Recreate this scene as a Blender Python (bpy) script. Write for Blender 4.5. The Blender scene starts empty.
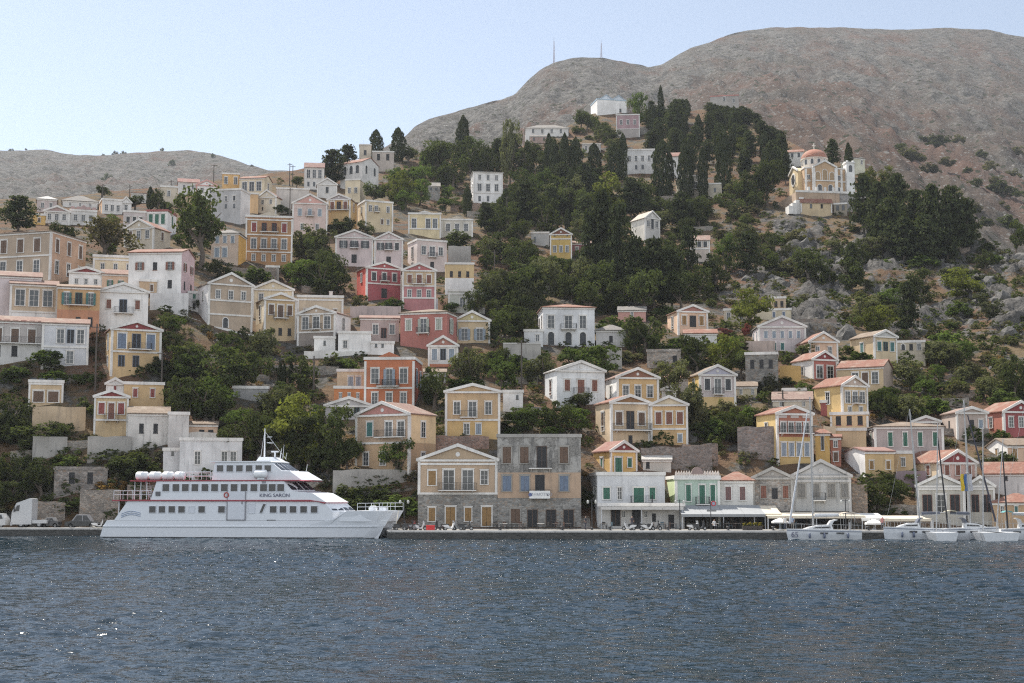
import bpy, math, random
import numpy as np
from mathutils import Vector, Matrix, noise as mnoise
random.seed(7)
rng = np.random.default_rng(7)
R = math.radians
scene = bpy.context.scene
COL = scene.collection
# ------------------------------------------------------------------ camera
F = 1440.0                       # focal length in pixels
CAMH = 5.0
PITCH = math.atan(156.5 / F)
cd = bpy.data.cameras.new('camera')
cd.sensor_width = 36.0
cd.lens = F / 1024 * 36.0
cd.clip_start = 0.5
cd.clip_end = 30000
cam = bpy.data.objects.new('camera', cd)
cam.location = (0, 0, CAMH)
cam.rotation_euler = (math.pi / 2 + PITCH, 0, 0)
COL.objects.link(cam)
scene.camera = cam
SP, CP = math.sin(PITCH), math.cos(PITCH)


def P(px, py, Y):
    xc = (px - 512.0) / F
    yc = -(py - 341.5) / F
    dy = CP - SP * yc
    dz = SP + CP * yc
    t = Y / dy
    return Vector((xc * t, Y, CAMH + dz * t))


def Zat(py, Y):
    return P(512, py, Y).z


def mpp(Y, py=450):              # metres per pixel at depth Y
    return (P(513, py, Y) - P(512, py, Y)).x


# ------------------------------------------------------------------ lie of the land: depth of the hillside
COLS = [
    (-300, [(530, 198), (527, 200), (490, 205), (460, 210), (437, 214), (406, 219), (371, 224), (330, 234), (310, 243), (280, 256), (243, 280), (215, 332), (195, 382), (180, 425)]),
    (0, [(530, 198), (527, 200), (490, 205), (460, 210), (437, 214), (406, 219), (371, 224), (330, 234), (310, 243), (280, 256), (243, 280), (215, 332), (195, 382), (180, 425)]),
    (150, [(530, 198), (527, 200), (490, 205), (470, 208), (447, 212), (404, 221), (371, 227), (325, 240), (290, 259), (265, 287), (243, 312), (226, 337), (205, 377), (185, 420), (165, 460)]),
    (300, [(530, 197), (527, 199), (480, 206), (440, 215), (400, 229), (350, 248), (336, 255), (300, 287), (265, 320), (235, 352), (205, 402), (180, 437), (150, 490)]),
    (380, [(530, 192), (527, 196), (470, 206), (440, 214), (400, 228), (350, 249), (336, 255), (300, 290), (265, 325), (235, 358), (205, 410), (180, 447), (145, 510)]),
    (450, [(530, 190), (528, 193), (470, 205), (435, 214), (405, 225), (362, 244), (347, 251), (310, 292), (298, 301), (265, 335), (230, 375), (203, 430), (180, 460), (150, 510), (135, 540)]),
    (600, [(530, 190), (528, 193), (473, 204), (440, 214), (403, 227), (346, 262), (310, 300), (255, 365), (235, 387), (200, 440), (170, 477), (135, 545), (112, 582), (100, 600)]),
    (750, [(530, 190), (528, 193), (460, 207), (405, 229), (391, 236), (345, 264), (330, 275), (300, 312), (260, 352), (215, 402), (196, 427), (170, 467), (140, 522), (100, 590)]),
    (850, [(530, 190), (528, 193), (480, 203), (461, 210), (412, 227), (385, 241), (360, 257), (330, 282), (290, 325), (250, 365), (213, 402), (195, 417), (155, 460)]),
    (950, [(530, 190), (528, 193), (500, 199), (475, 206), (436, 223), (400, 241), (360, 271), (320, 306), (280, 341), (240, 376), (200, 415)]),
    (1024, [(530, 190), (528, 193), (494, 201), (460, 212), (433, 225), (400, 243), (350, 276), (300, 313), (250, 355)]),
    (1330, [(530, 190), (528, 193), (494, 201), (460, 212), (433, 225), (400, 243), (350, 276), (300, 313), (250, 355)]),
]
RIDGE = [(-300, 200), (0, 199), (60, 197), (100, 193), (160, 187), (220, 179), (300, 170), (345, 162), (380, 156), (420, 154), (460, 150), (500, 152), (540, 140), (560, 132), (585, 115), (600, 112), (640, 114), (660, 114), (700, 109), (735, 106), (760, 120), (790, 142), (820, 157), (850, 163), (880, 173), (910, 190), (940, 210), (965, 228), (985, 240), (1005, 250), (1024, 258), (1100, 290), (1330, 370)]


def interp(tab, x):
    if x <= tab[0][0]:
        return tab[0][1]
    for (a, va), (b, vb) in zip(tab, tab[1:]):
        if x <= b:
            t = (x - a) / (b - a)
            return va + (vb - va) * t
    return tab[-1][1]


COLS = [(u, sorted(c)) for u, c in COLS]


def D(px, py):
    if px <= COLS[0][0]:
        return interp(COLS[0][1], py)
    for (a, ca), (b, cb) in zip(COLS, COLS[1:]):
        if px <= b:
            t = (px - a) / (b - a)
            t = t * t * (3 - 2 * t)
            return interp(ca, py) * (1 - t) + interp(cb, py) * t
    return interp(COLS[-1][1], py)


def ground(px, py):
    return P(px, py, D(px, py))


# ------------------------------------------------------------------ materials
MATS = {}


def nm(name):
    m = bpy.data.materials.new(name)
    m.use_nodes = True
    nt = m.node_tree
    b = nt.nodes['Principled BSDF']
    return m, nt, b


def N(nt, t, **kw):
    n = nt.nodes.new(t)
    for k, v in kw.items():
        if k in n.inputs:
            n.inputs[k].default_value = v
        else:
            setattr(n, k, v)
    return n


def mix(nt, fac, a, b, mode='MIX'):
    n = nt.nodes.new('ShaderNodeMix')
    n.data_type = 'RGBA'
    n.blend_type = mode
    for sock, v in ((n.inputs[0], fac), (n.inputs[6], a), (n.inputs[7], b)):
        if isinstance(v, bpy.types.NodeSocket):
            nt.links.new(v, sock)
        elif isinstance(v, (tuple, list)):
            sock.default_value = (*v[:3], 1)
        else:
            sock.default_value = v
    return n.outputs[2]


def ramp(nt, src, p0, p1, c0=(0, 0, 0), c1=(1, 1, 1)):
    r = nt.nodes.new('ShaderNodeValToRGB')
    e = r.color_ramp.elements
    e[0].position, e[1].position = p0, p1
    e[0].color, e[1].color = (*c0, 1), (*c1, 1)
    nt.links.new(src, r.inputs[0])
    return r.outputs[0]


def coords(nt, scale=(1, 1, 1), world=False):
    if world:
        g = nt.nodes.new('ShaderNodeNewGeometry')
        out = g.outputs['Position']
    else:
        g = nt.nodes.new('ShaderNodeTexCoord')
        out = g.outputs['Object']
    mp = nt.nodes.new('ShaderNodeMapping')
    mp.inputs['Scale'].default_value = scale
    nt.links.new(out, mp.inputs[0])
    return mp.outputs[0]


def noise(nt, vec, scale, detail=4, rough=.55):
    n = N(nt, 'ShaderNodeTexNoise', Scale=scale, Detail=detail, Roughness=rough)
    nt.links.new(vec, n.inputs['Vector'])
    return n.outputs[0]


def bump(nt, b, h, dist, strength=.5):
    bp = N(nt, 'ShaderNodeBump', Strength=strength, Distance=dist)
    nt.links.new(h, bp.inputs['Height'])
    nt.links.new(bp.outputs[0], b.inputs['Normal'])


def plaster(c, wear=.3):
    """lime plaster: blotches, rain streaks, worn patches"""
    if c[1] / c[2] > 1.5:
        c = (c[0], c[1] * .95, c[2] + .08 * (c[1] - c[2]))
    key = ('pl', c, wear)
    if key in MATS:
        return MATS[key]
    m, nt, b = nm('plaster')
    v = coords(nt, world=True)
    big = ramp(nt, noise(nt, v, .35, 5), .35, .7)
    col = mix(nt, big, tuple(x * .80 for x in c), tuple(min(1, x * 1.08) for x in c))
    sv = coords(nt, (1.6, 1.6, .22), world=True)
    st = ramp(nt, noise(nt, sv, 1.3, 6, .65), .52, .78)
    gm = tuple(x * .5 + .09 for x in c)
    s2 = N(nt, 'ShaderNodeMath', operation='MULTIPLY')
    nt.links.new(st, s2.inputs[0])
    s2.inputs[1].default_value = min(1, wear * 1.7)
    col = mix(nt, s2.outputs[0], col, tuple(x * .62 for x in gm))
    pt = ramp(nt, noise(nt, v, 1.1, 8, .7), .66, .7)
    p2 = N(nt, 'ShaderNodeMath', operation='MULTIPLY')
    nt.links.new(pt, p2.inputs[0])
    p2.inputs[1].default_value = wear * 1.2
    col = mix(nt, p2.outputs[0], col, (.36, .33, .29))
    nt.links.new(col, b.inputs['Base Color'])
    b.inputs['Roughness'].default_value = .9
    bump(nt, b, noise(nt, v, 6, 5), .03, .4)
    MATS[key] = m
    return m


def stone(c=(.27, .26, .24), sc=1.6, mort=(.4, .38, .35)):
    key = ('st', c, sc, mort)
    if key in MATS:
        return MATS[key]
    m, nt, b = nm('stone_masonry')
    v = coords(nt, (1, 1, 1.7), world=True)
    vo = N(nt, 'ShaderNodeTexVoronoi', Scale=sc * 1.7, feature='DISTANCE_TO_EDGE')
    v1 = N(nt, 'ShaderNodeTexVoronoi', Scale=sc * 1.7)
    nt.links.new(v, vo.inputs['Vector'])
    nt.links.new(v, v1.inputs['Vector'])
    sep = N(nt, 'ShaderNodeSeparateColor')
    nt.links.new(v1.outputs['Color'], sep.inputs[0])
    col = mix(nt, sep.outputs[0], tuple(x * .6 for x in c), tuple(min(1, x * 1.35) for x in c))
    col = mix(nt, ramp(nt, sep.outputs[1], .8, .86), col, (c[0] * 1.08, c[1] * .93, c[2] * .82))
    mo = ramp(nt, vo.outputs['Distance'], .02, .07, (1, 1, 1), (0, 0, 0))
    col = mix(nt, mo, col, tuple(x * .62 for x in mort))
    n1 = ramp(nt, noise(nt, v, .5, 6, .65), .45, .65)
    col = mix(nt, n1, col, mix(nt, .55, col, (.11, .105, .1)))
    nt.links.new(col, b.inputs['Base Color'])
    b.inputs['Roughness'].default_value = .95
    bump(nt, b, vo.outputs['Distance'], .15, .8)
    MATS[key] = m
    return m


def tiles(c=(.36, .15, .09)):
    c = tuple(x * .7 for x in c)
    key = ('ti', c)
    if key in MATS:
        return MATS[key]
    m, nt, b = nm('roof_tiles')
    v = coords(nt)
    w = N(nt, 'ShaderNodeTexWave', Scale=1.6, Distortion=.8)
    w.bands_direction = 'DIAGONAL'
    nt.links.new(coords(nt, (1, 1, .1)), w.inputs['Vector'])
    n1 = noise(nt, v, 3.5, 6, .7)
    col = mix(nt, ramp(nt, n1, .3, .72), tuple(x * .6 for x in c), tuple(min(1, x * 1.3 + .03) for x in c))
    n2 = ramp(nt, noise(nt, v, .55, 5, .6), .48, .66)
    col = mix(nt, n2, col, mix(nt, .5, col, (.3, .26, .21)))
    nt.links.new(col, b.inputs['Base Color'])
    b.inputs['Roughness'].default_value = .9
    bump(nt, b, w.outputs[0], .06, .7)
    MATS[key] = m
    return m


def paint(c, rough=.45, metal=0.0, var=.12):
    key = ('pa', c, rough, metal)
    if key in MATS:
        return MATS[key]
    m, nt, b = nm('paint')
    v = coords(nt)
    n1 = noise(nt, v, 2.2, 6, .65)
    col = mix(nt, ramp(nt, n1, .35, .7), tuple(x * (1 - var) for x in c), tuple(min(1, x * (1 + var * .5)) for x in c))
    nt.links.new(col, b.inputs['Base Color'])
    b.inputs['Roughness'].default_value = rough
    b.inputs['Metallic'].default_value = metal
    MATS[key] = m
    return m


def shutter_mat(c):
    key = ('sh', c)
    if key in MATS:
        return MATS[key]
    m, nt, b = nm('louvred_shutter')
    v = coords(nt, (.001, .001, 1))
    w = N(nt, 'ShaderNodeTexWave', Scale=3.0)
    w.bands_direction = 'Z'
    nt.links.new(v, w.inputs['Vector'])
    n1 = noise(nt, coords(nt), 3, 5, .7)
    col = mix(nt, ramp(nt, n1, .35, .75), tuple(x * .75 for x in c), tuple(min(1, x * 1.15 + .01) for x in c))
    nt.links.new(col, b.inputs['Base Color'])
    b.inputs['Roughness'].default_value = .6
    bump(nt, b, w.outputs[0], .03, .8)
    MATS[key] = m
    return m


def glass_mat():
    if 'glass' in MATS:
        return MATS['glass']
    m, nt, b = nm('window_glass')
    oi = N(nt, 'ShaderNodeObjectInfo')
    col = mix(nt, oi.outputs['Random'], (.012, .014, .016), (.06, .065, .07))
    nt.links.new(col, b.inputs['Base Color'])
    b.inputs['Roughness'].default_value = .08
    MATS['glass'] = m
    return m


WHITE = (.74, .72, .68)
TRIM = plaster((.70, .675, .635), .4)
IRON = paint((.03, .03, .032), .5)
GLASS = glass_mat()
DARK = paint((.02, .02, .022), .7)

# ------------------------------------------------------------------ mesh builder


class MB:
    def __init__(s):
        s.v, s.f, s.m = [], [], []

    def add(s, vs, fs, mi=0):
        o = len(s.v)
        s.v += [tuple(x) for x in vs]
        s.f += [tuple(i + o for i in f) for f in fs]
        s.m += [mi] * len(fs)
        return s

    def box(s, x0, x1, y0, y1, z0, z1, mi=0):
        return s.add([(x0, y0, z0), (x1, y0, z0), (x1, y1, z0), (x0, y1, z0), (x0, y0, z1), (x1, y0, z1), (x1, y1, z1), (x0, y1, z1)],
                     [(3, 2, 1, 0), (4, 5, 6, 7), (0, 1, 5, 4), (1, 2, 6, 5), (2, 3, 7, 6), (3, 0, 4, 7)], mi)

    def prism(s, poly, a, b, axis='y', mi=0):
        """extrude a 2-D polygon: axis y -> poly in xz, axis x -> poly in yz, axis z -> poly in xy"""
        n = len(poly)
        mk = {'y': lambda p, t: (p[0], t, p[1]), 'x': lambda p, t: (t, p[0], p[1]), 'z': lambda p, t: (p[0], p[1], t)}[axis]
        vs = [mk(p, a) for p in poly] + [mk(p, b) for p in poly]
        fs = [tuple(range(n)), tuple(range(2 * n - 1, n - 1, -1))]
        fs += [(i, i + n, (i + 1) % n + n, (i + 1) % n) for i in range(n)]
        ar = sum(poly[i][0] * poly[(i + 1) % n][1] - poly[(i + 1) % n][0] * poly[i][1] for i in range(n))
        if (ar < 0) != (axis == 'y') != (b < a):
            pass
        return s.add(vs, fs, mi)

    def tube(s, p0, p1, r0, r1=None, n=6, mi=0, caps=True):
        r1 = r0 if r1 is None else r1
        p0, p1 = Vector(p0), Vector(p1)
        d = (p1 - p0)
        if d.length < 1e-6:
            return s
        d.normalize()
        a = d.orthogonal().normalized()
        b = d.cross(a)
        vs = []
        for p, r in ((p0, r0), (p1, r1)):
            for k in range(n):
                t = 2 * math.pi * k / n
                vs.append(p + (a * math.cos(t) + b * math.sin(t)) * r)
        fs = [(k, (k + 1) % n, (k + 1) % n + n, k + n) for k in range(n)]
        if caps:
            fs += [tuple(range(n - 1, -1, -1)), tuple(range(n, 2 * n))]
        return s.add(vs, fs, mi)

    def path(s, pts, r, n=6, mi=0):
        for a, b in zip(pts, pts[1:]):
            s.tube(a, b, r, r, n, mi)
        return s

    def lathe(s, prof, n=16, c=(0, 0), mi=0, a0=0.0, a1=2 * math.pi):
        vs, fs = [], []
        full = abs(a1 - a0 - 2 * math.pi) < 1e-6
        k = n if full else n + 1
        for r, z in prof:
            for i in range(k):
                t = a0 + (a1 - a0) * i / n
                vs.append((c[0] + r * math.cos(t), c[1] + r * math.sin(t), z))
        for j in range(len(prof) - 1):
            for i in range(n):
                i2 = (i + 1) % k
                fs.append((j * k + i, j * k + i2, (j + 1) * k + i2, (j + 1) * k + i))
        return s.add(vs, fs, mi)

    def mesh(s, name, mats):
        me = bpy.data.meshes.new(name)
        me.from_pydata(s.v, [], s.f)
        if not isinstance(mats, (list, tuple)):
            mats = [mats]
        for m in mats:
            me.materials.append(m)
        if len(mats) > 1:
            me.polygons.foreach_set('material_index', s.m)
        me.update()
        return me

    def build(s, name, mats, parent=None, smooth=False):
        me = s.mesh(name, mats)
        fix_normals(me)
        if smooth:
            me.polygons.foreach_set('use_smooth', [True] * len(me.polygons))
        return link(name, me, parent)


import bmesh


def fix_normals(me):
    bm = bmesh.new()
    bm.from_mesh(me)
    bmesh.ops.recalc_face_normals(bm, faces=bm.faces)
    bm.to_mesh(me)
    bm.free()


def link(name, me, parent=None):
    o = bpy.data.objects.new(name, me)
    COL.objects.link(o)
    if parent is not None:
        o.parent = parent
    return o


USED = {}


def tag(o, label, cat, group=None, kind=None):
    if label:
        o['label'] = label
    if cat:
        o['category'] = cat
    if group:
        o['group'] = group
    if kind:
        o['kind'] = kind
    return o


def thing(name, label, cat, loc, rz=0.0, group=None):
    o = bpy.data.objects.new(name, None)
    o.empty_display_size = .5
    COL.objects.link(o)
    o.location = loc
    o.rotation_euler = (0, 0, rz)
    return tag(o, label, cat, group)


def copy_tree(o, parent=None):
    c = o.copy()
    COL.objects.link(c)
    c.parent = parent
    for ch in list(o.children):
        copy_tree(ch, c)
    return c


def text_mesh(txt, size, mat, name='lettering'):
    cu = bpy.data.curves.new('txt', 'FONT')
    cu.body = txt
    cu.size = size
    cu.align_x = 'CENTER'
    cu.extrude = .01
    tmp = bpy.data.objects.new('txt', cu)
    COL.objects.link(tmp)
    bpy.context.view_layer.update()
    me = bpy.data.meshes.new_from_object(tmp.evaluated_get(bpy.context.evaluated_depsgraph_get()))
    bpy.data.objects.remove(tmp)
    me.name = name
    me.materials.clear()
    me.materials.append(mat)
    return me
# ------------------------------------------------------------------ world, sun
DENOISE = False
SUN_AZ, SUN_EL = R(-42), R(57)      # azimuth measured from the view axis (+Y), negative = towards the left
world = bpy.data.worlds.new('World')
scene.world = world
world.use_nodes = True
wn = world.node_tree
bg = wn.nodes['Background']
sky = wn.nodes.new('ShaderNodeTexSky')
sky.sky_type = 'NISHITA'
sky.sun_disc = False
sky.sun_elevation = SUN_EL
sky.sun_rotation = SUN_AZ
sky.altitude = 10
sky.air_density = 1.0
sky.dust_density = .5
sky.ozone_density = 1.5
# sky dimmed ahead and brightened behind the camera as added fill for shaded facades
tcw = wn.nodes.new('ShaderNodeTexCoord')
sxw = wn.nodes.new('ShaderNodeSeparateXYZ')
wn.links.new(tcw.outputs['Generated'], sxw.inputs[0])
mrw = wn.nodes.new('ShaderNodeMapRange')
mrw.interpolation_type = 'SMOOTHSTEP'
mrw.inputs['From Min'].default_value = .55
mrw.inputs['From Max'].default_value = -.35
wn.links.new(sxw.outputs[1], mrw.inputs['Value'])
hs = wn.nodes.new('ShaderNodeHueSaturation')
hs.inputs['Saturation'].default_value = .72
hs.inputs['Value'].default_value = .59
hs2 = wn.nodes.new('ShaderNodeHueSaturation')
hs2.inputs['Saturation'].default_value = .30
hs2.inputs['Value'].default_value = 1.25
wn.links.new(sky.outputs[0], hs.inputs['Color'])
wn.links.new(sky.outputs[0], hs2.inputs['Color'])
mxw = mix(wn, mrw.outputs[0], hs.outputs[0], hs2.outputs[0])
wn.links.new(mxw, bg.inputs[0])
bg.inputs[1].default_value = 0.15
sl = bpy.data.lights.new('sun', 'SUN')
sl.energy = 5.0
sl.angle = R(.53)
sl.color = (1.0, .94, .85)
so = bpy.data.objects.new('sun', sl)
COL.objects.link(so)
sd = Vector((math.sin(SUN_AZ) * math.cos(SUN_EL), math.cos(SUN_AZ) * math.cos(SUN_EL), math.sin(SUN_EL)))
so.rotation_euler = sd.to_track_quat('Z', 'Y').to_euler()
so.location = sd * 500
vs = scene.view_settings
vs.view_transform = 'Standard'
vs.look = 'None'
vs.gamma = 1.0
vs.use_curve_mapping = False
vs.exposure = 0.76
scene.cycles.use_adaptive_sampling = False
scene.cycles.max_bounces = 5
scene.cycles.filter_width = 1.2
scene.cycles.volume_bounces = 0
scene.cycles.use_denoising = DENOISE
scene.cycles.sample_clamp_direct = 14
scene.cycles.sample_clamp_indirect = 6
scene.cycles.caustics_reflective = False
scene.cycles.caustics_refractive = False
scene.cycles.transparent_max_bounces = 6


def fbm(x, y, z, o=4):
    s, a, t = 0.0, 1.0, 0.0
    for _ in range(o):
        s += a * mnoise.noise(Vector((x, y, z)))
        t += a
        a *= .5
        x, y, z = x * 2.03, y * 2.03, z * 2.03
    return s / t


def ridged(x, y, z, o=4):
    s, a, t = 0.0, 1.0, 0.0
    for _ in range(o):
        s += a * (1 - abs(mnoise.noise(Vector((x, y, z)))) * 2)
        t += a
        a *= .55
        x, y, z = x * 2.1, y * 2.1, z * 2.1
    return s / t


def grid_mesh(rows, name, mat, attr=None, kind='structure'):
    nr, nc = len(rows), len(rows[0])
    v = np.array([[tuple(p) for p in r] for r in rows], dtype=np.float32).reshape(-1, 3)
    idx = np.arange(nr * nc).reshape(nr, nc)
    q = np.stack([idx[:-1, :-1], idx[:-1, 1:], idx[1:, 1:], idx[1:, :-1]], -1).reshape(-1, 4)
    me = bpy.data.meshes.new(name)
    me.vertices.add(len(v))
    me.vertices.foreach_set('co', v.ravel())
    me.loops.add(q.size)
    me.loops.foreach_set('vertex_index', q.ravel().astype(np.int32))
    me.polygons.add(len(q))
    me.polygons.foreach_set('loop_start', (np.arange(len(q)) * 4).astype(np.int32))
    me.update(calc_edges=True)
    me.validate()
    me.polygons.foreach_set('use_smooth', np.ones(len(me.polygons), bool))
    if attr is not None:
        for an, vals in attr.items():
            a = me.attributes.new(an, 'FLOAT', 'POINT')
            a.data.foreach_set('value', np.array(vals, dtype=np.float32).ravel())
    me.materials.append(mat)
    o = link(name, me)
    tag(o, None, None, None, kind)
    return o


def sstep(a, b, x):
    t = max(0.0, min(1.0, (x - a) / (b - a)))
    return t * t * (3 - 2 * t)


def rockiness(px, py):
    """where bare limestone crops out of the slope"""
    r = sstep(700, 800, px) * sstep(345, 320, py) * sstep(205, 235, py)
    r = max(r, sstep(950, 1000, px) * sstep(350, 325, py))
    n_ = mnoise.noise(Vector((px * .03, py * .045, .5))) + .5 * mnoise.noise(Vector((px * .09, py * .12, 4.5)))
    return r * sstep(-.45, .35, n_)


def hill_material(c_grass, c_soil, c_rock, c_green, sc, name, speck=1.0):
    m, nt, b = nm(name)
    v = coords(nt, world=True)
    at = N(nt, 'ShaderNodeAttribute')
    at.attribute_name = 'rock'
    n1 = noise(nt, v, .045 * sc, 7, .62)
    n2 = noise(nt, v, .21 * sc, 7, .65)
    n3 = noise(nt, v, 1.1 * sc, 5, .7)
    col = mix(nt, ramp(nt, n1, .42, .6), c_soil, c_grass)
    col = mix(nt, ramp(nt, n2, .5, .62), col, c_green)
    vo = N(nt, 'ShaderNodeTexVoronoi', Scale=.35 * sc, Randomness=1.0)
    nt.links.new(v, vo.inputs['Vector'])
    rk = mix(nt, ramp(nt, n3, .35, .7), tuple(x * .4 for x in c_rock), tuple(min(1, x * 1.5) for x in c_rock))
    ad = N(nt, 'ShaderNodeMath', operation='MULTIPLY_ADD')
    nt.links.new(at.outputs['Fac'], ad.inputs[0])
    ad.inputs[1].default_value = .28
    nt.links.new(n2, ad.inputs[2])
    ad2 = N(nt, 'ShaderNodeMath', operation='MULTIPLY_ADD')
    nt.links.new(n3, ad2.inputs[0])
    ad2.inputs[1].default_value = .35
    nt.links.new(ad.outputs[0], ad2.inputs[2])
    col = mix(nt, ramp(nt, ad2.outputs[0], .74 - .06 * speck, .86 - .06 * speck), col, rk)
    nt.links.new(col, b.inputs['Base Color'])
    b.inputs['Roughness'].default_value = 1.0
    b.inputs['Specular IOR Level'].default_value = .1
    bump(nt, b, n3, .8 / sc, .9)
    return m


HILL = hill_material((.138, .103, .062), (.125, .074, .048), (.105, .10, .094), (.05, .055, .032), 1.0, 'hillside')
# ---- the harbour hill
us = np.arange(-300, 1331, 4.0)
rows, rock = [], []
NV = 190
grid = []
for u in us:
    top = interp(RIDGE, u)
    col, rc = [], []
    for j in range(NV):
        t = j / (NV - 1)
        py = 531 + (top - 531) * t
        d = D(u, py)
        p = P(u, py, d)
        r = rockiness(u, py)
        k = min(1, max(0, (527 - py) / 12))
        w = ridged(p.x * .06, p.y * .06, p.z * .075, 6)
        # rock walls bulge towards the water; elsewhere only a shallow unevenness
        p.z += k * (fbm(p.x * .08, p.y * .08, 3.1, 4) * .9 + r * (w - .55) * 6.5)
        p.y -= r * (w - .5) * 6.0
        col.append(p)
        rc.append(r)
    for dd, dz in ((10, 1.0), (24, -2), (60, -22), (120, -60), (200, -120)):
        q = P(u, top, D(u, top))
        col.append(Vector((q.x * (1 + dd / q.y), q.y + dd, q.z + dz)))
        rc.append(rc[-1])
    grid.append(col)
    rock.append(rc)
rows = [[grid[i][j] for i in range(len(us))] for j in range(NV + 5)]
rk = [[rock[i][j] for i in range(len(us))] for j in range(NV + 5)]
grid_mesh(rows, 'hillside', HILL, {'rock': rk})

# ---- the mountain behind and the low hill on the far shore
MT_TOP = [(330, 185), (380, 150), (406, 135), (415, 125), (431, 118), (450, 113), (472, 107), (503, 99), (515, 94), (527, 81), (540, 70), (554, 62), (573, 58), (600, 58), (625, 62), (648, 67), (662, 64), (672, 58), (690, 48), (720, 38), (745, 31), (770, 28), (800, 27), (850, 28), (900, 30), (925, 29), (950, 28), (990, 30), (1024, 37), (1100, 50), (1330, 80)]
MT_BOT = [(330, 205), (620, 150), (760, 140), (860, 185), (940, 245), (1024, 292), (1330, 410)]
MT_D0 = [(330, 760), (700, 720), (860, 520), (960, 440), (1024, 415), (1330, 415)]
MT_D1 = [(330, 1150), (500, 1400), (600, 1500), (760, 1900), (1330, 1900)]


def mt_depth(u, py):
    t = (interp(MT_BOT, u) - py) / (interp(MT_BOT, u) - interp(MT_TOP, u))
    t = max(0, min(1, t))
    d0, d1 = interp(MT_D0, u), interp(MT_D1, u)
    return d0 + (d1 - d0) * (t ** 1.25)


def far_hill(us, top, bot, depth, nv, name, mat, amp, seed):
    grid, rk = [], []
    for u in us:
        a, b = interp(bot, u), interp(top, u)
        b += fbm(u * .05, seed, 1.3, 4) * 2.2
        col, rc = [], []
        for j in range(nv):
            t = j / (nv - 1)
            py = a + (b - a) * t
            d = depth(u, py)
            p = P(u, py, d)
            e = math.sin(min(1, t) * math.pi) ** .5 if t < .999 else 0
            w = ridged(p.x * .011, p.y * .011, seed, 5)
            w2 = ridged(p.x * .034, p.y * .011, seed, 5)
            p.z += e * ((w - .6) * amp * 1.3 + (w2 - .6) * amp * .95)
            col.append(p)
            rc.append(max(0, min(1, sstep(760, 560, u) * .8 + sstep(.35, .9, t) * .75 - .5 * sstep(.5, .1, t) * sstep(800, 950, u))))
        q = col[-1]
        for dd, dz in ((40, -3), (120, -30), (300, -140), (700, -420)):
            col.append(Vector((q.x * (1 + dd / q.y), q.y + dd, q.z + dz)))
            rc.append(rc[-1])
        grid.append(col)
        rk.append(rc)
    n = nv + 4
    return grid_mesh([[g[j] for g in grid] for j in range(n)], name, mat, {'rock': [[g[j] for g in rk] for j in range(n)]})


m, nt, b = nm('mountain_limestone')
v = coords(nt, world=True)
at = N(nt, 'ShaderNodeAttribute')
at.attribute_name = 'rock'
n1 = noise(nt, v, .006, 8, .62)
n2 = noise(nt, coords(nt, (1.6, .5, .5), world=True), .014, 9, .72)
n3 = noise(nt, v, .11, 6, .75)
soil = mix(nt, ramp(nt, n1, .42, .62), (.098, .062, .048), (.074, .066, .056))
rockc = mix(nt, ramp(nt, n3, .38, .66), (.045, .043, .04), (.15, .143, .132))
ad = N(nt, 'ShaderNodeMath', operation='MULTIPLY_ADD')
nt.links.new(at.outputs['Fac'], ad.inputs[0])
ad.inputs[1].default_value = .16
nt.links.new(n2, ad.inputs[2])
col = mix(nt, ramp(nt, ad.outputs[0], .5, .66), soil, rockc)
vo = N(nt, 'ShaderNodeTexVoronoi', Scale=.33)
nt.links.new(v, vo.inputs['Vector'])
vo2 = N(nt, 'ShaderNodeTexVoronoi', Scale=.13)
nt.links.new(v, vo2.inputs['Vector'])
sep = N(nt, 'ShaderNodeSeparateColor')
nt.links.new(vo.outputs['Color'], sep.inputs[0])
lt = N(nt, 'ShaderNodeMath', operation='LESS_THAN')
nt.links.new(vo.outputs['Distance'], lt.inputs[0])
lt.inputs[1].default_value = .34
gt = N(nt, 'ShaderNodeMath', operation='GREATER_THAN')
nt.links.new(sep.outputs[0], gt.inputs[0])
gt.inputs[1].default_value = .62
mu = N(nt, 'ShaderNodeMath', operation='MULTIPLY')
nt.links.new(lt.outputs[0], mu.inputs[0])
nt.links.new(gt.outputs[0], mu.inputs[1])
col = mix(nt, mu.outputs[0], col, (.15, .145, .136))
lt2 = N(nt, 'ShaderNodeMath', operation='LESS_THAN')
nt.links.new(vo2.outputs['Distance'], lt2.inputs[0])
lt2.inputs[1].default_value = .3
sep2 = N(nt, 'ShaderNodeSeparateColor')
nt.links.new(vo2.outputs['Color'], sep2.inputs[0])
gt2 = N(nt, 'ShaderNodeMath', operation='GREATER_THAN')
nt.links.new(sep2.outputs[1], gt2.inputs[0])
gt2.inputs[1].default_value = .55
mu2 = N(nt, 'ShaderNodeMath', operation='MULTIPLY')
nt.links.new(lt2.outputs[0], mu2.inputs[0])
nt.links.new(gt2.outputs[0], mu2.inputs[1])
col = mix(nt, mu2.outputs[0], col, (.035, .038, .025))
nt.links.new(col, b.inputs['Base Color'])
b.inputs['Roughness'].default_value = 1.0
b.inputs['Specular IOR Level'].default_value = .1
bump(nt, b, mix(nt, .5, n2, n3), 9.0, .9)
MTM = m
far_hill(np.arange(330, 1331, 3.0), MT_TOP, MT_BOT, mt_depth, 150, 'mountain', MTM, 14, 2.2)
LH_TOP = [(-300, 160), (0, 151), (45, 150), (75, 155), (90, 156), (115, 154), (130, 154), (160, 151), (190, 150), (210, 153), (230, 159), (250, 165), (270, 170), (330, 176), (430, 185)]
LH_BOT = [(-300, 225), (430, 210)]
far_hill(np.arange(-300, 431, 4.0), LH_TOP, LH_BOT, lambda u, py: 800 + (225 - py) * 14, 60, 'distant_hill', MTM, 12, 7.7)

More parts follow.
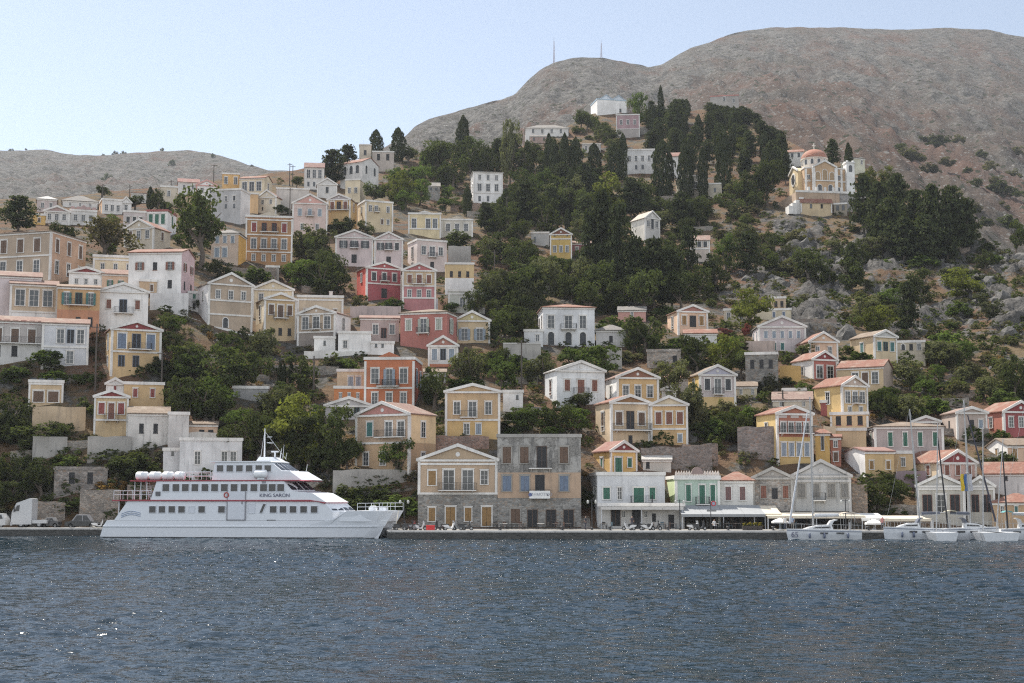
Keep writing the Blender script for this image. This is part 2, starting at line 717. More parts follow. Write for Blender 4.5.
# ------------------------------------------------------------------ the sea
m, nt, b = nm('sea_water')
v = coords(nt, (1, 1.0, 1), world=True)
n1 = noise(nt, coords(nt, (.5, 1.0, 1), world=True), 1.5, 3, .5)
n2 = noise(nt, coords(nt, (.6, 1.0, 1), world=True), 4.6, 2, .5)
n4 = noise(nt, coords(nt, (.8, 1.0, 1), world=True), 12, 1, .4)
spk = ramp(nt, n4, .62, .72)
hh = mix(nt, .22, mix(nt, .3, n1, n2), spk)
col = mix(nt, ramp(nt, noise(nt, v, .03, 3), .35, .65), (.006, .016, .025), (.010, .023, .034))
nt.links.new(col, b.inputs['Base Color'])
b.inputs['Roughness'].default_value = .11
b.inputs['IOR'].default_value = 1.333
bump(nt, b, hh, .16, 1.0)
SEA = m
wv = []
wr = np.random.default_rng(3)
for lam, amp in ((9, .018), (5.5, .018), (3.6, .018), (2.5, .020), (1.8, .020), (1.3, .019), (1.0, .016), (.8, .013), (.65, .010)):
    for _ in range(5):
        th = wr.normal(1.7, .62)
        k = 2 * math.pi / (lam * wr.uniform(.82, 1.2))
        wv.append((k * math.cos(th), k * math.sin(th), wr.uniform(0, 6.28), amp * wr.uniform(.6, 1.2)))
ys = [-60, -20, 0, 10, 18, 24]
y = 27.0
while y < 215:
    ys.append(y)
    y += max(.16, y * .0026)
ys = np.array(ys)
tu = np.linspace(-.62, .62, 620)
Yg, Tg = np.meshgrid(ys, tu, indexing='ij')
Xg = Tg * np.maximum(Yg, 40) * 1.15
Zg = np.zeros_like(Xg)
for kx, ky, ph, a in wv:
    q = np.sin(kx * Xg + ky * Yg + ph)
    Zg += a * (q + .25 * np.cos(2 * (kx * Xg + ky * Yg + ph)))
fade = np.clip((Yg - 10) / 15, 0, 1)
patch = .75 + .35 * np.sin(Xg * .07 + 1.1 * np.sin(Yg * .05)) * np.sin(Yg * .09 + .6)
Zg *= fade * patch * (.80 + .16 * np.clip((Yg - 60) / 40, 0, 1))
grid_mesh(np.stack([Xg, Yg, Zg], -1), 'sea', SEA)

# ------------------------------------------------------------------ the quay
QZ = 1.0
m, nt, b = nm('quay_concrete')
v = coords(nt, world=True)
n1 = noise(nt, v, .7, 7, .65)
n2 = noise(nt, coords(nt, (1, 1, 3), world=True), 1.7, 6, .7)
col = mix(nt, ramp(nt, n1, .35, .7), (.17, .16, .145), (.27, .255, .23))
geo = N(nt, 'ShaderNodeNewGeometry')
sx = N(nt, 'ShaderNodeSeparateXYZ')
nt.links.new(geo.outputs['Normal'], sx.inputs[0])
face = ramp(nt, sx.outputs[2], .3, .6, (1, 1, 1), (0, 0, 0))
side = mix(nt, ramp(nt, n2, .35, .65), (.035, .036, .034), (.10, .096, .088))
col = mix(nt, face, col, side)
nt.links.new(col, b.inputs['Base Color'])
b.inputs['Roughness'].default_value = .9
bump(nt, b, n2, .05, .6)
QUAY = m
YL = 193.0
qx0 = P(387, 531, 177).x
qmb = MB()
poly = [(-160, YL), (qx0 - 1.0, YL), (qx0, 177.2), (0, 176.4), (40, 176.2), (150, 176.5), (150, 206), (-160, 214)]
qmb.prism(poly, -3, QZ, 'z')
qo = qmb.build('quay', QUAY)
tag(qo, None, None, None, 'structure')
KERB = plaster((.62, .59, .55), .5)
for a, bb in (((-160, YL), (qx0 - 1.0, YL)), ((qx0 - .9, YL), (qx0, 177.4)), ((qx0 + .1, 177.2), (0, 176.4)), ((0, 176.4), (40, 176.2)), ((40, 176.2), (150, 176.5))):
    d = Vector((bb[0] - a[0], bb[1] - a[1]))
    nrm = Vector((d.y, -d.x)).normalized()
    a2, b2 = Vector(a), Vector(bb)
    p1, p2 = a2 + nrm * .06, b2 + nrm * .06
    p3, p4 = b2 - nrm * .5, a2 - nrm * .5
    k = MB().prism([tuple(p1), tuple(p2), tuple(p3), tuple(p4)], QZ - .16, QZ + .09, 'z').build('kerb', KERB)
    tag(k, None, None, None, 'structure')

# ------------------------------------------------------------------ haze
m = bpy.data.materials.new('haze')
m.use_nodes = True
nt = m.node_tree
nt.nodes.remove(nt.nodes['Principled BSDF'])
pv = nt.nodes.new('ShaderNodeVolumePrincipled')
pv.inputs['Color'].default_value = (.86, .92, 1, 1)
pv.inputs['Density'].default_value = .00006
pv.inputs['Anisotropy'].default_value = .35
nt.links.new(pv.outputs[0], nt.nodes['Material Output'].inputs['Volume'])
HAZE = m
hb = MB().box(-1900, 1900, -120, 3600, -14, 900).build('haze', HAZE)
tag(hb, None, None, None, 'stuff')
# ------------------------------------------------------------------ houses
W_ = (.76, .74, .71); CR = (.66, .56, .40); OC = (.50, .36, .20); YE = (.62, .44, .17); TA = (.43, .34, .255)
BE = (.55, .48, .38); PK = (.62, .49, .46); RD = (.40, .13, .10); ORG = (.50, .19, .08); GY = (.43, .42, .41)
PE = (.64, .45, .32); MR = (.24, .055, .055); PG = (.50, .60, .47); LV = (.46, .45, .52); LG = (.62, .60, .57)
RB = (.22, .09, .06); BL = (.16, .205, .28); GB = (.28, .33, .38); TE = (.06, .17, .16); GN = (.045, .15, .10)
BR = (.14, .085, .055); DG = (.06, .065, .07); RS = (.28, .07, .06); WS = (.62, .6, .57); YB = (.30, .175, .065)
ROOFR = (.285, .118, .074); ROOFP = (.29, .17, .13); ROOFT = (.25, .18, .125); ROOFG = (.22, .205, .19)
STONE = stone()
STONEB = stone((.34, .27, .2), 1.5)
HOUSES = []           # (key, px0, px1, ytop, ybase) for the labels of what grows beside them
WCACHE = {}
WORN = plaster((.33, .31, .28), .6)


def q1(x):
    return round(x * 8) / 8


def win_mesh(w, h, typ, col, tiny, fm=None):
    fm = fm or TRIM
    """window meshes in facade coordinates: x along the wall, -y outwards, z up from the sill"""
    key = (q1(w), q1(h), typ, col, tiny, id(fm))
    if key in WCACHE:
        return WCACHE[key]
    w, h = max(.35, q1(w)), max(.5, q1(h))
    fr, pa, sh = MB(), MB(), MB()
    t = min(.16, w * .16)
    a = w / 2
    frame = typ in 'wsodb'
    if frame:
        fr.box(-a - t, -a, -.10, .03, -.02, h + t)
        fr.box(a, a + t, -.10, .03, -.02, h + t)
        fr.box(-a, a, -.11, .03, h, h + t)
        fr.box(-a - t - .06, a + t + .06, -.16, .03, h + t, h + t + .1)
        fr.box(-a - t - .04, a + t + .04, -.15, .03, -.12, -.02)
    if typ in 'wob':
        pa.box(-a, a, -.035, .02, 0, h)
        fr.box(-.028, .028, -.07, -.03, 0, h)
        for k in ((1 / 3, 2 / 3) if h > 1.3 else (.5,)):
            fr.box(-a, -.036, -.065, -.03, h * k - .016, h * k + .016)
            fr.box(.036, a, -.065, -.03, h * k - .016, h * k + .016)
    elif typ in 'sd':
        for s in (-1, 1):
            x0, x1 = (.015, a - .01) if s > 0 else (-a + .01, -.015)
            sh.box(x0, x1, -.075, .02, .01, h - .01)
            sh.box(x0 + .06, x1 - .06, -.085, -.07, .1, h * .48)
            sh.box(x0 + .06, x1 - .06, -.085, -.07, h * .53, h - .1)
    elif typ == 'D':
        pa.box(-a, a, -.04, .02, 0, h)
        sh.box(-a - .07, -a, -.07, .02, 0, h + .07)
        sh.box(a, a + .07, -.07, .02, 0, h + .07)
        sh.box(-a, a, -.07, .02, h, h + .07)
        sh.box(-.03, .03, -.055, -.03, 0, h)
    elif typ == 'g':
        pa.box(-a, a, -.03, .02, 0, h)
        sh.box(-a - .05, a + .05, -.08, .02, -.1, -.01)
    elif typ == 'a':
        n = 10
        poly = [(-a, 0), (a, 0)] + [(a * math.cos(math.pi * k / n), h - a + a * math.sin(math.pi * k / n)) for k in range(n + 1)]
        pa.prism(poly, -.04, .02)
        for k in range(n):
            p = [(r * math.cos(math.pi * kk / n), h - a + r * math.sin(math.pi * kk / n)) for kk, r in ((k, a), (k + 1, a), (k + 1, a + .14), (k, a + .14))]
            fr.prism(p, -.1, .02)
        fr.box(-a - .14, -a, -.1, .02, 0, h - a)
        fr.box(a, a + .14, -.1, .02, 0, h - a)
    sh2 = MB()
    if typ == 'o':
        for s in (-1, 1):
            sh_ = sh if s > 0 else sh2
            x0, x1 = (a + t * .2, a + a * .98 + t * .2) if s > 0 else (-a - a * .98 - t * .2, -a - t * .2)
            sh_.box(x0, x1, -.19, -.115, .01, h - .01)
            sh_.box(x0 + .07, x1 - .07, -.205, -.18, .12, h * .48)
            sh_.box(x0 + .07, x1 - .07, -.205, -.18, h * .53, h - .12)
    res = []
    parts = []
    smat = shutter_mat(col) if col else IRON
    if tiny:
        mb = MB()
        mats = [fm, GLASS, smat]
        for q, mi in ((fr, 0), (pa, 1), (sh, 2), (sh2, 2)):
            o = len(mb.v)
            mb.v += q.v
            mb.f += [tuple(i + o for i in f) for f in q.f]
            mb.m += [mi] * len(q.f)
        me = mb.mesh('window', mats)
        fix_normals(me)
        parts.append(('window', me))
    else:
        for q, name, mat in ((fr, 'frame', fm), (pa, 'pane', DARK if typ in 'Dg' else (smat if typ == 'a' and col else GLASS)), (sh, 'shutter', smat), (sh2, 'shutter', smat)):
            if q.v:
                me = q.mesh(name, mat)
                fix_normals(me)
                parts.append((name, me))
    WCACHE[key] = parts
    return parts


def put_window(root, kind, x, z, w, h, typ, col, tiny, M=None, fm=None):
    parts = win_mesh(w, h, typ, col, tiny, fm)
    name = 'door' if typ in 'dbD' else 'window'
    first = None
    for pn, me in parts:
        if first is None:
            o = link(name, me, root)
            o.matrix_local = (M or Matrix.Identity(4)) @ Matrix.Translation((x, 0, z))
            first = o
        else:
            link(pn, me, first)
    return first


def balcony(root, x, z, w, M=None, mat=None, dep=.9):
    s = MB().box(-w / 2, w / 2, -dep, .0, -.14, 0)
    for k in (-.4, .4):
        s.prism([(-.02, -.5), (-.02, -.14), (-dep * .75, -.14)], k * w - .06, k * w + .06, 'x')
    b = s.build('balcony', TRIM, root)
    r = MB()
    h = .95
    for x0, y0, x1, y1 in ((-w / 2, -dep + .04, w / 2, -dep + .04), (-w / 2, -dep + .04, -w / 2, 0), (w / 2, -dep + .04, w / 2, 0)):
        for zz in (.08, h):
            r.tube((x0, y0, zz), (x1, y1, zz), .028, n=4)
        n = max(2, int(math.hypot(x1 - x0, y1 - y0) / .2))
        for k in range(n + 1):
            t = k / n
            r.tube((x0 + (x1 - x0) * t, y0 + (y1 - y0) * t, .0), (x0 + (x1 - x0) * t, y0 + (y1 - y0) * t, h), .018, n=4, caps=False)
    r.build('railing', mat or IRON, b)
    b.matrix_local = (M or Matrix.Identity(4)) @ Matrix.Translation((x, 0, z))
    return b


def H(key, extra, x0, x1, yb, ye, ya, roof, wall, side=None, fl=(), ped=None, rc=ROOFR, low=None, sc=(), dep=None, pil=None,
      trim=TRIM, sidewall=None, nm_='house', chim=0, frieze=None, sfl=True, y0=None, cat='house', parap=False, wear=.3, yaw=None, lowmat=None, wallmat=None, skirt=3.0, wtrim=None):
    if wtrim is None and wallmat is not None:
        wtrim = WORN
    cx = (x0 + x1) / 2
    d0 = y0 or D(cx, yb)
    base = P(cx, yb, d0)
    z0 = base.z
    s = mpp(d0)
    w0 = (x1 - x0) * s
    al = math.atan2(base.x, base.y)
    phi = random.uniform(-.03, .03)
    sgn = 0
    if side is not None:
        sp = abs(side - (x0 if side < x0 else x1)) * s
        sgn = 1 if side < x0 else -1
        if dep is None:
            dep = max(6.5, min(11, w0 * .85))
        phi = math.asin(min(.62, sp / dep))
        dep = sp / math.sin(phi) if phi > .05 else dep
        phi *= sgn
    if yaw is not None:
        phi = yaw
    if dep is None:
        dep = max(5.5, min(9.5, w0 * .85))
    Wd = w0 / math.cos(phi)
    ze = Zat(ye, d0) - z0
    za = Zat(ya, d0) - z0
    root = thing(nm_, (key + ' ' + extra).strip(), cat, base, -al + phi)
    a = Wd / 2
    HOUSES.append((key, min(x0, side or x0), max(x1, side or x1), min(ya, ye), yb))
    wm = wallmat or plaster(wall, wear)
    lz = None
    bz = -skirt
    if low:
        lz = Zat(low[0], d0) - z0
        lm = lowmat or (low[1] if not isinstance(low[1], tuple) else plaster(low[1], wear))
        MB().box(-a, a, 0, dep, bz, lz).build('lower_wall', lm, root)
        bz = lz
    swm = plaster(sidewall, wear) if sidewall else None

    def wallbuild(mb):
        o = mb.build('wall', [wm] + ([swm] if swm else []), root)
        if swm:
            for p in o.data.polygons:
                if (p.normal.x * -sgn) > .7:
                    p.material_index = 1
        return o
    rt = tiles(rc) if rc else trim
    tw = min(.32, Wd * .05)
    if roof == 'g':
        wallbuild(MB().prism([(-a, bz), (a, bz), (a, ze), (0, za - .12), (-a, ze)], 0, dep))
        ov = .25
        sl_ = (za - ze) / a
        rf = MB()
        for q in (-1, 1):
            pts = [(0, za - .08), (q * (a + ov), ze - ov * sl_ - .08), (q * (a + ov), ze - ov * sl_ + .08), (0, za + .1)]
            rf.prism(pts, -.16, dep + .2)
        rf.build('roof', rt, root)
        tr = MB()
        for q in (-1, 1):
            pts = [(0, za - .3), (q * (a + ov), ze - ov * sl_ - .22), (q * (a + ov + .05), ze - ov * sl_ + .13), (0, za + .16)]
            tr.prism(pts, -.34, -.17)
        tr.build('raking_cornice', trim, root)
        MB().box(-a - .2, a + .2, -.24, .02, ze - .34, ze - .06).build('cornice', trim, root)
        if za - ze > .7:
            k = .8
            pm = plaster(ped, .25) if ped else wm
            MB().prism([(-a * k, ze), (a * k, ze), (0, ze + (za - ze) * k - .1)], -.06, .01).build('pediment', pm, root)
            if za - ze > 1.2:
                oc = MB()
                r_ = min(.34, (za - ze) * .16)
                pr = [(r_ * math.cos(i * math.pi / 6), ze + (za - ze) * .32 + r_ * math.sin(i * math.pi / 6)) for i in range(12)]
                oc.prism(pr, -.11, .0)
                oc.build('oculus', trim, root)
    elif roof == 'h':
        wallbuild(MB().box(-a, a, 0, dep, bz, ze))
        ov = .35
        rdg = max(0.3, (a - dep / 2)) if a > dep / 2 else .3
        rdy = (dep / 2 - .3) if a > dep / 2 else min(a, dep / 2 - .2)
        vs_ = [(-a - ov, -ov, ze), (a + ov, -ov, ze), (a + ov, dep + ov, ze), (-a - ov, dep + ov, ze), (-rdg, dep / 2 - .01, za), (rdg, dep / 2 - .01, za)]
        vs_ += [(x, y, ze - .12) for x, y, _ in vs_[:4]]
        rf = MB().add(vs_, [(0, 1, 5, 4), (2, 3, 4, 5), (1, 2, 5), (3, 0, 4), (9, 8, 7, 6), (0, 6, 7, 1), (1, 7, 8, 2), (2, 8, 9, 3), (3, 9, 6, 0)])
        rf.build('roof', rt, root)
        MB().box(-a - .12, a + .12, -.14, dep + .1, ze - .42, ze - .125).build('cornice', trim, root)
    elif roof == 'r':
        g = dep / 2
        wallbuild(MB().prism([(0, bz), (dep, bz), (dep, ze), (g, za - .1), (0, ze)], -a, a, 'x'))
        ov = .3
        sl_ = (za - ze) / g
        rf = MB()
        rf.prism([(g, za - .07), (-ov, ze - ov * sl_ - .07), (-ov, ze - ov * sl_ + .1), (g, za + .12)], -a - .2, a + .2, 'x')
        rf.prism([(g, za - .07), (dep + ov, ze - ov * sl_ - .07), (dep + ov, ze - ov * sl_ + .1), (g, za + .12)], -a - .2, a + .2, 'x')
        rf.build('roof', rt, root)
        MB().box(-a - .1, a + .1, -.16, .02, ze - .42, ze - .16).build('cornice', trim, root)
    elif roof in 'fp':
        wallbuild(MB().box(-a, a, 0, dep, bz, ze))
        pb = MB()
        hc = .34
        pb.box(-a - .14, a + .14, -.14, .1, ze - .12, ze + hc)
        pb.box(-a - .14, -a + .1, .1, dep, ze - .12, ze + hc)
        pb.box(a - .1, a + .14, .1, dep, ze - .12, ze + hc)
        pb.box(-a + .1, a - .1, dep - .2, dep, ze - .12, ze + hc)
        pb.build('parapet', trim, root)
        MB().box(-a + .1, a - .1, .1, dep - .2, ze - .02, ze + .06).build('roof', rt, root)
        if roof == 'p':
            pw = a * .45
            MB().prism([(-pw, ze + hc), (pw, ze + hc), (0, max(za, ze + hc + .5))], -.2, .05).build('pediment', plaster(ped, .3) if ped else trim, root)
    if pil is None:
        pil = roof in 'gp' or bool(sc)
    if pil:
        for q in (-1, 1):
            xa, xb = (-a - .04, -a + tw) if q < 0 else (a - tw, a + .04)
            MB().box(xa, xb, -.09, .3, (lz if (low and lowmat) else -.5), ze - .35).build('pilaster', trim, root)
    for yy in sc:
        zz = Zat(yy, d0) - z0
        MB().box(-a - .06, a + .06, -.13, .02, zz - .14, zz + .14).build('string_course', trim, root)
    if frieze:
        zt, zb = Zat(frieze[0], d0) - z0, Zat(frieze[1], d0) - z0
        n = frieze[3]
        for k in range(n):
            c = -a + Wd * (k + .5) / n
            hw = Wd / n * .34
            MB().box(c - hw, c + hw, -.07, .01, zb, zt).build('frieze_panel', plaster(frieze[2], .2), root)
    for f in fl:
        yt, ybm, pat, col = f[:4]
        opt = f[4] if len(f) > 4 else {}
        zt, zb = Zat(yt, d0) - z0, Zat(ybm, d0) - z0
        h = zt - zb
        n = len(pat)
        xs = opt.get('xs')
        tiny = (ybm - yt) < 5.6
        for i, ch in enumerate(pat):
            if ch == '.':
                continue
            mgn = opt.get('m', .07)
            x = (((xs[i] - cx) / (x1 - x0)) * Wd) if xs else (-a + Wd * (mgn + (1 - 2 * mgn) * (i + .5) / n))
            slot = Wd * (1 - 2 * mgn) / n if not xs else 9
            up = ch.isupper() and ch != 'D'
            t = ch.lower() if up else ch
            w = opt.get('w', 0) * s or min(h * .52, slot * (.40 if t == 'o' else .62), 1.5)
            put_window(root, t, x, zb, w, h, t, col, tiny, None, wtrim)
            if up:
                balcony(root, x, zb, min(max(w * 2.3, 2.0), slot * 1.0 if not xs else 3), mat=opt.get('rail'))
        if 'bal' in opt:
            b0, b1 = opt['bal']
            xa, xb = (b0 - cx) / (x1 - x0) * Wd, (b1 - cx) / (x1 - x0) * Wd
            balcony(root, (xa + xb) / 2, zb, xb - xa, mat=opt.get('rail'))
        if sgn and sfl and opt.get('side', 1) and pat.strip('.'):
            th = R(-90) if sgn > 0 else R(90)
            Ms = Matrix.Translation((-sgn * a, dep / 2, 0)) @ Matrix.Rotation(th, 4, 'Z')
            ns = max(1, int(dep / 3.6))
            t = pat.strip('.')[0].lower().replace('b', 'w').replace('d', 's')
            for k in range(ns):
                put_window(root, t, dep * ((k + .5) / ns - .5), zb, min(h * .5, 1.0), h, t, col, tiny, Ms, wtrim)
    if chim:
        cxm = a * .45
        c = MB().box(cxm - .3, cxm + .3, dep * .5, dep * .5 + .6, ze - .5, za + .7)
        c.box(cxm - .38, cxm + .38, dep * .5 - .08, dep * .5 + .68, za + .7, za + .85)
        c.build('chimney', trim, root)
    return root


def wall(key, x0, x1, yt, yb, mat, thick=.6, d=None, cap=None, name='stone_wall', slope=0):
    cx = (x0 + x1) / 2
    d = d or D(cx, yb)
    b = P(cx, yb, d)
    s = mpp(d)
    a = (x1 - x0) * s / 2
    h = Zat(yt, d) - b.z
    o = thing(name, key, 'wall', b, -math.atan2(b.x, b.y))
    o['kind'] = 'thing'
    n = max(2, int(a * 2 / 1.2))
    top = []
    for k in range(n + 1):
        t = k / n
        top.append((-a + 2 * a * t, h + random.uniform(-.14, .14) * (0 if cap else 1) - slope * s * t))
    MB().prism([(-a, -2.5), (a, -2.5 - max(0, slope * s))] + top[::-1], 0, thick).build('masonry', mat, o)
    if cap:
        MB().prism([(x, z) for x, z in top] + [(x, z + .22) for x, z in top[::-1]], -.08, thick + .06).build('coping', cap, o)
    return o


# ---- upper town on the far ridge (small and hazy)
H('tan corner house', 'with hip roof beside the brown tree', -26, 48, 279, 233, 226, 'h', TA, 84, [(240, 253, 'ssss', BR, {'side': 1}), (262, 274, 'wwww', BR)], sidewall=(.52, .36, .22), rc=ROOFT, sc=(257,), pil=True)
H('white twin-gable house', 'behind the green tree on the ridge', 44, 69, 224, 211, 206, 'g', LG, None, [(214, 220, 'www', DG)], ped=(.42, .3, .28))
H('pale house with panelled parapet', 'beside its white gabled neighbour', 70, 96, 226, 211, 205, 'p', LG, None, [(215, 221, 'www', DG)], frieze=(210, 207, (.45, .3, .28), 5), ped=(.45, .32, .3))
H('pinkish cube house', 'under a white hip roof on the skyline', 37, 56, 212, 199, 194, 'h', (.5, .42, .4), None, [(203, 208, 'ww', DG)], rc=(0.620, 0.600, 0.570))
H('long grey hip-roofed house', 'on the skyline', 63, 97, 208, 201, 193, 'h', LG, None, [(203, 206, 'www', DG)], rc=ROOFG)
H('low ochre-yellow cube', 'wedged behind the dark ridge tree', 33, 45, 226, 215, 215, 'f', (.62, .42, .12), None, [(218, 222, 's', BR)])
H('white flat house', 'with an orange flank beside a utility pole', 102, 122, 214, 200, 198, 'f', LG, 99, [(205, 211, 'www', DG)], sidewall=(.6, .4, .2))
H('white gabled wing', 'beside the white flat house', 121, 131, 213, 202, 197, 'g', W_, None, [(205, 210, 'w', DG)])
H('grey-pink flat house', 'without trim beside the red-trimmed one', 123, 145, 236, 212, 211, 'f', (.52, .46, .44), None, [(217, 223, 'sss', DG)])
H('red-trimmed white house', 'with dark green shutter doors', 146, 167, 236, 211, 209, 'f', W_, 176, [(214, 224, 'ddd', GN)], trim=paint(RS))
H('beige gabled house', 'with corner pilasters behind the brown tree', 124, 153, 250, 228, 219, 'g', BE, 170, [(231, 239, 'sbb', BR)])
H('plain white block', 'among the ridge trees', 131, 146, 203, 193, 191, 'r', LG, None, [(195, 199, 'ww', RS)], rc=(0.288, 0.156, 0.132))
H('pale beige block', 'on the ridge beyond the tall tree', 160, 177, 206, 187, 187, 'f', BE, None, [(191, 196, 'w', DG)])
H('red-roofed ridge house', 'above the tall dark tree', 178, 199, 195, 182, 177, 'r', LG, None, [(185, 189, 'ww', DG)], rc=(0.302, 0.140, 0.117))
H('white gable house with red eaves', 'on the ridge', 196, 217, 200, 185, 180, 'g', W_, None, [(188, 193, 'ww', DG)], trim=paint((.55, .3, .26)))
H('orange-yellow flat house', 'with a toothed parapet on the skyline', 222, 239, 196, 174, 172, 'f', (.6, .4, .14), None, [(177, 184, 'w.w', WS)])
H('cream house with dark doors', 'and a veranda on the ridge', 239, 264, 200, 178, 174, 'r', CR, 272, [(182, 191, 'bbb', BR)], rc=ROOFR)
H('house with broad red tile roof', 'below the cream ridge house', 257, 276, 214, 197, 190, 'g', (.66, .58, .46), 286, [(200, 204, 'ww', DG), (207, 210, 'g.', DG)], rc=(0.274, 0.132, 0.101))
H('grey windowless warehouse', 'beside the broad red tile roof', 276, 309, 214, 189, 188, 'f', (.5, .46, .42), None, [])
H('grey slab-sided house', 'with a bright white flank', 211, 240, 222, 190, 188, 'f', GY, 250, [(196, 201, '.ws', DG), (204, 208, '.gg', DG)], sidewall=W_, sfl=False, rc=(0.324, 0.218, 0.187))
H('narrow orange-yellow annex', 'between grey and red-roofed houses', 250, 258, 214, 194, 193, 'f', (.6, .42, .2), None, [])
H('arcaded white ridge house', 'with red roof beside the pine', 304, 324, 190, 167, 161, 'r', LG, None, [(170, 178, 'bbb', DG), (182, 186, 'ggg', DG)], rc=(0.288, 0.156, 0.132))
H('tiny grey gable house', 'below the ridge pine', 317, 337, 199, 184, 178, 'g', LG, None, [(187, 193, 'd', DG)])
H('white arched loggia house', 'with sloping roof beside the pines', 340, 362, 190, 163, 157, 'r', LG, 379, [(166, 174, 'aaa', DG)], sfl=True)
H('small cream box house', 'with two dark roof holes', 345, 360, 202, 180, 180, 'f', CR, 366, [(188, 193, 'ww', DG)], sfl=False)
H('beige tower house', 'beside the ridge cypress', 359, 371, 170, 145, 144, 'f', BE, None, [(150, 155, 'g', DG)])
H('ruined grey house', 'hidden by the twin ridge cypresses', 372, 394, 172, 152, 149, 'f', (.45, .39, .34), None, [(154, 160, 'gg', DG)])
H('pink house with blue windows', 'and rounded roofline', 292, 327, 236, 203, 194, 'g', (.6, .47, .42), None, [(209, 216, 'sSs', GB), (224, 230, 'ww', GB)], rc=ROOFP, ped=(.6, .35, .3))
H('ochre gable house with maroon doors', 'above a dark terrace', 327, 350, 232, 199, 194, 'g', (.58, .42, .17), 357, [(202, 210, 'sDs', RB, {'bal': (328, 349)})], ped=(.4, .36, .36), rc=ROOFP)
H('yellow cube house', 'with a small arched attic', 365, 393, 232, 202, 198, 'p', (.58, .50, .30), 357, [(206, 212, 'wB.w', DG), (219, 224, '..dw', BR)], sidewall=CR, ped=(.58, .5, .3))
H('yellow-and-white flat house', 'with ornate parapet on the slope', 408, 441, 236, 214, 211, 'p', (.62, .54, .30), None, [(219, 228, 'w.ww', DG)], sc=(229,), dep=7)
H('beige double house', 'with little pediment beside the flat yellow one', 441, 473, 237, 220, 216, 'p', (.52, .48, .41), None, [(224, 231, 'www', DG)], ped=BE)
H('ruined stone gable', 'standing roofless among green trees', 427, 440, 200, 186, 181, 'r', (.4, .36, .34), None, [(186, 190, 'gg', DG)], wallmat=STONE, rc=ROOFG)
H('tall white hillside house', 'with three storeys and square windows', 473, 503, 203, 172, 170, 'h', W_, 470, [(175, 180, 'www', DG), (184, 191, 'www', DG), (196, 201, 'gg.', DG)], rc=(0.600, 0.580, 0.550), sc=(193,))
# ---- left flank
H('white house with pink flank', 'and shallow red roof on the slope', 128, 180, 305, 252, 246, 'r', W_, 194, [(262, 270, 'ogo', RB), (280, 288, '..g', DG)], sidewall=(.62, .46, .46), rc=ROOFR)
H('cream flat house', 'with three red-framed windows', 93, 137, 285, 257, 255, 'f', CR, None, [(264, 270, 'www', RS)], rc=ROOFP, sc=(260,))
H('peach house with pink roof', 'and green-shuttered windows', 102, 139, 299, 274, 268, 'r', PE, None, [(281, 287, 'ooo', GN)], rc=ROOFP)
H('white house with maroon pediment', 'and three small windows', 69, 102, 298, 272, 267, 'g', W_, None, [(279, 284, 'www', DG)], ped=MR)
H('pale pink corner house', 'with one red window', -10, 39, 322, 276, 269, 'r', (.64, .55, .54), None, [(282, 290, '..s', RS)], rc=ROOFP)
H('buff-yellow house with white pilasters', 'and three tall windows', 10, 56, 325, 284, 278, 'r', (.52, .43, .28), None, [(290, 306, 'www', BR)], rc=ROOFP, sc=(312,), pil=True, low=(312, W_))
H('ochre house with teal shutters', 'above an orange ground floor', 57, 98, 336, 287, 283, 'r', (.48, .32, .14), None, [(293, 305, 'oDo', TE, {'bal': (66, 90)}), (317, 326, '.gg', DG)], low=(310, (.48, .25, .13)), rc=(0.288, 0.187, 0.124))
H('white gabled house with blue door', 'and two red-brown shutters', 98, 147, 328, 291, 283, 'g', W_, None, [(300, 309, 's.s', RB), (300, 313, '.D.', BL, {'bal': (114, 133)})], rc=ROOFR, pil=False)
H('small pinkish shed house', 'with a single red door', 36, 64, 322, 306, 305, 'f', (.6, .53, .54), None, [(311, 317, '.D.', RS)], rc=ROOFP)
H('lavender row house', 'with red frieze squares and dark arcade', -14, 42, 362, 321, 314, 'r', (.47, .43, .40), None, [(329, 343, 'ddd', BR, {'bal': (-12, 40)}), (346, 356, 'gg.', DG)], rc=ROOFP, frieze=(324, 320, RS, 7), low=(344, LG))
H('grey-white row house', 'with pink roof and grey french doors', 42, 87, 367, 323, 317, 'r', (.56, .56, .57), None, [(330, 343, '.wDw', GB), (351, 363, '..w.', GB)], rc=ROOFP, sc=(347,), pil=True)
H('yellow house with blue shutters', 'and maroon pediment', 111, 160, 374, 329, 321, 'g', (.58, .43, .20), 105, [(334, 349, 'sDs', BL, {'bal': (128, 150)}), (356, 367, 'DD.', BL)], ped=MR, sc=(352,), rc=ROOFR)
H('small ochre annex house', 'tucked beside the pink-flanked house', 139, 156, 306, 281, 280, 'f', (.5, .38, .22), None, [(285, 291, '.s', BR)])
H('low white hut with green windows', 'under the vine beside the ramp', 188, 209, 312, 293, 292, 'f', LG, None, [(294, 299, 'ss', GN), (303, 309, 'gg', DG)])
H('slotted-parapet yellow house', 'with two wide brown shutters', 29, 62, 407, 382, 376, 'f', (.55, .44, .25), None, [(391, 402, 'ss', BR, {'w': 10})], sc=(384,), pil=True, frieze=(381, 378, DG, 4))
H('small yellow temple house', 'with maroon pediment and red shutters', 94, 127, 437, 396, 390, 'g', (.56, .44, .23), None, [(403, 414, 's.s', RS), (403, 420, '.d.', RB, {'bal': (104, 118)})], ped=MR, sc=(420,), rc=ROOFR)
H('yellow flat house with red shutters', 'behind a white gabled porch', 124, 163, 408, 384, 382, 'f', (.56, .42, .20), None, [(389, 397, 'ss', RS)], rc=ROOFR, dep=6)
H('little white gable', 'with one red window', 106, 123, 408, 383, 378, 'g', W_, None, [(386, 390, 's', RS)], rc=ROOFR)
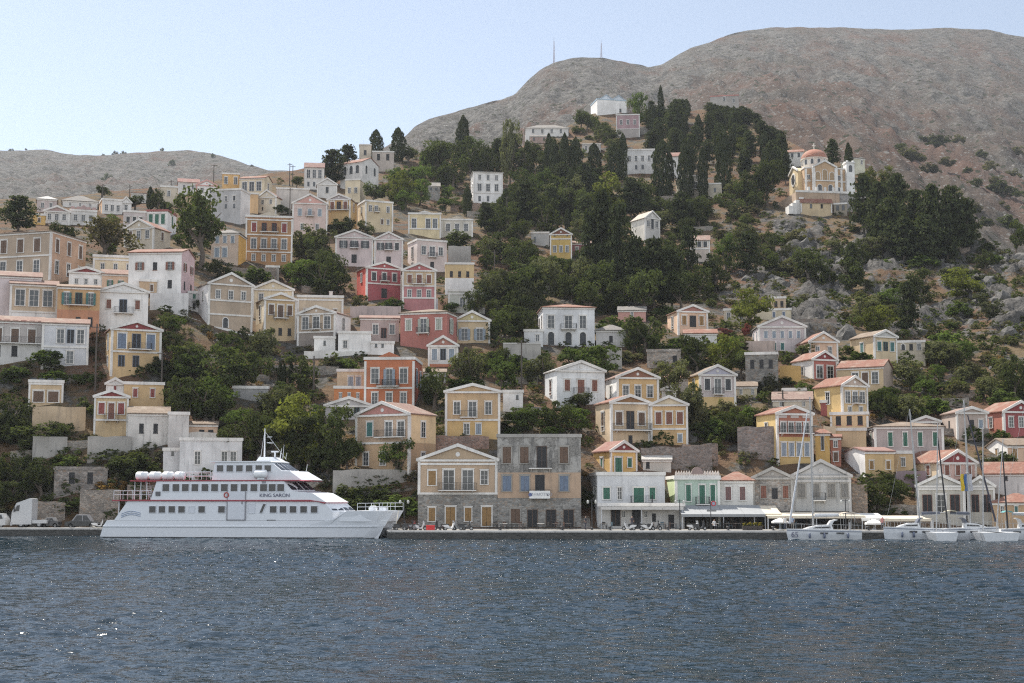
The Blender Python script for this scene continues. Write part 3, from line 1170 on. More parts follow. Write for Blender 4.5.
H('patched white ruin', 'with tiled roof and two grey windows', 128, 168, 448, 413, 406, 'r', (.58, .55, .51), None, [(424, 433, '.g.g.', DG)], rc=ROOFT, wear=.6)
H('windowless plaster block', 'beside the tiled white ruin', 168, 188, 452, 414, 413, 'f', (.58, .56, .53), None, [], wear=.6)
H('roofless stone ruin', 'with two black openings above the parked car', 55, 106, 492, 469, 467, 'f', BE, None, [(472, 483, '.g.g.', DG)], wallmat=stone((.3, .26, .23), 1.4), rc=None, trim=stone((.3, .26, .23), 1.4))
H('white quay house with blue windows', 'and crenellated terrace behind the ferry', 180, 241, 478, 440, 438, 'f', (.64, .63, .62), None, [(452, 464, '.w..ww', BL)], dep=5)
H('orange veranda house', 'with tile roof over dark doors', 186, 217, 441, 424, 421, 'r', PE, None, [(430, 439, '.gg', DG)], rc=ROOFT, dep=4)
H('low white block with vent', 'at the foot of the crenellated house', 163, 181, 478, 450, 449, 'f', (.6, .59, .58), None, [(452, 455, '.g.', DG)], dep=6)
# ---- left centre
H('tan gabled house with blind wall', 'and three small high windows', 208, 252, 330, 284, 273, 'g', TA, 197, [(291, 299, 'www', DG), (318, 328, '.a..', DG, {'side': 0})], ped=(.40, .31, .23), sc=(301, 315), rc=ROOFT, sidewall=W_)
H('cream gable house', 'half hidden behind the tan one', 252, 293, 322, 289, 280, 'g', CR, None, [(294, 302, 'w.w', DG)], rc=ROOFP)
H('ochre house with iron balcony', 'and arched white cornice', 264, 296, 341, 299, 293, 'g', (.52, .40, .20), 255, [(305, 315, 's.s', BR), (305, 318, '.d.', BR, {'bal': (273, 287)}), (328, 335, '.gg', DG)], sidewall=CR, rc=ROOFT, low=(322, (.50, .40, .22)))
H('wide beige house', 'with flat parapet and white bands', 297, 343, 330, 297, 293, 'f', (.55, .45, .33), None, [(309, 316, 's..s', BR)], sc=(300,), chim=1, dep=7)
H('tan pediment house with white flank', 'above the lime-washed hut', 297, 335, 348, 313, 306, 'g', (.42, .33, .24), 351, [(317, 329, 'wWw', BR)], sidewall=W_, ped=(.46, .36, .27), sc=(332,), rc=ROOFP, low=(333, (.27, .23, .2)))
H('lime-washed hut', 'with one black window', 314, 335, 353, 338, 337, 'f', W_, None, [(341, 345, '.g.', DG)], dep=4)
H('white crenellated terrace house', 'with two dark windows', 338, 371, 356, 333, 332, 'f', W_, None, [(341, 348, 'w..', DG)], dep=6)
H('stepped white house', 'beside the crenellated terrace', 371, 394, 356, 343, 342, 'f', W_, None, [(343, 347, 'gg.', DG)], dep=5)
H('small grey stone hut', 'below the brown palazzo', 266, 279, 281, 267, 266, 'f', (.42, .38, .34), None, [(269, 276, 'g', DG)])
H('orange-flanked house', 'beside the brown palazzo', 211, 238, 262, 233, 227, 'h', (.56, .44, .35), 246, [(236, 243, 'sss', GB), (248, 257, 'dd.', GB)], sidewall=(.70, .42, .08), rc=ROOFG, sfl=False)
H('brown palazzo with white pilasters', 'three storeys tall with maroon shutters', 245, 292, 266, 217, 212, 'p', (.40, .24, .10), None, [(223, 232, 'sDDs', MR, {'bal': (259, 278)}), (239, 249, 'wwww', BR, {'bal': (259, 278)}), (255, 261, 'wwww', BR)], sc=(220, 235, 252), ped=BE, frieze=(219, 216, (.35, .2, .1), 6))
H('pale pink twin house', 'with grey shutters above dense dark trees', 335, 373, 267, 237, 230, 'g', (.60, .50, .48), None, [(241, 248, 'oOo', DG), (255, 263, '.D.', DG)], rc=(0.500, 0.420, 0.400))
H('pale pink second twin', 'with grey shutters next to the arched pale house', 374, 403, 268, 239, 232, 'g', (.60, .50, .48), None, [(243, 250, 'oOs', DG), (257, 264, '.D.', DG)], rc=(0.500, 0.420, 0.400))
H('pale house with arched windows', 'and a bright flank', 417, 447, 272, 241, 240, 'f', (.60, .50, .46), 407, [(247, 255, 'w.w', BR), (247, 257, '.B.', BR), (262, 268, '.D.', DG)], sidewall=(.7, .62, .58))
H('crimson house with white porch', 'and scarlet flank coloured as sunlit', 366, 402, 300, 268, 262, 'g', (.36, .10, .11), 356, [(273, 281, 'sSs', DG, {'side': 1}), (289, 298, '.D.', DG, {'side': 0})], sidewall=(.58, .10, .07), ped=(.36, .1, .1), sc=(284,), rc=ROOFP)  # flank colour brighter than the front to stand for sunlight on it
H('yellow-over-pink gable house', 'with maroon pediment', 402, 436, 312, 270, 263, 'g', (.55, .44, .26), None, [(275, 283, 's.s', RB), (275, 284, '.d.', RB, {'bal': (412, 425)}), (290, 297, 'www', DG)], low=(286, (.45, .20, .20)), ped=(.45, .16, .16), sc=(286, 298), rc=ROOFP)
H('yellow house with white arcade', 'stacked in three terraces', 445, 474, 295, 264, 262, 'f', (.58, .46, .22), None, [(271, 277, 'ggg', RB)], low=(278, W_), rc=ROOFR)
H('grey-green terrace house', 'with white balustrade', 448, 485, 313, 291, 290, 'f', (.52, .52, .46), None, [(298, 307, '.www', BR)], sc=(294,), dep=5)
H('salmon hip-roofed house', 'with grey shutters and a green balcony', 400, 447, 349, 312, 306, 'h', (.42, .17, .14), 463, [(319, 330, 's..s', (.4, .42, .36)), (319, 333, '.O.', (.4, .42, .36)), (339, 346, '..D', (.4, .42, .36), {'side': 0})], rc=ROOFT, dep=9)
H('yellow pediment house', 'with grey-blue shutters beside the salmon house', 454, 490, 344, 320, 311, 'g', (.56, .46, .26), None, [(329, 340, 'oo', GB)], rc=ROOFG, ped=(.5, .45, .22))
H('small white temple house', 'with blue-grey shutters and red pediment', 428, 458, 366, 345, 336, 'g', LG, None, [(349, 360, 'sDs', GB)], ped=(.36, .17, .13), rc=ROOFP, low=(364, (.48, .2, .1)))
H('low stone cottage', 'with a red awning and tiled roof', 360, 399, 341, 318, 314, 'r', (.45, .36, .33), None, [(325, 334, '.w.w', DG), (328, 338, '..D.', RB)], rc=(0.302, 0.171, 0.132), wear=.6)
H('orange-red mansion', 'with green balcony and small triangular gable', 364, 414, 410, 359, 352, 'p', (.48, .18, .075), 423, [(369, 383, 'w.w', GB), (369, 386, '.O.', GB, {'bal': (377, 399)}), (393, 404, 'www', GB, {'side': 0})], ped=(.48, .18, .08), sc=(388,), rc=ROOFP, sidewall=(.38, .11, .05), dep=10)
H('orange wing with balustrade', 'joined to the orange-red mansion', 334, 364, 406, 388, 387, 'f', (.54, .22, .07), None, [(393, 398, 'wdw', GB)], dep=7)
H('small buff upper block', 'on the orange wing', 337, 364, 392, 371, 370, 'f', (.55, .44, .3), None, [(377, 386, '.ss', GB)], dep=5)
H('grey gabled shed', 'with a green door below the orange wing', 325, 372, 420, 405, 397, 'g', (.45, .43, .42), None, [(407, 416, '...D.', TE), (406, 409, '..g.g', DG)], rc=(0.302, 0.303, 0.288), pil=False)
H('ochre villa with pink pediment', 'and a cream flank behind the wall', 355, 409, 472, 414, 402, 'g', (.47, .36, .23), 436, [(422, 436, 's', TE, {'xs': [369.5], 'side': 0}), (422, 437, 'bb', DG, {'xs': [388.5, 400.5], 'bal': (377, 405)}), (453, 465, 'ww', BR, {'xs': [366, 383], 'side': 1})], sidewall=(.68, .53, .28), ped=(.42, .2, .17), sc=(443,), rc=ROOFP, low=(443, (.47, .34, .18)))
H('ochre house with lace balcony', 'above a yellow ground floor', 445, 500, 440, 391, 384, 'g', (.50, .37, .19), None, [(402, 414, 'w.w', WS), (402, 417, '.b.', WS, {'bal': (460, 476)}), (424, 434, '.wd.', GB)], sc=(420,), rc=ROOFT, low=(421, (.58, .42, .16)))
H('white modern block', 'below the utility pole', 503, 523, 412, 392, 391, 'f', W_, None, [(395, 399, '.g', DG)], dep=6)
H('white summit villa', 'behind pines with a grey roof', 525, 569, 136, 128, 122, 'h', LG, None, [(128.5, 133, 'wwww', DG)], rc=ROOFG)
# ---- centre and right
H('large white mansion', 'with iron balcony and arched lower windows', 543, 595, 346, 307, 301, 'h', (.66, .66, .66), 537, [(316, 328, 'ww', DG, {'xs': [551, 583]}), (316, 329, 'B', DG, {'xs': [568.5]}), (332, 345, 'aaa', DG, {'xs': [551, 568.5, 583], 'w': 6})], rc=ROOFR, dep=9)
H('rounded white wing', 'with one framed window', 524, 543, 346, 331, 330, 'f', (.62, .62, .62), None, [(335, 341, '.w', GB)], dep=6)
H('grey-roofed annex', 'beside the large white mansion', 596, 626, 347, 330, 323, 'h', (.5, .48, .46), None, [(336, 342, '.g.', DG)], rc=ROOFG)
H('white gabled house', 'with three red-brown shuttered windows', 557, 605, 406, 370, 361, 'g', (.68, .68, .67), 544, [(380, 391, 's.s', RB), (380, 394, '.d.', RB, {'bal': (573, 588)})], rc=(0.550, 0.530, 0.500), pil=False, chim=0)
H('ochre house with brown pediment', 'behind the double-gabled ochre house', 617, 659, 408, 377, 368, 'g', (.56, .40, .17), 605, [(386, 397, 'www', BR)], ped=(.25, .12, .08), sidewall=W_, rc=ROOFP)
H('double-gabled ochre house', 'with brown shutters and a long balcony', 611, 650, 444, 402, 395, 'g', (.56, .45, .27), 595, [(412, 425, 's.s', BR), (411, 430, '.D.', BR, {'bal': (613, 650)}), (435, 443, '.g.', DG, {'side': 0})], ped=(.3, .17, .07), rc=ROOFR, sc=(430,))
H('yellow gabled half', 'of the pair with dark doors', 651, 688, 444, 404, 396, 'g', (.58, .41, .18), None, [(412, 424, 'sss', RB), (434, 442, '..d', GB)], ped=CR, rc=ROOFR, sc=(429,))
H('tiny grey gable', 'peeping beside the brown pediment', 662, 676, 400, 389, 386, 'g', LG, None, [(391, 395, 'g', DG)])
H('roofless stone cube', 'between the dark tree and mansion', 647, 681, 368, 351, 350, 'f', BE, None, [(356, 365, '...g', BR)], wallmat=stone((.38, .33, .28), 1.5), trim=stone((.4, .36, .32), 1.5), rc=None)
H('peach pediment house', 'on the upper slope with brown shutters', 678, 708, 334, 311, 305, 'g', PE, 667, [(316, 325, 's.s', YB), (316, 327, '.D.', DG)], sidewall=(.66, .48, .3), ped=(.35, .17, .14), rc=ROOFR)
H('low pale house with red roof', 'below the peach pediment house', 684, 717, 344, 333, 328, 'r', LG, None, [(336, 341, '..g.', DG)], rc=ROOFR)
H('red gable cottage with grey roof', 'half buried in trees', 618, 646, 322, 310, 305, 'r', (.5, .28, .24), None, [(312, 317, '.w.', DG)], rc=ROOFG)
H('grey-pink villa with wide pediment', 'and two teal windows', 759, 806, 352, 326, 316, 'g', (.54, .48, .47), 752, [(331, 338, 'ssdss', GB), (343, 350, '.ss..', TE, {'side': 0})], ped=(.5, .42, .42), rc=ROOFG, frieze=None)
H('yellow house with lilac front', 'and grey-blue pediment', 700, 736, 408, 374, 365, 'g', (.50, .44, .42), 688, [(379, 390, 's.s', DG), (379, 394, '.B.', DG)], ped=LV, sidewall=(.66, .47, .13), rc=ROOFT, low=(397, (.58, .44, .18)))
H('peach gable house above red one', 'with small attic holes', 810, 838, 364, 341, 332, 'g', PE, 797, [(347, 354, 'ww', WS)], rc=ROOFR, ped=PE)
H('brick-red house with white flank', 'and two tall windows', 813, 837, 380, 359, 351, 'g', (.42, .15, .12), 792, [(366, 378, 'ww', GB)], sidewall=W_, ped=MR, rc=ROOFR, wear=.15)
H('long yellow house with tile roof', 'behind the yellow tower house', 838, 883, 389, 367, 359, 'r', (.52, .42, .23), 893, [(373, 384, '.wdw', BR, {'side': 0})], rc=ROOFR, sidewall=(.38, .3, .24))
H('yellow tower house', 'with grey pediment above a columned porch', 843, 868, 424, 385, 376, 'g', (.58, .45, .22), 815, [(392, 403, 'wBw', GB), (407, 415, 'ww', GB, {'side': 0})], ped=(.45, .36, .3), sidewall=(.66, .49, .18), rc=ROOFR)
H('white-columned porch house', 'with purple shade below the yellow tower', 831, 868, 430, 414, 413, 'f', (.62, .46, .24), None, [(416, 425, 'ggg', (.3, .1, .12))], dep=4, pil=True)
H('pink-tiled low houses', 'below the green shrub', 773, 812, 409, 399, 391, 'r', BE, None, [(402, 406, 'w.w', DG)], rc=(0.317, 0.210, 0.171))
H('terracotta-fronted house', 'with dark doors over a yellow ground floor', 778, 813, 464, 413, 406, 'g', (.36, .15, .10), 757, [(423, 433, 'bbbb', DG, {'bal': (779, 812)}), (443, 456, 'dddd', GB, {'side': 0})], ped=(.36, .15, .1), frieze=(418, 415, (.5, .45, .42), 3), low=(437, (.55, .42, .15)), sidewall=(.66, .50, .18), rc=ROOFR)
H('narrow ochre annex', 'beside the terracotta-fronted house', 816, 830, 464, 433, 428, 'h', (.55, .37, .10), None, [(436, 450, '.d.', DG)], rc=ROOFR)
H('yellow retaining house', 'under the columned porch', 834, 866, 448, 430, 429, 'f', (.56, .44, .24), None, [(437, 441, 'g...', DG)], dep=5)
H('cream house with twin doors', 'beside the stone end wall up the slope', 875, 897, 362, 336, 330, 'g', (.58, .49, .29), 851, [(342, 351, 'dDd', TE)], rc=ROOFT, ped=(.5, .5, .48), sidewall=(.62, .5, .28))
H('small beige loggia house', 'with a satellite dish', 898, 925, 361, 342, 341, 'f', (.50, .44, .34), None, [(344, 350, 'ag.', DG), (344, 350, '..w', BR)], dep=7)
H('crimson gable house at the edge', 'with red tile roof', 1005, 1038, 436, 411, 401, 'g', (.32, .09, .09), 981, [(417, 427, 'www', DG)], sidewall=(.45, .17, .12), ped=MR, rc=ROOFR)
H('pink ruin with vines', 'below the scrubby slope', 958, 987, 440, 412, 407, 'g', (.46, .38, .33), 943, [(420, 428, '.gs', GB)], rc=(0.302, 0.194, 0.156), wear=.6)
H('grey-pink house with green shutters', 'and low hip roof', 876, 943, 458, 426, 420, 'h', (.40, .34, .32), 864, [(432, 446, '.s.s.s.s', GN)], rc=ROOFT, dep=10, sc=(428,))
H('white gable with yellow front', 'above the dark tree', 866, 894, 476, 451, 447, 'r', (.60, .45, .20), 845, [(461, 469, 's.s', YB)], sidewall=(.78, .77, .75), rc=(0.324, 0.171, 0.140), sfl=False)
H('small yellow flat house', 'between gable and pediment houses', 894, 913, 472, 453, 452, 'f', (.58, .44, .22), None, [(458, 466, '.w.', BR)], dep=6)
H('cream house with maroon pediment', 'and a round medallion', 940, 976, 480, 462, 450, 'g', (.60, .42, .36), 900, [(465, 475, 'sss', RB)], ped=MR, sidewall=(.70, .58, .36), rc=ROOFR)
H('cream-and-white tiled house', 'beside the dark hedge', 1009, 1040, 462, 445, 438, 'r', PE, 988, [(449, 458, 's.s', YB)], rc=ROOFT, sidewall=W_)
H('broad white house with tile roof', 'behind the masts', 986, 1040, 497, 473, 462, 'r', (.60, .57, .54), None, [(474, 480, '.g..', DG)], rc=ROOFR, wear=.6)
H('ochre kiosk building', 'with a red tile roof on the waterfront', 994, 1040, 529, 502, 493, 'h', (.45, .33, .18), None, [(506, 512, 'wsw', TE)], rc=ROOFR, dep=6)
# ---- hilltop and wood
chp = H('white chapel with twin gables', 'on the hilltop beside a leafy tree', 597, 627, 114, 100, 99, 'f', W_, 590, [(108, 112, '..g', RS, {'side': 0})], trim=paint((.36, .47, .55)), rc=(0.600, 0.620, 0.640), sidewall=W_, nm_='chapel', cat='chapel')
chd = D(612, 114)
for px_ in (606, 619):
    c_ = (px_ - 612) * mpp(chd)
    z0_, z1_ = Zat(99.5, chd) - Zat(114, chd), Zat(95.6, chd) - Zat(114, chd)
    hw_ = 6.2 * mpp(chd)
    MB().prism([(c_ - hw_, z0_), (c_ + hw_, z0_), (c_, z1_)], -.15, 7).build('gable', plaster((.60, .65, .70), .15), chp)
    for q_ in (-1, 1):
        MB().prism([(c_, z1_), (c_ + q_ * hw_, z0_), (c_ + q_ * hw_, z0_ + .3), (c_, z1_ + .3)], -.35, 7.1).build('gable_coping', paint((.33, .42, .5)), chp)
H('mauve block with white frame', 'below the hilltop chapel', 616, 640, 137, 115, 113, 'f', (.40, .27, .28), None, [(120, 124.5, 'www', WS)], sc=(129,), pil=True, low=(129, (.42, .38, .35)), dep=6)
H('grey house with red roof edges', 'rising above the dark wood', 710, 739, 108, 96, 95, 'f', (.38, .35, .32), None, [(97, 101, '.w.', WS), (99, 103, '...w', WS)], trim=paint((.46, .2, .17)))
H('long white house', 'behind the bulbous cypress', 624, 655, 174, 150, 149, 'f', (.58, .57, .55), None, [(156, 161, 'wwww', DG), (165, 169, '.gg.', DG)])
H('white house with red tiles', 'among cypress trunks', 662, 682, 178, 156, 151, 'r', (.6, .58, .55), None, [(159, 163, '.g.', BL), (168, 172, '.g.', DG)], rc=(0.288, 0.132, 0.101))
H('cream house with bright gable flank', 'between two cypresses', 683, 708, 197, 176, 174, 'f', (.46, .42, .36), 676, [(182, 189, '.B.', DG)], sidewall=(.75, .68, .5), sfl=False)
H('pale terrace house', 'beside the cypress trunks', 708, 722, 198, 184, 183, 'f', (.50, .45, .36), None, [(188, 192, 'g', DG)])
H('yellow pediment tower', 'on the wooded slope', 550, 572, 258, 234, 228, 'g', (.52, .38, .10), None, [(233, 236, 'g.g', DG), (246, 252, 'www', DG)], ped=RB, rc=ROOFP, sc=(239,))
H('maroon long house', 'beside the yellow pediment tower', 572, 603, 257, 243, 239, 'r', (.26, .10, .11), None, [(247, 253, 'w.w.w', WS)], rc=ROOFP)
H('white house with bright gable', 'alone in the wood', 645, 660, 240, 218, 211, 'g', (.52, .50, .47), 631, [(219, 229, '.d.', DG), (221, 227, 'w.w', DG)], rc=(0.600, 0.520, 0.440), sidewall=(.72, .68, .6), sfl=False)
H('grey shed', 'beside the yellow pediment tower', 531, 549, 246, 233, 231, 'f', (.40, .40, .39), None, [(237, 242, 'g..', DG)])
H('pale two-arch house with red roof', 'behind the pines', 689, 710, 263, 240, 234, 'r', (.55, .47, .40), None, [(240, 247, '.aa', DG)], rc=ROOFP, sc=(249,))
H('pale yellow annex', 'above the grey-pink villa', 757, 791, 320, 310, 309, 'f', (.56, .49, .36), None, [(312, 317, '.dd', BL)], dep=5)
H('ochre stub tower', 'behind the olive-yellow tree', 772, 786, 310, 298, 297, 'f', (.46, .36, .25), None, [(301, 307, 'gg', YB)], dep=4)
H('beige low house', 'beneath the olive-yellow tree', 724, 746, 324, 310, 309, 'f', BE, None, [(313, 319, 'w.w', DG)], dep=5)
H('vine-covered stone terrace house', 'with a pale slab roof', 746, 778, 392, 354, 352, 'f', BE, None, [(360, 368, 'ggg', DG)], wallmat=stone((.2, .19, .17), 1.4), rc=LG, dep=7)
H('white hall on the ridge', 'with red roof beside the domed church', 781, 804, 168, 152, 148, 'r', (.56, .54, .50), None, [(153, 157, '.gg', DG)], rc=ROOFR)
H('yellow-green ridge house', 'beside the belfry', 854, 865, 174, 158, 155, 'h', (.56, .54, .42), 841, [(160, 164, '.w', DG)], rc=ROOFG, sfl=False)
# ---- waterfront row
QY = 193.0
j1 = H('ochre-and-stone quay house', 'with round oculus, long balcony and orange shutters', 418, 497, 528.5, 459, 444.5, 'g', (.46, .34, .235), None,
       [(471, 485, 's', YB, {'xs': [432]}), (470, 490, 'bb', DG, {'xs': [448.5, 467.5], 'bal': (438, 476)}), (471, 484, 'w', DG, {'xs': [484]}),
        (508, 521, 's.s', YB, {'xs': [432, 450, 468]}), (507, 526, 'dd', YB, {'xs': [450.5, 486.5]})], sc=(464, 493.5), rc=ROOFR, low=(493.5, STONE), lowmat=STONE, y0=QY, dep=13, ped=(.44, .33, .22), yaw=0.0, skirt=1)
m, nt, b = nm('ruined_plaster')
v = coords(nt, world=True)
n1 = noise(nt, v, .42, 8, .68)
n2 = noise(nt, coords(nt, (1.4, 1.4, .3), world=True), 1.1, 6, .7)
vo = N(nt, 'ShaderNodeTexVoronoi', Scale=2.6, feature='DISTANCE_TO_EDGE')
nt.links.new(coords(nt, (1, 1, 1.7), world=True), vo.inputs['Vector'])
ms_ = mix(nt, ramp(nt, vo.outputs['Distance'], .02, .09), (.12, .115, .105), (.26, .245, .225))
col = mix(nt, ramp(nt, n1, .49, .54), ms_, (.36, .345, .32))
col = mix(nt, ramp(nt, n2, .5, .72), col, (.10, .098, .094))
nt.links.new(col, b.inputs['Base Color'])
b.inputs['Roughness'].default_value = .95
bump(nt, b, n1, .2, .7)
RUIN = m
j2 = H('three-storey grey stone ruin', 'with an ochre middle band and white signboard', 497.6, 581, 528.5, 436.5, 434, 'f', GY, None,
       [(447, 463, 'sss', BR, {'xs': [507, 524.5, 564], 'w': 8}), (446, 468, 'D', BR, {'xs': [542], 'w': 9, 'bal': (529, 552)}),
        (476, 491, 'sss', BL, {'xs': [507, 525, 564], 'w': 8}), (475, 497, 'D', DG, {'xs': [540], 'w': 8, 'bal': (529, 550)}),
        (509, 523, 's', BR, {'xs': [515.5], 'w': 9}), (510, 528, 'DDD', BR, {'xs': [532.5, 551, 568.5], 'w': 9})], low=(498.5, STONE), lowmat=STONE, wallmat=RUIN, trim=plaster((.38, .36, .33), .8), rc=None, y0=QY, dep=13, yaw=0.0, skirt=1)
zz0 = QY
MB().box(-(581 - 497.6) * mpp(QY) / 2 + .03, (581 - 497.6) * mpp(QY) / 2 - .03, -.035, .01, Zat(498, QY) - Zat(528.5, QY), Zat(472.5, QY) - Zat(528.5, QY)).build('ochre_band', plaster((.46, .33, .23), .5), j2)
sgn = thing('signboard', 'white oblong signboard on the ruin balcony railing', 'sign', P(539.7, 498.5, QY - 1.2), 0)
ws_, hs_ = 20.5 * mpp(QY), 7.6 * mpp(QY)
MB().box(-ws_ / 2, ws_ / 2, -.06, 0, 0, hs_).build('board', paint((.72, .72, .7)), sgn)
tm = link('lettering', text_mesh('ΔΗΜΟΤΙΚΟ', .52, paint((.3, .31, .36))), sgn)
tm.location = (.25, -.075, hs_ * .36)
tm.rotation_euler = (math.pi / 2, 0, 0)
MB().prism([(-ws_ / 2 + .12 + .25 * math.cos(t * math.pi / 5), .5 + .25 * math.sin(t * math.pi / 5)) for t in range(10)], -.085, -.055).build('emblem', paint((.09, .12, .26)), sgn)
n2 = H('white taverna house', 'with green shutters and iron balcony', 598, 665, 528.5, 474.5, 473, 'f', (.62, .62, .62), 588,
       [(488, 499, 's', GN, {'xs': [607], 'w': 6.5}), (488, 499, 'w', GN, {'xs': [620], 'w': 4}), (488, 499, 's', GN, {'xs': [652.5], 'w': 6}), (488, 503, 'd', GN, {'xs': [639], 'w': 10, 'bal': (631, 652), 'side': 0})], y0=QY, dep=11, yaw=.12, skirt=1)
lo = H('grey-white ground floor', 'of cafe doors under a flat canopy', 599, 684, 528.5, 505.5, 505, 'f', (.55, .53, .50), None,
       [(510, 526, 'D', BR, {'xs': [616]}), (510, 528, 'D', DG, {'xs': [636.5], 'w': 8}), (513, 521, 'g', DG, {'xs': [654]}), (515, 527, 'g', DG, {'xs': [671], 'w': 6}), (511, 517, 'ww', BR, {'xs': [624, 646]})], y0=QY - 2.2, dep=2.0, yaw=0.0, rc=GY and (.4, .38, .36), skirt=1)
n3 = H('pale green house with crested cornice', 'and three dark green shutter doors', 676, 720, 528.5, 478, 475, 'f', (.42, .52, .44), 665,  # sidewall green brightened to carry the sunlight on the left face
       [(485, 501, 'd', GN, {'xs': [689], 'w': 5}), (485, 504, 'd', GN, {'xs': [702.5], 'w': 6, 'bal': (696, 709)}), (485, 501, 'd', GN, {'xs': [713], 'w': 5}), (514, 528, 'DDDD', BR)], y0=QY, dep=10, sidewall=(.56, .68, .36), pil=True, sfl=False, yaw=.14, skirt=1, low=(507, (.14, .14, .13)))  # dark lower wall and added doors stand in for awning shade
a3 = 22 * mpp(QY) / math.cos(.14)
cr = MB()
zc = Zat(477, QY) - Zat(528.5, QY)
for k in range(17):
    x = -a3 + 2 * a3 * (k + .5) / 17
    cr.prism([(x - .14, zc), (x + .14, zc), (x + .16, zc + .5), (x, zc + .85), (x - .16, zc + .5)], -.1, .12)
cr.build('cresting', plaster((.66, .58, .52), .3), n3)
MB().box(-a3 - .2, a3 + .2, -.3, .1, zc - .35, zc - .1).build('dentil_cornice', TRIM, n3)
ar = MB()
ar.prism([(.8 * math.cos(k * math.pi / 8), zc + .4 + .95 * math.sin(k * math.pi / 8)) for k in range(9)], -.16, .14)
ar.build('roof_niche', plaster((.3, .22, .2), .3), n3)
H('white stone-edged quay house', 'with hip tile roof and two barred windows', 720.5, 753.5, 528.5, 480, 471, 'h', (.62, .60, .56), None, [(487, 500, 'ss', (.2, .11, .1), {'xs': [729, 743], 'w': 6}), (514, 528, 'DDD', BR)], y0=QY + .3, dep=9, rc=ROOFR, yaw=0, skirt=1, low=(510, (.13, .12, .11)))  # ground floor coloured dark as shade under the awning, dark doors added
H('grey stone gable house', 'with red-brown shutters beside the big warehouse', 754, 793, 528.5, 477, 467.5, 'g', GY, None, [(486, 498, 'ss', RB, {'xs': [764.5, 786], 'w': 6}), (489, 499, 'D', DG, {'xs': [775.5], 'w': 5}), (514, 528, 'DDD', DG)], wallmat=stone((.33, .3, .27), 1.6), trim=plaster((.42, .40, .37), .6), rc=ROOFR, y0=QY + .5, dep=13, yaw=.05, ped=(.36, .33, .3), skirt=1, low=(511, (.12, .11, .10)))  # shade below the awning painted into the lower wall and extra doors
H('big grey gabled warehouse', 'with four blind windows and a small balcony', 793.5, 851, 528.5, 475, 460, 'g', (.42, .415, .40), None, [(484, 497, 'ssss', (.2, .19, .175), {'xs': [803, 817, 832, 845], 'w': 6.5}), (484, 500, '', DG, {'bal': (814, 826)}), (514, 528, 'DDDDD', DG)], trim=plaster((.5, .48, .46), .5), wtrim=WORN, rc=ROOFR, y0=QY, dep=15, yaw=.06, ped=(.44, .43, .42), wear=.8, sc=(481,), skirt=1, low=(511, (.12, .11, .10)))  # dark lower colour and added door row imitate the shaded awning interior
H('yellow cube house on a roof', 'with green shutters and maroon pediment', 611, 637, 474, 450, 441, 'g', (.66, .46, .14), 593, [(458, 472, 'd.', GN), (458, 467, '.s', GN)], ped=MR, rc=(0.302, 0.132, 0.101), wear=.12, low=None)
H('low white shed', 'with lean-to roof beside the yellow cube', 643, 671, 472, 459, 452, 'r', (.5, .47, .42), None, [(461, 468, 'g...', DG)], rc=(0.620, 0.600, 0.560), dep=4)
for (xa, xb, ap, nmx) in ((919, 965, 474, 'with twin-columned front and flags'), (969, 995, 476, 'with two tall brown doors')):
    H('grey-beige waterfront pavilion' if xa < 930 else 'narrow waterfront pavilion', nmx, xa, xb, 529, 485, ap, 'g', (.47, .44, .38), None, [(495, 512, 'DwD' if xa < 930 else 'DD', RB)], ped=(.44, .42, .38), rc=ROOFP, y0=194, dep=9, pil=True, sc=(489,), skirt=1)
H('low grey yard building', 'between the dark tree crowns', 233, 268, 400, 388, 387, 'f', (.33, .32, .31), None, [(391, 396, 'g..g', DG)], dep=5)
H('brown lean-to', 'below the white summit villa', 530, 548, 143, 136, 134, 'r', (.36, .26, .22), None, [(137.5, 140.5, 'g.g', DG)], rc=(.3, .26, .23), dep=5)
H('grey hillside cottage', 'among the tall summit cypresses', 582, 601, 153, 144, 142, 'r', (.46, .43, .4), None, [(146, 150, 'w.w', DG)], rc=ROOFG, dep=5)
H('brick-red narrow house', 'squeezed beside the narrow ochre annex', 831, 841, 464, 437, 434, 'r', (.38, .16, .11), None, [(441, 447, 'w', DG), (452, 461, 'd', BR)], dep=6)
H('dark red annex', 'against the flank of the yellow tower house', 821, 841, 417, 402, 401, 'f', (.30, .09, .08), None, [(406, 413, '.w.', WS)], dep=4)
H('small tiled gable', 'rising behind the grey-pink house', 913, 940, 432, 421, 416, 'g', (.42, .34, .32), None, [(423, 427, 'w.w', DG)], rc=ROOFT, dep=6)
H('plain cream cottage', 'half hidden behind the lilac-fronted house', 737, 757, 398, 386, 381, 'r', (.56, .48, .34), None, [(389, 394, 'w.w', BR)], rc=ROOFT, dep=5)
H('little white roof house', 'behind the double-gabled ochre pair', 664, 690, 392, 378, 374, 'r', (.62, .6, .56), None, [(381, 387, '.w.', BL)], rc=ROOFR, dep=5)
H('grey flat-roofed cottage', 'below the brick-red cottage', 783, 806, 402, 390, 389, 'f', (.44, .41, .38), None, [(393, 399, 'w.d', BR)], dep=5)
H('white cottage with red door', 'on the slope beneath the salmon house', 424, 446, 384, 372, 368, 'r', (.64, .62, .6), None, [(374, 380, 'w..', DG), (375, 382, '..D', RS)], rc=ROOFT, dep=5)
wall('white plinth wall under the pink-flanked house', 150, 188, 293, 311, plaster((.62, .6, .58), .5))
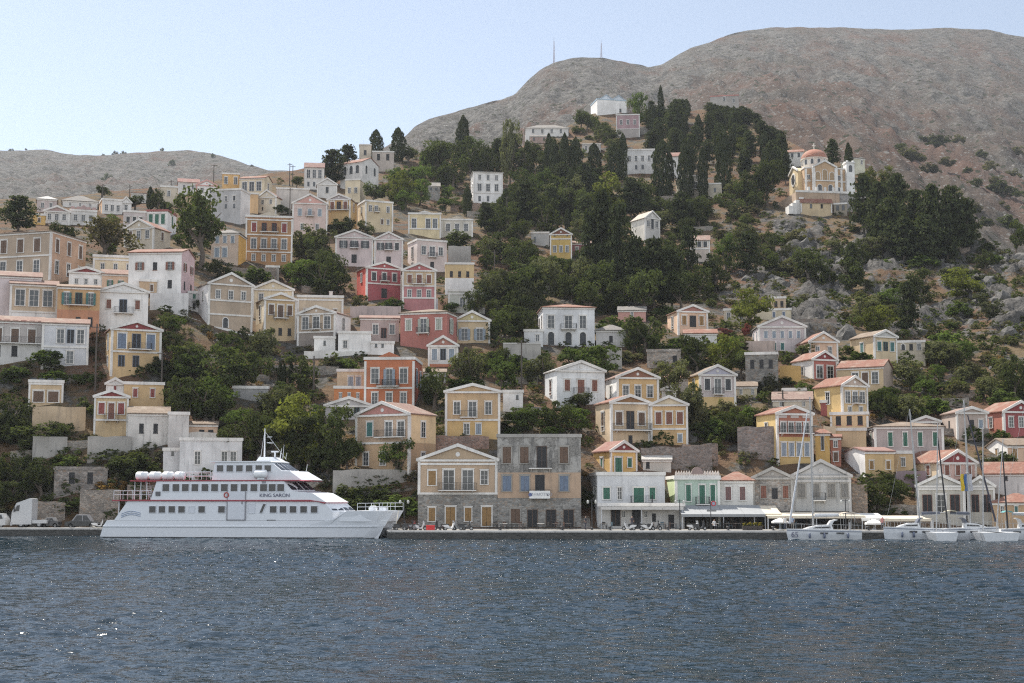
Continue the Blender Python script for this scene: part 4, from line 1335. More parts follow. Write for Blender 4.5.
# ---- loose walls and terraces
DRY = stone((.3, .26, .22), 1.9, (.3, .27, .24))
GREYW = plaster((.36, .34, .31), 1.0)
wall('grey terrace wall under the ochre villa', 333, 416, 470, 497, GREYW, d=203)
wall('rough retaining wall behind the parked car', 80, 118, 489, 523, DRY)
wall('tall grey wall under the small yellow temple house', 88, 130, 437, 459, GREYW)
wall('dark stained wall under the slotted-parapet house', 33, 66, 436, 460, GREYW)
wall('yellow wall with two white niches under the slotted-parapet house', 33, 84, 407, 436, plaster((.50, .40, .24), .5))
wall('long grey garden wall before the large white mansion', 503, 541, 344, 366, GREYW, cap=plaster((.5, .48, .45), .4))
wall('grey wall end beneath the grey-roofed annex', 607, 622, 348, 368, GREYW)
wall('brown dry-stone wall above the ochre quay house', 432, 489, 436, 450, stone((.27, .17, .13), 1.8))
wall('dark stone wall behind the low white shed', 641, 712, 447, 470, stone((.2, .17, .15), 1.6))
wall('brown terrace wall behind the crested cornice', 682, 718, 444, 464, stone((.27, .2, .16), 1.6))
wall('roofless dark ruin wall beside the terracotta-fronted house', 738, 777, 427, 458, stone((.24, .2, .18), 1.4), thick=3)
wall('dry-stone field terrace beneath the lime-washed hut', 262, 340, 365, 372, DRY)
wall('low stone wall along the waterfront trees', 870, 921, 505, 516, DRY, d=196)
wall('broken stone pier beside the big warehouse', 853, 868, 484, 528, stone((.36, .27, .2), 1.6), thick=1.5, d=194)
wall('pinkish wall beneath the crimson porch house', 350, 401, 306, 318, plaster((.45, .37, .35), .7))
wall('dark terrace wall beside the arched pale house', 448, 471, 246, 263, GREYW)
wall('purple-brown wall with green gate', 897, 926, 471, 487, plaster((.25, .19, .2), .6))
wall('ochre wall beside the brick-red house', 780, 801, 366, 383, plaster((.6, .40, .12), .2))
wall('pinkish ruined wall above the slab roof', 746, 775, 341, 352, plaster((.45, .36, .31), .8))
wall('white stair ramp descending past the tan gabled house', 172, 214, 312, 318, TRIM, slope=14, name='ramp_wall')
wall('white ramp parapet under the ochre iron-balcony house', 214, 262, 327, 334, TRIM, slope=9, name='ramp_wall')
wall('white parapet before the lime-washed hut', 304, 372, 351, 357, TRIM, name='parapet_wall')
wall('white base wall under the yellow-over-pink house', 402, 438, 299, 311, plaster((.62, .62, .64), .3))
wall('cream boundary wall beside the columned porch', 824, 836, 426, 448, plaster((.56, .48, .34), .3))
wall('stone terrace wall above the ruined slope houses', 944, 988, 428, 438, DRY)
wall('field wall on the cypress terrace', 636, 705, 196, 201, DRY)
wall('grey hilltop wall below the mauve block', 640, 662, 128, 134, GREYW)
wall('buff stepped wall beside the tiled white ruin', 188, 216, 432, 446, plaster((.56, .54, .5), .5))
wall('rubble wall beside the truck cab', 36, 64, 502, 524, DRY)
wall('red earth bank wall beneath the white hillside house', 450, 502, 203, 212, stone((.3, .2, .15), 1.5))
# ------------------------------------------------------------------ the domed church
CD = 406.0
cb = P(824, 195, CD)
cs = mpp(CD)
cphi = .36
ch = thing('church', 'domed ochre church with white belfry above the rocky slope', 'church', cb, -math.atan2(cb.x, cb.y) + cphi)
HOUSES.append(('domed church', 785, 863, 141, 213))
chO = plaster((.52, .38, .21), .25)
chT = TRIM
k = cs / math.cos(cphi)
zz = lambda py: Zat(py, CD) - cb.z
MB().box(-19 * k, 24 * k, 0, 11.5, -.5, zz(169)).build('nave', chO, ch)
MB().box(-19 * k - .15, 24 * k + .15, -.18, 11.7, zz(169), zz(169) + .4).build('cornice', chT, ch)
ga = 11.2 * k
MB().prism([(-ga, -.5), (ga, -.5), (ga, zz(168.5)), (0, zz(162.5)), (-ga, zz(168.5))], -1.0, 9).build('front_gable', chO, ch)
g2 = MB()
for q in (-1, 1):
    g2.prism([(0, zz(162.5)), (q * (ga + .3), zz(168.9)), (q * (ga + .3), zz(168.9) + .55), (0, zz(162.5) + .55)], -1.35, -.9)
    g2.box(q * ga - .45, q * ga + .45, -1.25, -.9, -.4, zz(168.8))
    g2.box(q * 19 * k - .4 * q - .3, q * 19 * k - .4 * q + .3, -.22, .1, -.4, zz(169.5))
g2.box(-19 * k, -ga - .5, -.2, .1, zz(182), zz(182) + .3)
g2.box(ga + .5, 24 * k, -.2, .1, zz(182), zz(182) + .3)
g2.box(-ga + .46, ga - .46, -1.2, -.95, zz(182), zz(182) + .3)
g2.build('white_band', chT, ch)
rf = MB()
for q in (-1, 1):
    rf.prism([(0, zz(162.4)), (q * (ga + .2), zz(168.7)), (q * (ga + .2), zz(168.7) + .25), (0, zz(162.4) + .25)], -.88, 9.1)
rf.build('gable_roof', tiles(ROOFR), ch)
Mg = Matrix.Translation((0, -1.0, 0))
for x, z0, z1 in ((-2.1, 180.5, 173), (0, 181, 170.5), (2.1, 180.5, 173)):
    put_window(ch, 'a', x, zz(z0), 1.35, zz(z1) - zz(z0), 'a', (.36, .25, .14), False, Mg)
for x in (-1.6, 1.6):
    put_window(ch, 'a', x, zz(194), 1.2, zz(185.5) - zz(194), 'a', None, False, Mg)
put_window(ch, 'a', 15.5 * k, zz(194), 1.2, zz(187) - zz(194), 'a', None, False)
put_window(ch, 'w', 15.5 * k, zz(179.5), .8, zz(175.5) - zz(179.5), 'w', None, True)
put_window(ch, 'w', -15 * k, zz(179.5), .8, zz(175.5) - zz(179.5), 'w', None, True)
# side gable with its rose window
lx = -19 * k
MB().prism([(2.2, -.5), (9.6, -.5), (9.6, zz(170)), (5.9, zz(164)), (2.2, zz(170))], lx - 1.2, lx + 3, 'x').build('side_gable', plaster((.60, .50, .27), .2), ch)
sg = MB()
for q in (-1, 1):
    sg.prism([(5.9, zz(164)), (5.9 + q * 4, zz(170.3)), (5.9 + q * 4, zz(170.3) + .5), (5.9, zz(164) + .5)], lx - 1.5, lx - 1.1, 'x')
sg.build('side_cornice', chT, ch)
rw = MB().prism([(5.9 + 1.35 * math.cos(t * math.pi / 10), zz(176.5) + 1.6 * math.sin(t * math.pi / 10)) for t in range(20)], lx - 1.3, lx - 1.1, 'x').build('rose_window', DARK, ch)
MB().prism([(5.9 + r * math.cos(t * math.pi / 10), zz(176.5) + r * 1.15 * math.sin(t * math.pi / 10)) for r, rng_ in ((1.75, range(21)), (1.36, range(20, -1, -1))) for t in rng_], lx - 1.38, lx - 1.15, 'x').build('rose_frame', chT, rw)
dx, dy = -.6, 5.6
zr = zz(155.2)
MB().lathe([(3.7, zz(170)), (3.7, zr - .35), (3.95, zr - .3), (3.95, zr), (3.5, zr)], 28, (dx, dy)).build('drum', plaster((.6, .55, .48), .2), ch)
for q in range(12):
    a_ = q * math.pi / 6
    M_ = Matrix.Translation((dx, dy, 0)) @ Matrix.Rotation(a_, 4, 'Z') @ Matrix.Translation((0, -3.67, 0))
    put_window(ch, 'a', 0, zz(162), .85, 1.5, 'a', None, True, M_)
dp = [(3.85 * math.cos(t * math.pi / 20), zr + 2.95 * math.sin(t * math.pi / 20)) for t in range(11)]
dm = MB().lathe(dp, 32, (dx, dy)).build('dome', tiles((.46, .20, .13)), ch, True)
cz = zr + 2.9
MB().box(dx - .1, dx + .1, dy - .1, dy + .1, cz, cz + 1.9).box(dx - .55, dx + .55, dy - .09, dy + .09, cz + 1.1, cz + 1.3).build('cross', paint((.7, .68, .6)), ch)
bx = 25.5 * k
bt = MB().box(bx - 1.2, bx + 1.2, -1.2, 1.3, -.5, zz(163)).box(bx - 1.4, bx + 1.4, -1.4, 1.5, zz(163), zz(163) + .3)
for q in (-1.1, .65):
    for w in (-1.1, .75):
        bt.box(bx + q, bx + q + .5, w, w + .5, zz(163) + .3, zz(160.3))
bt.build('belfry', plaster((.72, .71, .68), .15), ch)
put_window(ch, 'a', bx, zz(172), 1.0, 2.0, 'a', None, True, Matrix.Translation((0, -1.2, 0)))
te = MB().box(-33 * k, 10 * k, -4.2, 12, zz(216), -.35).build('terrace_wall', plaster((.42, .31, .22), .8), ch)
te = MB().box(10 * k + .02, 38 * k, -4.0, 12, zz(220), -.37).build('terrace_wall', stone((.32, .30, .28), 1.4), ch)
pr = MB().box(-33 * k, 38 * k, -4.3, -4.1, -.34, .25)
pr.build('parapet', TRIM, ch)
for q in (-20, -12, -4, 4, 12, 20):
    MB().box(q * k - .3, q * k + .3, -4.4, -3.9, -.1, 1.3).build('parapet_post', TRIM, ch)
st = MB()
for q in range(6):
    st.box(-42 * k + q * 1.2, -42 * k + q * 1.2 + 1.3, -6 + q * .5, -3, zz(219), zz(211) + q * .95)
st.build('white_stair', TRIM, ch)
H('small yellow chapel', 'with red lean-to roof below the church terrace', 801, 832, 211, 202, 198.5, 'r', (.56, .46, .26), 799, [(204, 208, '.g.g.', DG)], rc=ROOFR, y0=CD - 6.3, dep=2.0, pil=True, nm_='chapel', cat='chapel', sfl=False)
H('slatted pergola hut', 'beside the small yellow chapel', 834, 847, 211, 204, 203.5, 'f', (.3, .26, .2), None, [(205, 210, 'gg', DG)], y0=CD - 6, dep=1.6, nm_='pergola', cat='pergola')

# ------------------------------------------------------------------ vegetation


def leaf_mat(name, c, var=.5, trans=.33):
    m = bpy.data.materials.new(name)
    m.use_nodes = True
    nt = m.node_tree
    nt.nodes.remove(nt.nodes['Principled BSDF'])
    oi = N(nt, 'ShaderNodeObjectInfo')
    n1 = noise(nt, coords(nt, world=True), .55, 3, .6)
    ca = mix(nt, oi.outputs['Random'], tuple(x * (1 - var) for x in c), (c[0] * (1 + var * 1.2), c[1] * (1 + var), c[2] * (1 + var * .4)))
    cb_ = mix(nt, ramp(nt, n1, .35, .68), mix(nt, .4, ca, (.035, .04, .02)), mix(nt, .25, ca, (.17, .165, .07)))
    d = N(nt, 'ShaderNodeBsdfDiffuse')
    t = N(nt, 'ShaderNodeBsdfTranslucent')
    nt.links.new(cb_, d.inputs[0])
    tc = mix(nt, 1.0, cb_, (1.15, 1.25, .6), 'MULTIPLY')
    nt.links.new(tc, t.inputs[0])
    mx = N(nt, 'ShaderNodeMixShader')
    mx.inputs[0].default_value = trans
    nt.links.new(d.outputs[0], mx.inputs[1])
    nt.links.new(t.outputs[0], mx.inputs[2])
    nt.links.new(mx.outputs[0], nt.nodes['Material Output'].inputs[0])
    return m


BARK = paint((.12, .095, .075), .9, 0, .4)
LEAF = {
    'b': leaf_mat('dark_foliage', (.044, .062, .027)),
    'B': leaf_mat('green_foliage', (.072, .115, .034)),
    'o': leaf_mat('olive_foliage', (.098, .108, .068)),
    'y': leaf_mat('yellow_green_foliage', (.125, .145, .036)),
    'c': leaf_mat('cypress_foliage', (.024, .036, .021), .25, .2),
    'p': leaf_mat('pine_foliage', (.031, .045, .026), .35, .25),
    'n': leaf_mat('brown_foliage', (.085, .070, .045)),
    'd': leaf_mat('dry_foliage', (.26, .15, .06)),
    'f': leaf_mat('pink_bloom', (.30, .06, .10)),
    'g': leaf_mat('grey_scrub', (.095, .093, .062)),
}


def leaf_quads(pts, nrm, size, r, elong=1.5):
    """one small quad per point, roughly facing nrm"""
    n = len(pts)
    rd = r.normal(size=(n, 3))
    d = nrm + rd * .75
    d /= np.linalg.norm(d, axis=1)[:, None]
    t = r.normal(size=(n, 3))
    u = np.cross(d, t)
    u /= np.linalg.norm(u, axis=1)[:, None]
    v = np.cross(d, u)
    s = size * r.uniform(.6, 1.35, n)[:, None]
    v4 = np.stack([pts - u * s * elong * .5, pts - v * s * .5 + d * s * .1, pts + u * s * elong * .5, pts + v * s * .5 + d * s * .1], 1)
    return v4.reshape(-1, 3)


def quads_mesh(v, name, mat):
    me = bpy.data.meshes.new(name)
    nq = len(v) // 4
    me.vertices.add(len(v))
    me.vertices.foreach_set('co', v.astype(np.float32).ravel())
    me.loops.add(nq * 4)
    me.loops.foreach_set('vertex_index', np.arange(nq * 4, dtype=np.int32))
    me.polygons.add(nq)
    me.polygons.foreach_set('loop_start', (np.arange(nq) * 4).astype(np.int32))
    me.update(calc_edges=True)
    me.materials.append(mat)
    return me


def crown_verts(kind, seed):
    r = np.random.default_rng(seed)
    pts, nr = [], []
    if kind in 'bBoynf':            # round-headed, lobed
        nc = {'o': 40, 'n': 40}.get(kind, 34)
        cen = []
        lob = [(r.uniform(-.22, .22), r.uniform(-.22, .22), r.uniform(.30, .70), r.uniform(.27, .37)) for _ in range(5)]
        lob.append((0, 0, .5, .4))
        lob.append((0, 0, .7, .3))
        for i in range(nc):
            lx_, ly_, lz_, lr_ = lob[r.integers(len(lob))]
            d = r.normal(size=3)
            d /= np.linalg.norm(d)
            q = np.array([lx_, ly_, lz_]) + d * lr_ * r.uniform(.55, 1.0) * np.array([1, 1, .9])
            q[2] = min(.93, max(.10, q[2]))
            cen.append((q, r.uniform(.07, .15)))
        per = 66 if kind != 'n' else 42
        for q, cr_ in cen:
            g = r.normal(size=(per, 3))
            g /= np.linalg.norm(g, axis=1)[:, None]
            rad = cr_ * r.uniform(.3, 1.0, per)[:, None] ** .6
            pts.append(q + g * rad * np.array([1.15, 1.15, .85]))
            o = g * .6 + (q - np.array([0, 0, .5])) * 1.2 + np.array([0, 0, .35])
            nr.append(o)
        size = .040
    elif kind == 'c':               # cypress spindle
        n = 2300
        z = r.uniform(.03, 1, n) ** .9
        prof = np.interp(z, [0, .06, .2, .45, .7, .86, .95, 1], [.16, .38, .48, .5, .45, .31, .17, .03])
        a = r.uniform(0, 2 * np.pi, n)
        wob = 1 + .16 * np.sin(a * 3 + z * 9 + seed) + .12 * np.sin(z * 31 + a * 2)
        rad = prof * wob * r.uniform(.45, 1.0, n) ** .5
        pts.append(np.stack([rad * np.cos(a), rad * np.sin(a), z], 1))
        nr.append(np.stack([np.cos(a), np.sin(a), np.full(n, .5)], 1))
        size = .06
    elif kind == 'p':               # pine: ragged tiers on a straight stem
        for t in range(15):
            z0 = .16 + .8 * (t + r.uniform(-.3, .3)) / 15
            reach = np.interp(z0, [.1, .3, .6, .85, 1], [.36, .5, .42, .24, .05]) * r.uniform(.75, 1.15)
            for b_ in range(6):
                a = r.uniform(0, 2 * np.pi)
                L = reach * r.uniform(.6, 1.05)
                m_ = 26
                t_ = r.uniform(.15, 1, m_)
                w = r.normal(size=(m_, 3)) * np.array([.05, .05, .022])
                q = np.stack([np.cos(a) * L * t_, np.sin(a) * L * t_, z0 + .05 * t_ - .05 * t_ ** 2], 1) + w
                pts.append(q)
                nr.append(np.stack([np.cos(a) * np.ones(m_) * .4, np.sin(a) * np.ones(m_) * .4, np.full(m_, .9)], 1))
        size = .050
    elif kind in 'sSdg':            # shrub: dome from the ground up
        nc = 22
        for i in range(nc):
            a = r.uniform(0, 2 * np.pi)
            rr = .36 * r.uniform(0, 1) ** .6
            q = np.array([rr * math.cos(a), rr * math.sin(a), r.uniform(.12, .78) * (1 - rr * .9)])
            per = 60
            g = r.normal(size=(per, 3))
            g /= np.linalg.norm(g, axis=1)[:, None]
            pts.append(q + g * r.uniform(.08, .17) * r.uniform(.3, 1, per)[:, None] ** .6)
            nr.append(g * .6 + np.array([0, 0, .5]) + q * .8)
        size = .055
    pts = np.concatenate(pts)
    nr = np.concatenate(nr)
    pts[:, 2] = np.maximum(pts[:, 2], .01)
    return leaf_quads(pts, nr, size, r)


def trunk_mesh(kind, seed):
    r = random.Random(seed)
    mb = MB()
    if kind in 'cp':
        mb.tube((0, 0, -.08), (0, 0, .5), .035 if kind == 'p' else .06, .02, 7)
        mb.tube((0, 0, .5), (0, 0, .97), .02, .004, 6)
    else:
        p = Vector((0, 0, -.1))
        q = Vector((r.uniform(-.03, .03), r.uniform(-.03, .03), .16))
        mb.tube(p, q, .05, .036, 8)
        q2 = q + Vector((r.uniform(-.05, .05), r.uniform(-.05, .05), .2))
        mb.tube(q, q2, .036, .026, 7)
        for i in range(6):
            a = i * 1.05 + r.uniform(-.3, .3)
            st_ = q.lerp(q2, r.uniform(.1, 1))
            e = st_ + Vector((math.cos(a) * .2, math.sin(a) * .2, r.uniform(.12, .3)))
            mb.tube(st_, e, .02, .011, 5)
            e2 = e + Vector((math.cos(a + .5) * .1, math.sin(a + .5) * .1, r.uniform(.05, .16)))
            mb.tube(e, e2, .011, .004, 5)
    me = mb.mesh('trunk', BARK)
    return me


PROTO = {}
for i, (kd, nvar, lm) in enumerate((('b', 3, 'b'), ('B', 3, 'B'), ('o', 3, 'o'), ('y', 2, 'y'), ('c', 3, 'c'), ('p', 3, 'p'), ('n', 1, 'n'), ('s', 3, 'b'), ('S', 3, 'B'), ('d', 2, 'd'), ('f', 2, 'f'), ('g', 3, 'g'))):
    PROTO[kd] = [(quads_mesh(crown_verts(kd, i * 10 + v_), 'crown', LEAF[lm]), None if kd in 'sSdgf' else trunk_mesh(kd, i * 10 + v_)) for v_ in range(nvar)]
KNAME = {'b': ('tree', 'dark round tree', 'tree'), 'B': ('tree', 'bright green leafy tree', 'tree'), 'o': ('olive_tree', 'grey-green olive tree', 'tree'), 'y': ('tree', 'yellow-green tree', 'tree'),
         'c': ('cypress_tree', 'dark cypress', 'cypress'), 'p': ('pine_tree', 'dark ragged pine', 'pine'), 'n': ('tree', 'brownish tree', 'tree'), 's': ('shrub', 'dark shrub', 'shrub'),
         'S': ('shrub', 'green shrub', 'shrub'), 'd': ('shrub', 'dry orange shrub', 'shrub'), 'f': ('bougainvillea', 'pink flowering bush', 'shrub'), 'g': ('shrub', 'grey-green scrub bush', 'shrub')}
LABELS = set()


def rel(cx, cy, w, h):
    """relations to the houses round it, nearest first"""
    out = []
    for key, x0, x1, yt, yb in HOUSES:
        hx, hy = (x0 + x1) / 2, (yt + yb) / 2
        dx_ = max(0, abs(cx - hx) - (x1 - x0) / 2 - w / 2)
        dy_ = max(0, abs(cy - hy) - (yb - yt) / 2 - h / 2)
        dist = math.hypot(dx_, dy_) + .15 * math.hypot(cx - hx, cy - hy)
        if abs(cx - hx) <= (x1 - x0) / 2 + w * .3:
            rl = 'above the' if cy < hy else 'below the'
        else:
            rl = 'beside the'
        out.append((dist, rl, key))
    out.sort()
    return out


def plant(kind, cx, yt, yb, w, group=None, d=None, label=None, lift=0):
    d = d or D(cx, yb)
    p = P(cx, yb, d)
    s = mpp(d)
    Wm = w * s * (1.18 if kind not in 'c' else 1.1)
    Hm = Zat(yt, d) - p.z
    if w > 1.35 * (yb - yt):
        kind = {'b': 's', 'B': 'S', 'o': 'g', 'y': 'S'}.get(kind, kind)
    name, adj, cat = KNAME[kind]
    if label is None:
        rr = rel(cx, (yt + yb) / 2, w, yb - yt)
        size = 'small ' if Wm < 4.2 else ('large ' if Wm > 9 else '')
        tall = 'tall ' if Hm > 1.5 * Wm and kind not in 'c' else ('broad ' if Wm > 1.35 * Hm else '')
        cands = [f'{adj} {rr[0][1]} {rr[0][2]}', f'{size}{adj} {rr[0][1]} {rr[0][2]}', f'{tall}{adj} {rr[0][1]} {rr[0][2]}', f'{size}{tall}{adj} {rr[0][1]} {rr[0][2]}']
        for j in (1, 2, 3, 4, 5):
            cands.append(f'{adj} {rr[j][1]} {rr[j][2]}')
        for j in (1, 2, 3):
            cands.append(f'{adj} between {rr[0][2]} and {rr[j][2]}')
        for j in (1, 2, 3, 4):
            cands.append(f'{size}{tall}{adj} {rr[j][1]} {rr[j][2]}')
        for l_ in cands:
            if l_ not in LABELS and len(l_.split()) <= 16:
                label = l_
                break
        else:
            label = cands[0]
            group = group or f'{adj}s {rr[0][1]} {rr[0][2]}'
            for o_ in COL.objects:
                if o_.get('label') == label:
                    o_['group'] = group
    LABELS.add(label)
    cm, tm_ = random.choice(PROTO[kind])
    if tm_ is None:
        o = link(name, cm)
        tag(o, label, cat, group)
        o.location = p
        o.scale = (Wm, Wm, Hm)
        o.rotation_euler = (0, 0, random.uniform(0, 6.28))
        return o
    root = thing(name, label, cat, p, random.uniform(0, 6.28), group)
    root.scale = (Wm, Wm, Hm)
    link('crown', cm, root)
    link('trunk', tm_, root)
    return root


TREES = """
p 18 195 232 38;b 62 219 252 32;n 104 211 262 58;b 135 194 211 22;c 150 187 210 7;b 158 187 211 16;b 166 199 212 18;e 200 180 268 60;b 185 248 268 26
S 280 201 214 24;b 297 174 189 14;p 333 149 186 32;p 347 144 175 26;c 376 130 162 13;c 398 128 162 14;b 374 180 206 28;y 400 171 208 36;B 420 174 206 22;b 365 168 185 22
o 305 222 258 34;o 322 226 262 28;b 338 215 234 28;b 366 219 236 16;b 346 214 231 16;B 252 259 284 36;B 302 254 290 34;b 322 258 297 40;b 338 250 294 26;b 222 258 282 30
b 200 297 312 16;b 218 340 394 58;b 246 348 394 40;o 262 320 366 34;b 170 330 352 24;b 164 310 332 22;b 186 342 376 40;s 158 352 374 30;s 176 366 382 30;g 330 354 369 26;S 345 356 370 24;d 211 328 340 10
B 50 341 368 42;S 16 362 384 34;S 60 364 384 40;S 84 366 386 26;b 12 388 438 40;b 34 414 450 56;b 58 418 446 26;S 64 451 468 34;b 134 444 482 52;b 118 452 480 30;B 206 370 420 50;b 178 372 416 34;b 214 384 424 36
B 79 494 513 18;S 110 506 517 11;d 40 495 510 24;d 56 500 514 18;d 12 497 512 20;b 16 448 492 36;b 40 460 500 36;b 8 478 510 30;d 108 474 490 24;d 120 476 492 20
B 236 405 436 30;b 262 404 462 42;y 298 392 470 60;b 328 398 472 48;b 340 434 474 34;o 284 380 420 46;c 280 362 386 5;c 284 363 387 4;c 291 362 386 5;b 240 420 462 36;b 310 410 474 60;B 318 400 440 34
B 397 434 482 36;b 347 434 472 26;S 398 484 520 46;s 370 478 506 34;s 345 478 510 34;S 380 492 518 30;s 356 488 516 34
b 435 363 410 34;o 472 340 388 38;S 466 370 390 38;B 502 350 392 36;b 504 300 342 38;b 490 318 344 22;B 520 404 432 34;B 512 424 436 26;S 348 355 372 24
o 500 262 316 42;b 522 258 318 44;b 508 288 324 36;o 540 246 300 40;b 484 248 268 26;b 458 226 248 30;b 508 184 222 20;b 484 205 226 12;S 452 300 313 20;g 360 290 308 18;S 392 294 308 24;b 346 215 234 16;o 530 276 322 34
b 478 280 318 24;o 492 232 262 30;b 520 238 272 30
b 524 304 344 34;B 598 340 378 50;B 574 344 376 36;o 544 350 384 36;B 532 400 432 34;b 556 398 432 36;B 576 404 432 30;b 582 390 414 28;B 612 309 334 34;b 646 312 354 40;b 632 318 352 26;B 678 330 354 36;b 698 344 374 32;B 664 301 318 30;o 672 358 400 36;g 655 362 384 28;o 690 380 432 34;g 700 392 436 30
b 690 330 368 26;y 724 334 374 40;b 742 346 378 28;f 726 327 341 16;f 747 323 340 9;b 808 341 362 24;g 770 366 394 28;S 802 375 400 28;g 726 392 424 32;S 746 394 432 36;g 762 398 432 28;b 734 404 440 30;S 718 410 440 26;B 856 346 364 32;y 872 306 334 24;b 882 385 420 26;y 752 284 328 42;f 716 378 390 10
B 884 386 418 30;o 906 388 420 32;S 930 388 416 36;B 916 398 420 30;S 998 424 442 24;s 1002 447 470 36;b 878 470 510 44;b 896 474 508 26;S 972 420 440 20
b 922 266 300 30;y 958 266 298 40;y 881 305 334 34;p 908 280 336 30;p 852 242 290 24;S 948 322 354 44;o 936 334 366 40;o 910 358 392 38;B 886 384 408 30;b 1016 350 402 28;S 1004 382 408 32;g 970 356 380 26;g 956 372 396 30;o 984 372 398 28
p 864 172 232 30;p 880 180 240 34;p 898 172 236 34;p 916 188 250 34;p 934 182 258 38;p 952 184 256 36;p 968 196 254 32;p 890 196 256 38;p 884 210 252 30;p 904 216 262 34;p 926 214 264 36;y 888 163 186 16;y 871 166 188 14;p 948 214 262 30
b 1016 218 250 22;b 986 248 272 22;S 924 250 268 34
b 699 207 230 18;B 726 230 272 24;p 748 230 276 32;b 768 229 254 20;b 808 243 286 36;b 848 254 292 34;b 858 240 264 24;g 798 224 244 28;p 688 224 290 26;b 674 236 284 30;b 830 258 284 22
b 768 152 206 34;b 752 160 204 30;y 772 143 160 14;c 849 143 178 8;p 833 138 168 18;y 743 136 154 16;b 752 176 206 28
c 661 86 122 6;c 663 141 198 21;c 686 140 200 15;c 703 148 200 10;c 724 126 196 15;c 614 144 184 14;c 623 134 182 9;c 594 144 184 15;c 565 134 190 11;c 576 138 190 13;c 549 134 180 9;y 608 172 218 44;B 638 86 130 20;b 587 110 130 16;b 608 125 147 20;p 652 100 134 14
c 463 116 160 13;b 436 134 176 40;b 470 130 180 24;b 490 140 184 18;o 510 114 186 20;b 527 136 184 18;b 454 152 190 30;c 555 140 188 9;B 541 164 214 24;b 560 172 214 28;b 574 184 220 30;b 520 184 214 30
p 602 186 300 38;p 620 200 304 32;p 590 210 300 28;p 636 236 306 34;p 654 236 310 36;p 672 246 310 34;o 580 212 240 22;b 566 254 296 38;o 584 256 302 34;b 548 252 292 36;b 600 256 310 36;b 645 262 318 40;b 626 270 314 36;o 698 208 226 18;b 572 270 312 34;b 716 250 292 28;b 700 262 300 30;b 680 268 312 34;b 590 278 318 34
b 640 176 206 30;b 660 192 214 34;b 700 196 216 34;b 730 190 216 26;b 680 198 222 30;o 660 206 232 34
"""
n_tr = 0
for tok in TREES.replace('\n', ';').split(';'):
    tok = tok.split()
    if not tok:
        continue
    kd = tok[0]
    cx, yt, yb, w = map(float, tok[1:5])
    plant('b' if kd == 'e' else kd, cx, yt, yb, w)
    n_tr += 1
# the dark wood on the hilltop: pines nobody could tell apart, each its own tree
wood = random.Random(11)
for i in range(84):
    px = wood.uniform(646, 786)
    topw = interp([(640, 112), (660, 104), (676, 96), (700, 99), (720, 103), (745, 105), (770, 122), (800, 142), (822, 156)], px)
    t = wood.random()
    yb = interp(RIDGE, px) + 2 + t * interp([(640, 38), (700, 64), (760, 66), (790, 40), (822, 18)], px)
    hgt = wood.uniform(25, 36) * (1 - .15 * (1 - t))
    yt = max(topw + wood.uniform(0, 5), yb - hgt)
    kd = 'p' if wood.random() < .72 else 'c'
    plant(kd, px, yt, yb, wood.uniform(13, 22) if kd == 'p' else wood.uniform(7, 10), 'conifers of the dark hilltop wood', label='dark conifer standing in the dense wood on the hilltop' if kd == 'p' else 'slim dark cypress standing in the dense wood on the hilltop')
# trees and bushes that fill the green parts of the slope between the houses


def clear_of_houses(x0, x1, y0, y1, lim=.14):
    a_ = (x1 - x0) * (y1 - y0)
    for key, hx0, hx1, hy0, hy1 in HOUSES:
        ox = min(x1, hx1) - max(x0, hx0)
        oy = min(y1, hy1) - max(y0, hy0)
        if ox > 0 and oy > 0 and ox * oy > lim * a_:
            return False
    return True


FILL = [(430, 600, 140, 240, 46, 'bbbpoBc', 16, 30), (480, 700, 205, 335, 46, 'bbopb', 22, 38), (640, 790, 190, 300, 24, 'bbpogs', 16, 32), (840, 1024, 215, 400, 24, 'BosgS', 16, 34),
        (150, 275, 310, 440, 6, 'bBBos', 20, 38), (225, 355, 380, 480, 4, 'bBb', 26, 40), (-20, 70, 395, 500, 8, 'bBs', 20, 36), (680, 810, 345, 445, 14, 'oBgSs', 16, 30), (330, 440, 160, 225, 16, 'bBb', 14, 26),
        (270, 345, 205, 300, 12, 'bbo', 18, 28), (400, 560, 345, 440, 10, 'bBoS', 18, 32), (560, 700, 300, 430, 9, 'bBog', 16, 28), (700, 900, 215, 330, 16, 'sgbog', 12, 26), (900, 1024, 380, 470, 7, 'BoS', 16, 26), (60, 200, 180, 260, 8, 'bB', 12, 20), (515, 655, 112, 160, 26, 'gosbcS', 10, 20), (700, 1000, 215, 340, 26, 'gosSg', 8, 18), (420, 520, 150, 215, 10, 'bBo', 14, 24)]
for x0, x1, y0, y1, n, kinds, w0, w1 in FILL:
    tries = 0
    while n and tries < 900:
        tries += 1
        px, yb, w = wood.uniform(x0, x1), wood.uniform(y0, y1), wood.uniform(w0, w1)
        kd = wood.choice(kinds)
        h_ = w * {'c': 1.3, 'p': 1.35, 's': .6, 'S': .65, 'g': .6}.get(kd, .95) * wood.uniform(.85, 1.2)
        if kd == 'c':
            w *= .38
        if yb < interp(RIDGE, px) + 3 or not clear_of_houses(px - w / 2, px + w / 2, yb - h_, yb):
            continue
        plant(kd, px, yb - h_, yb, w)
        n -= 1
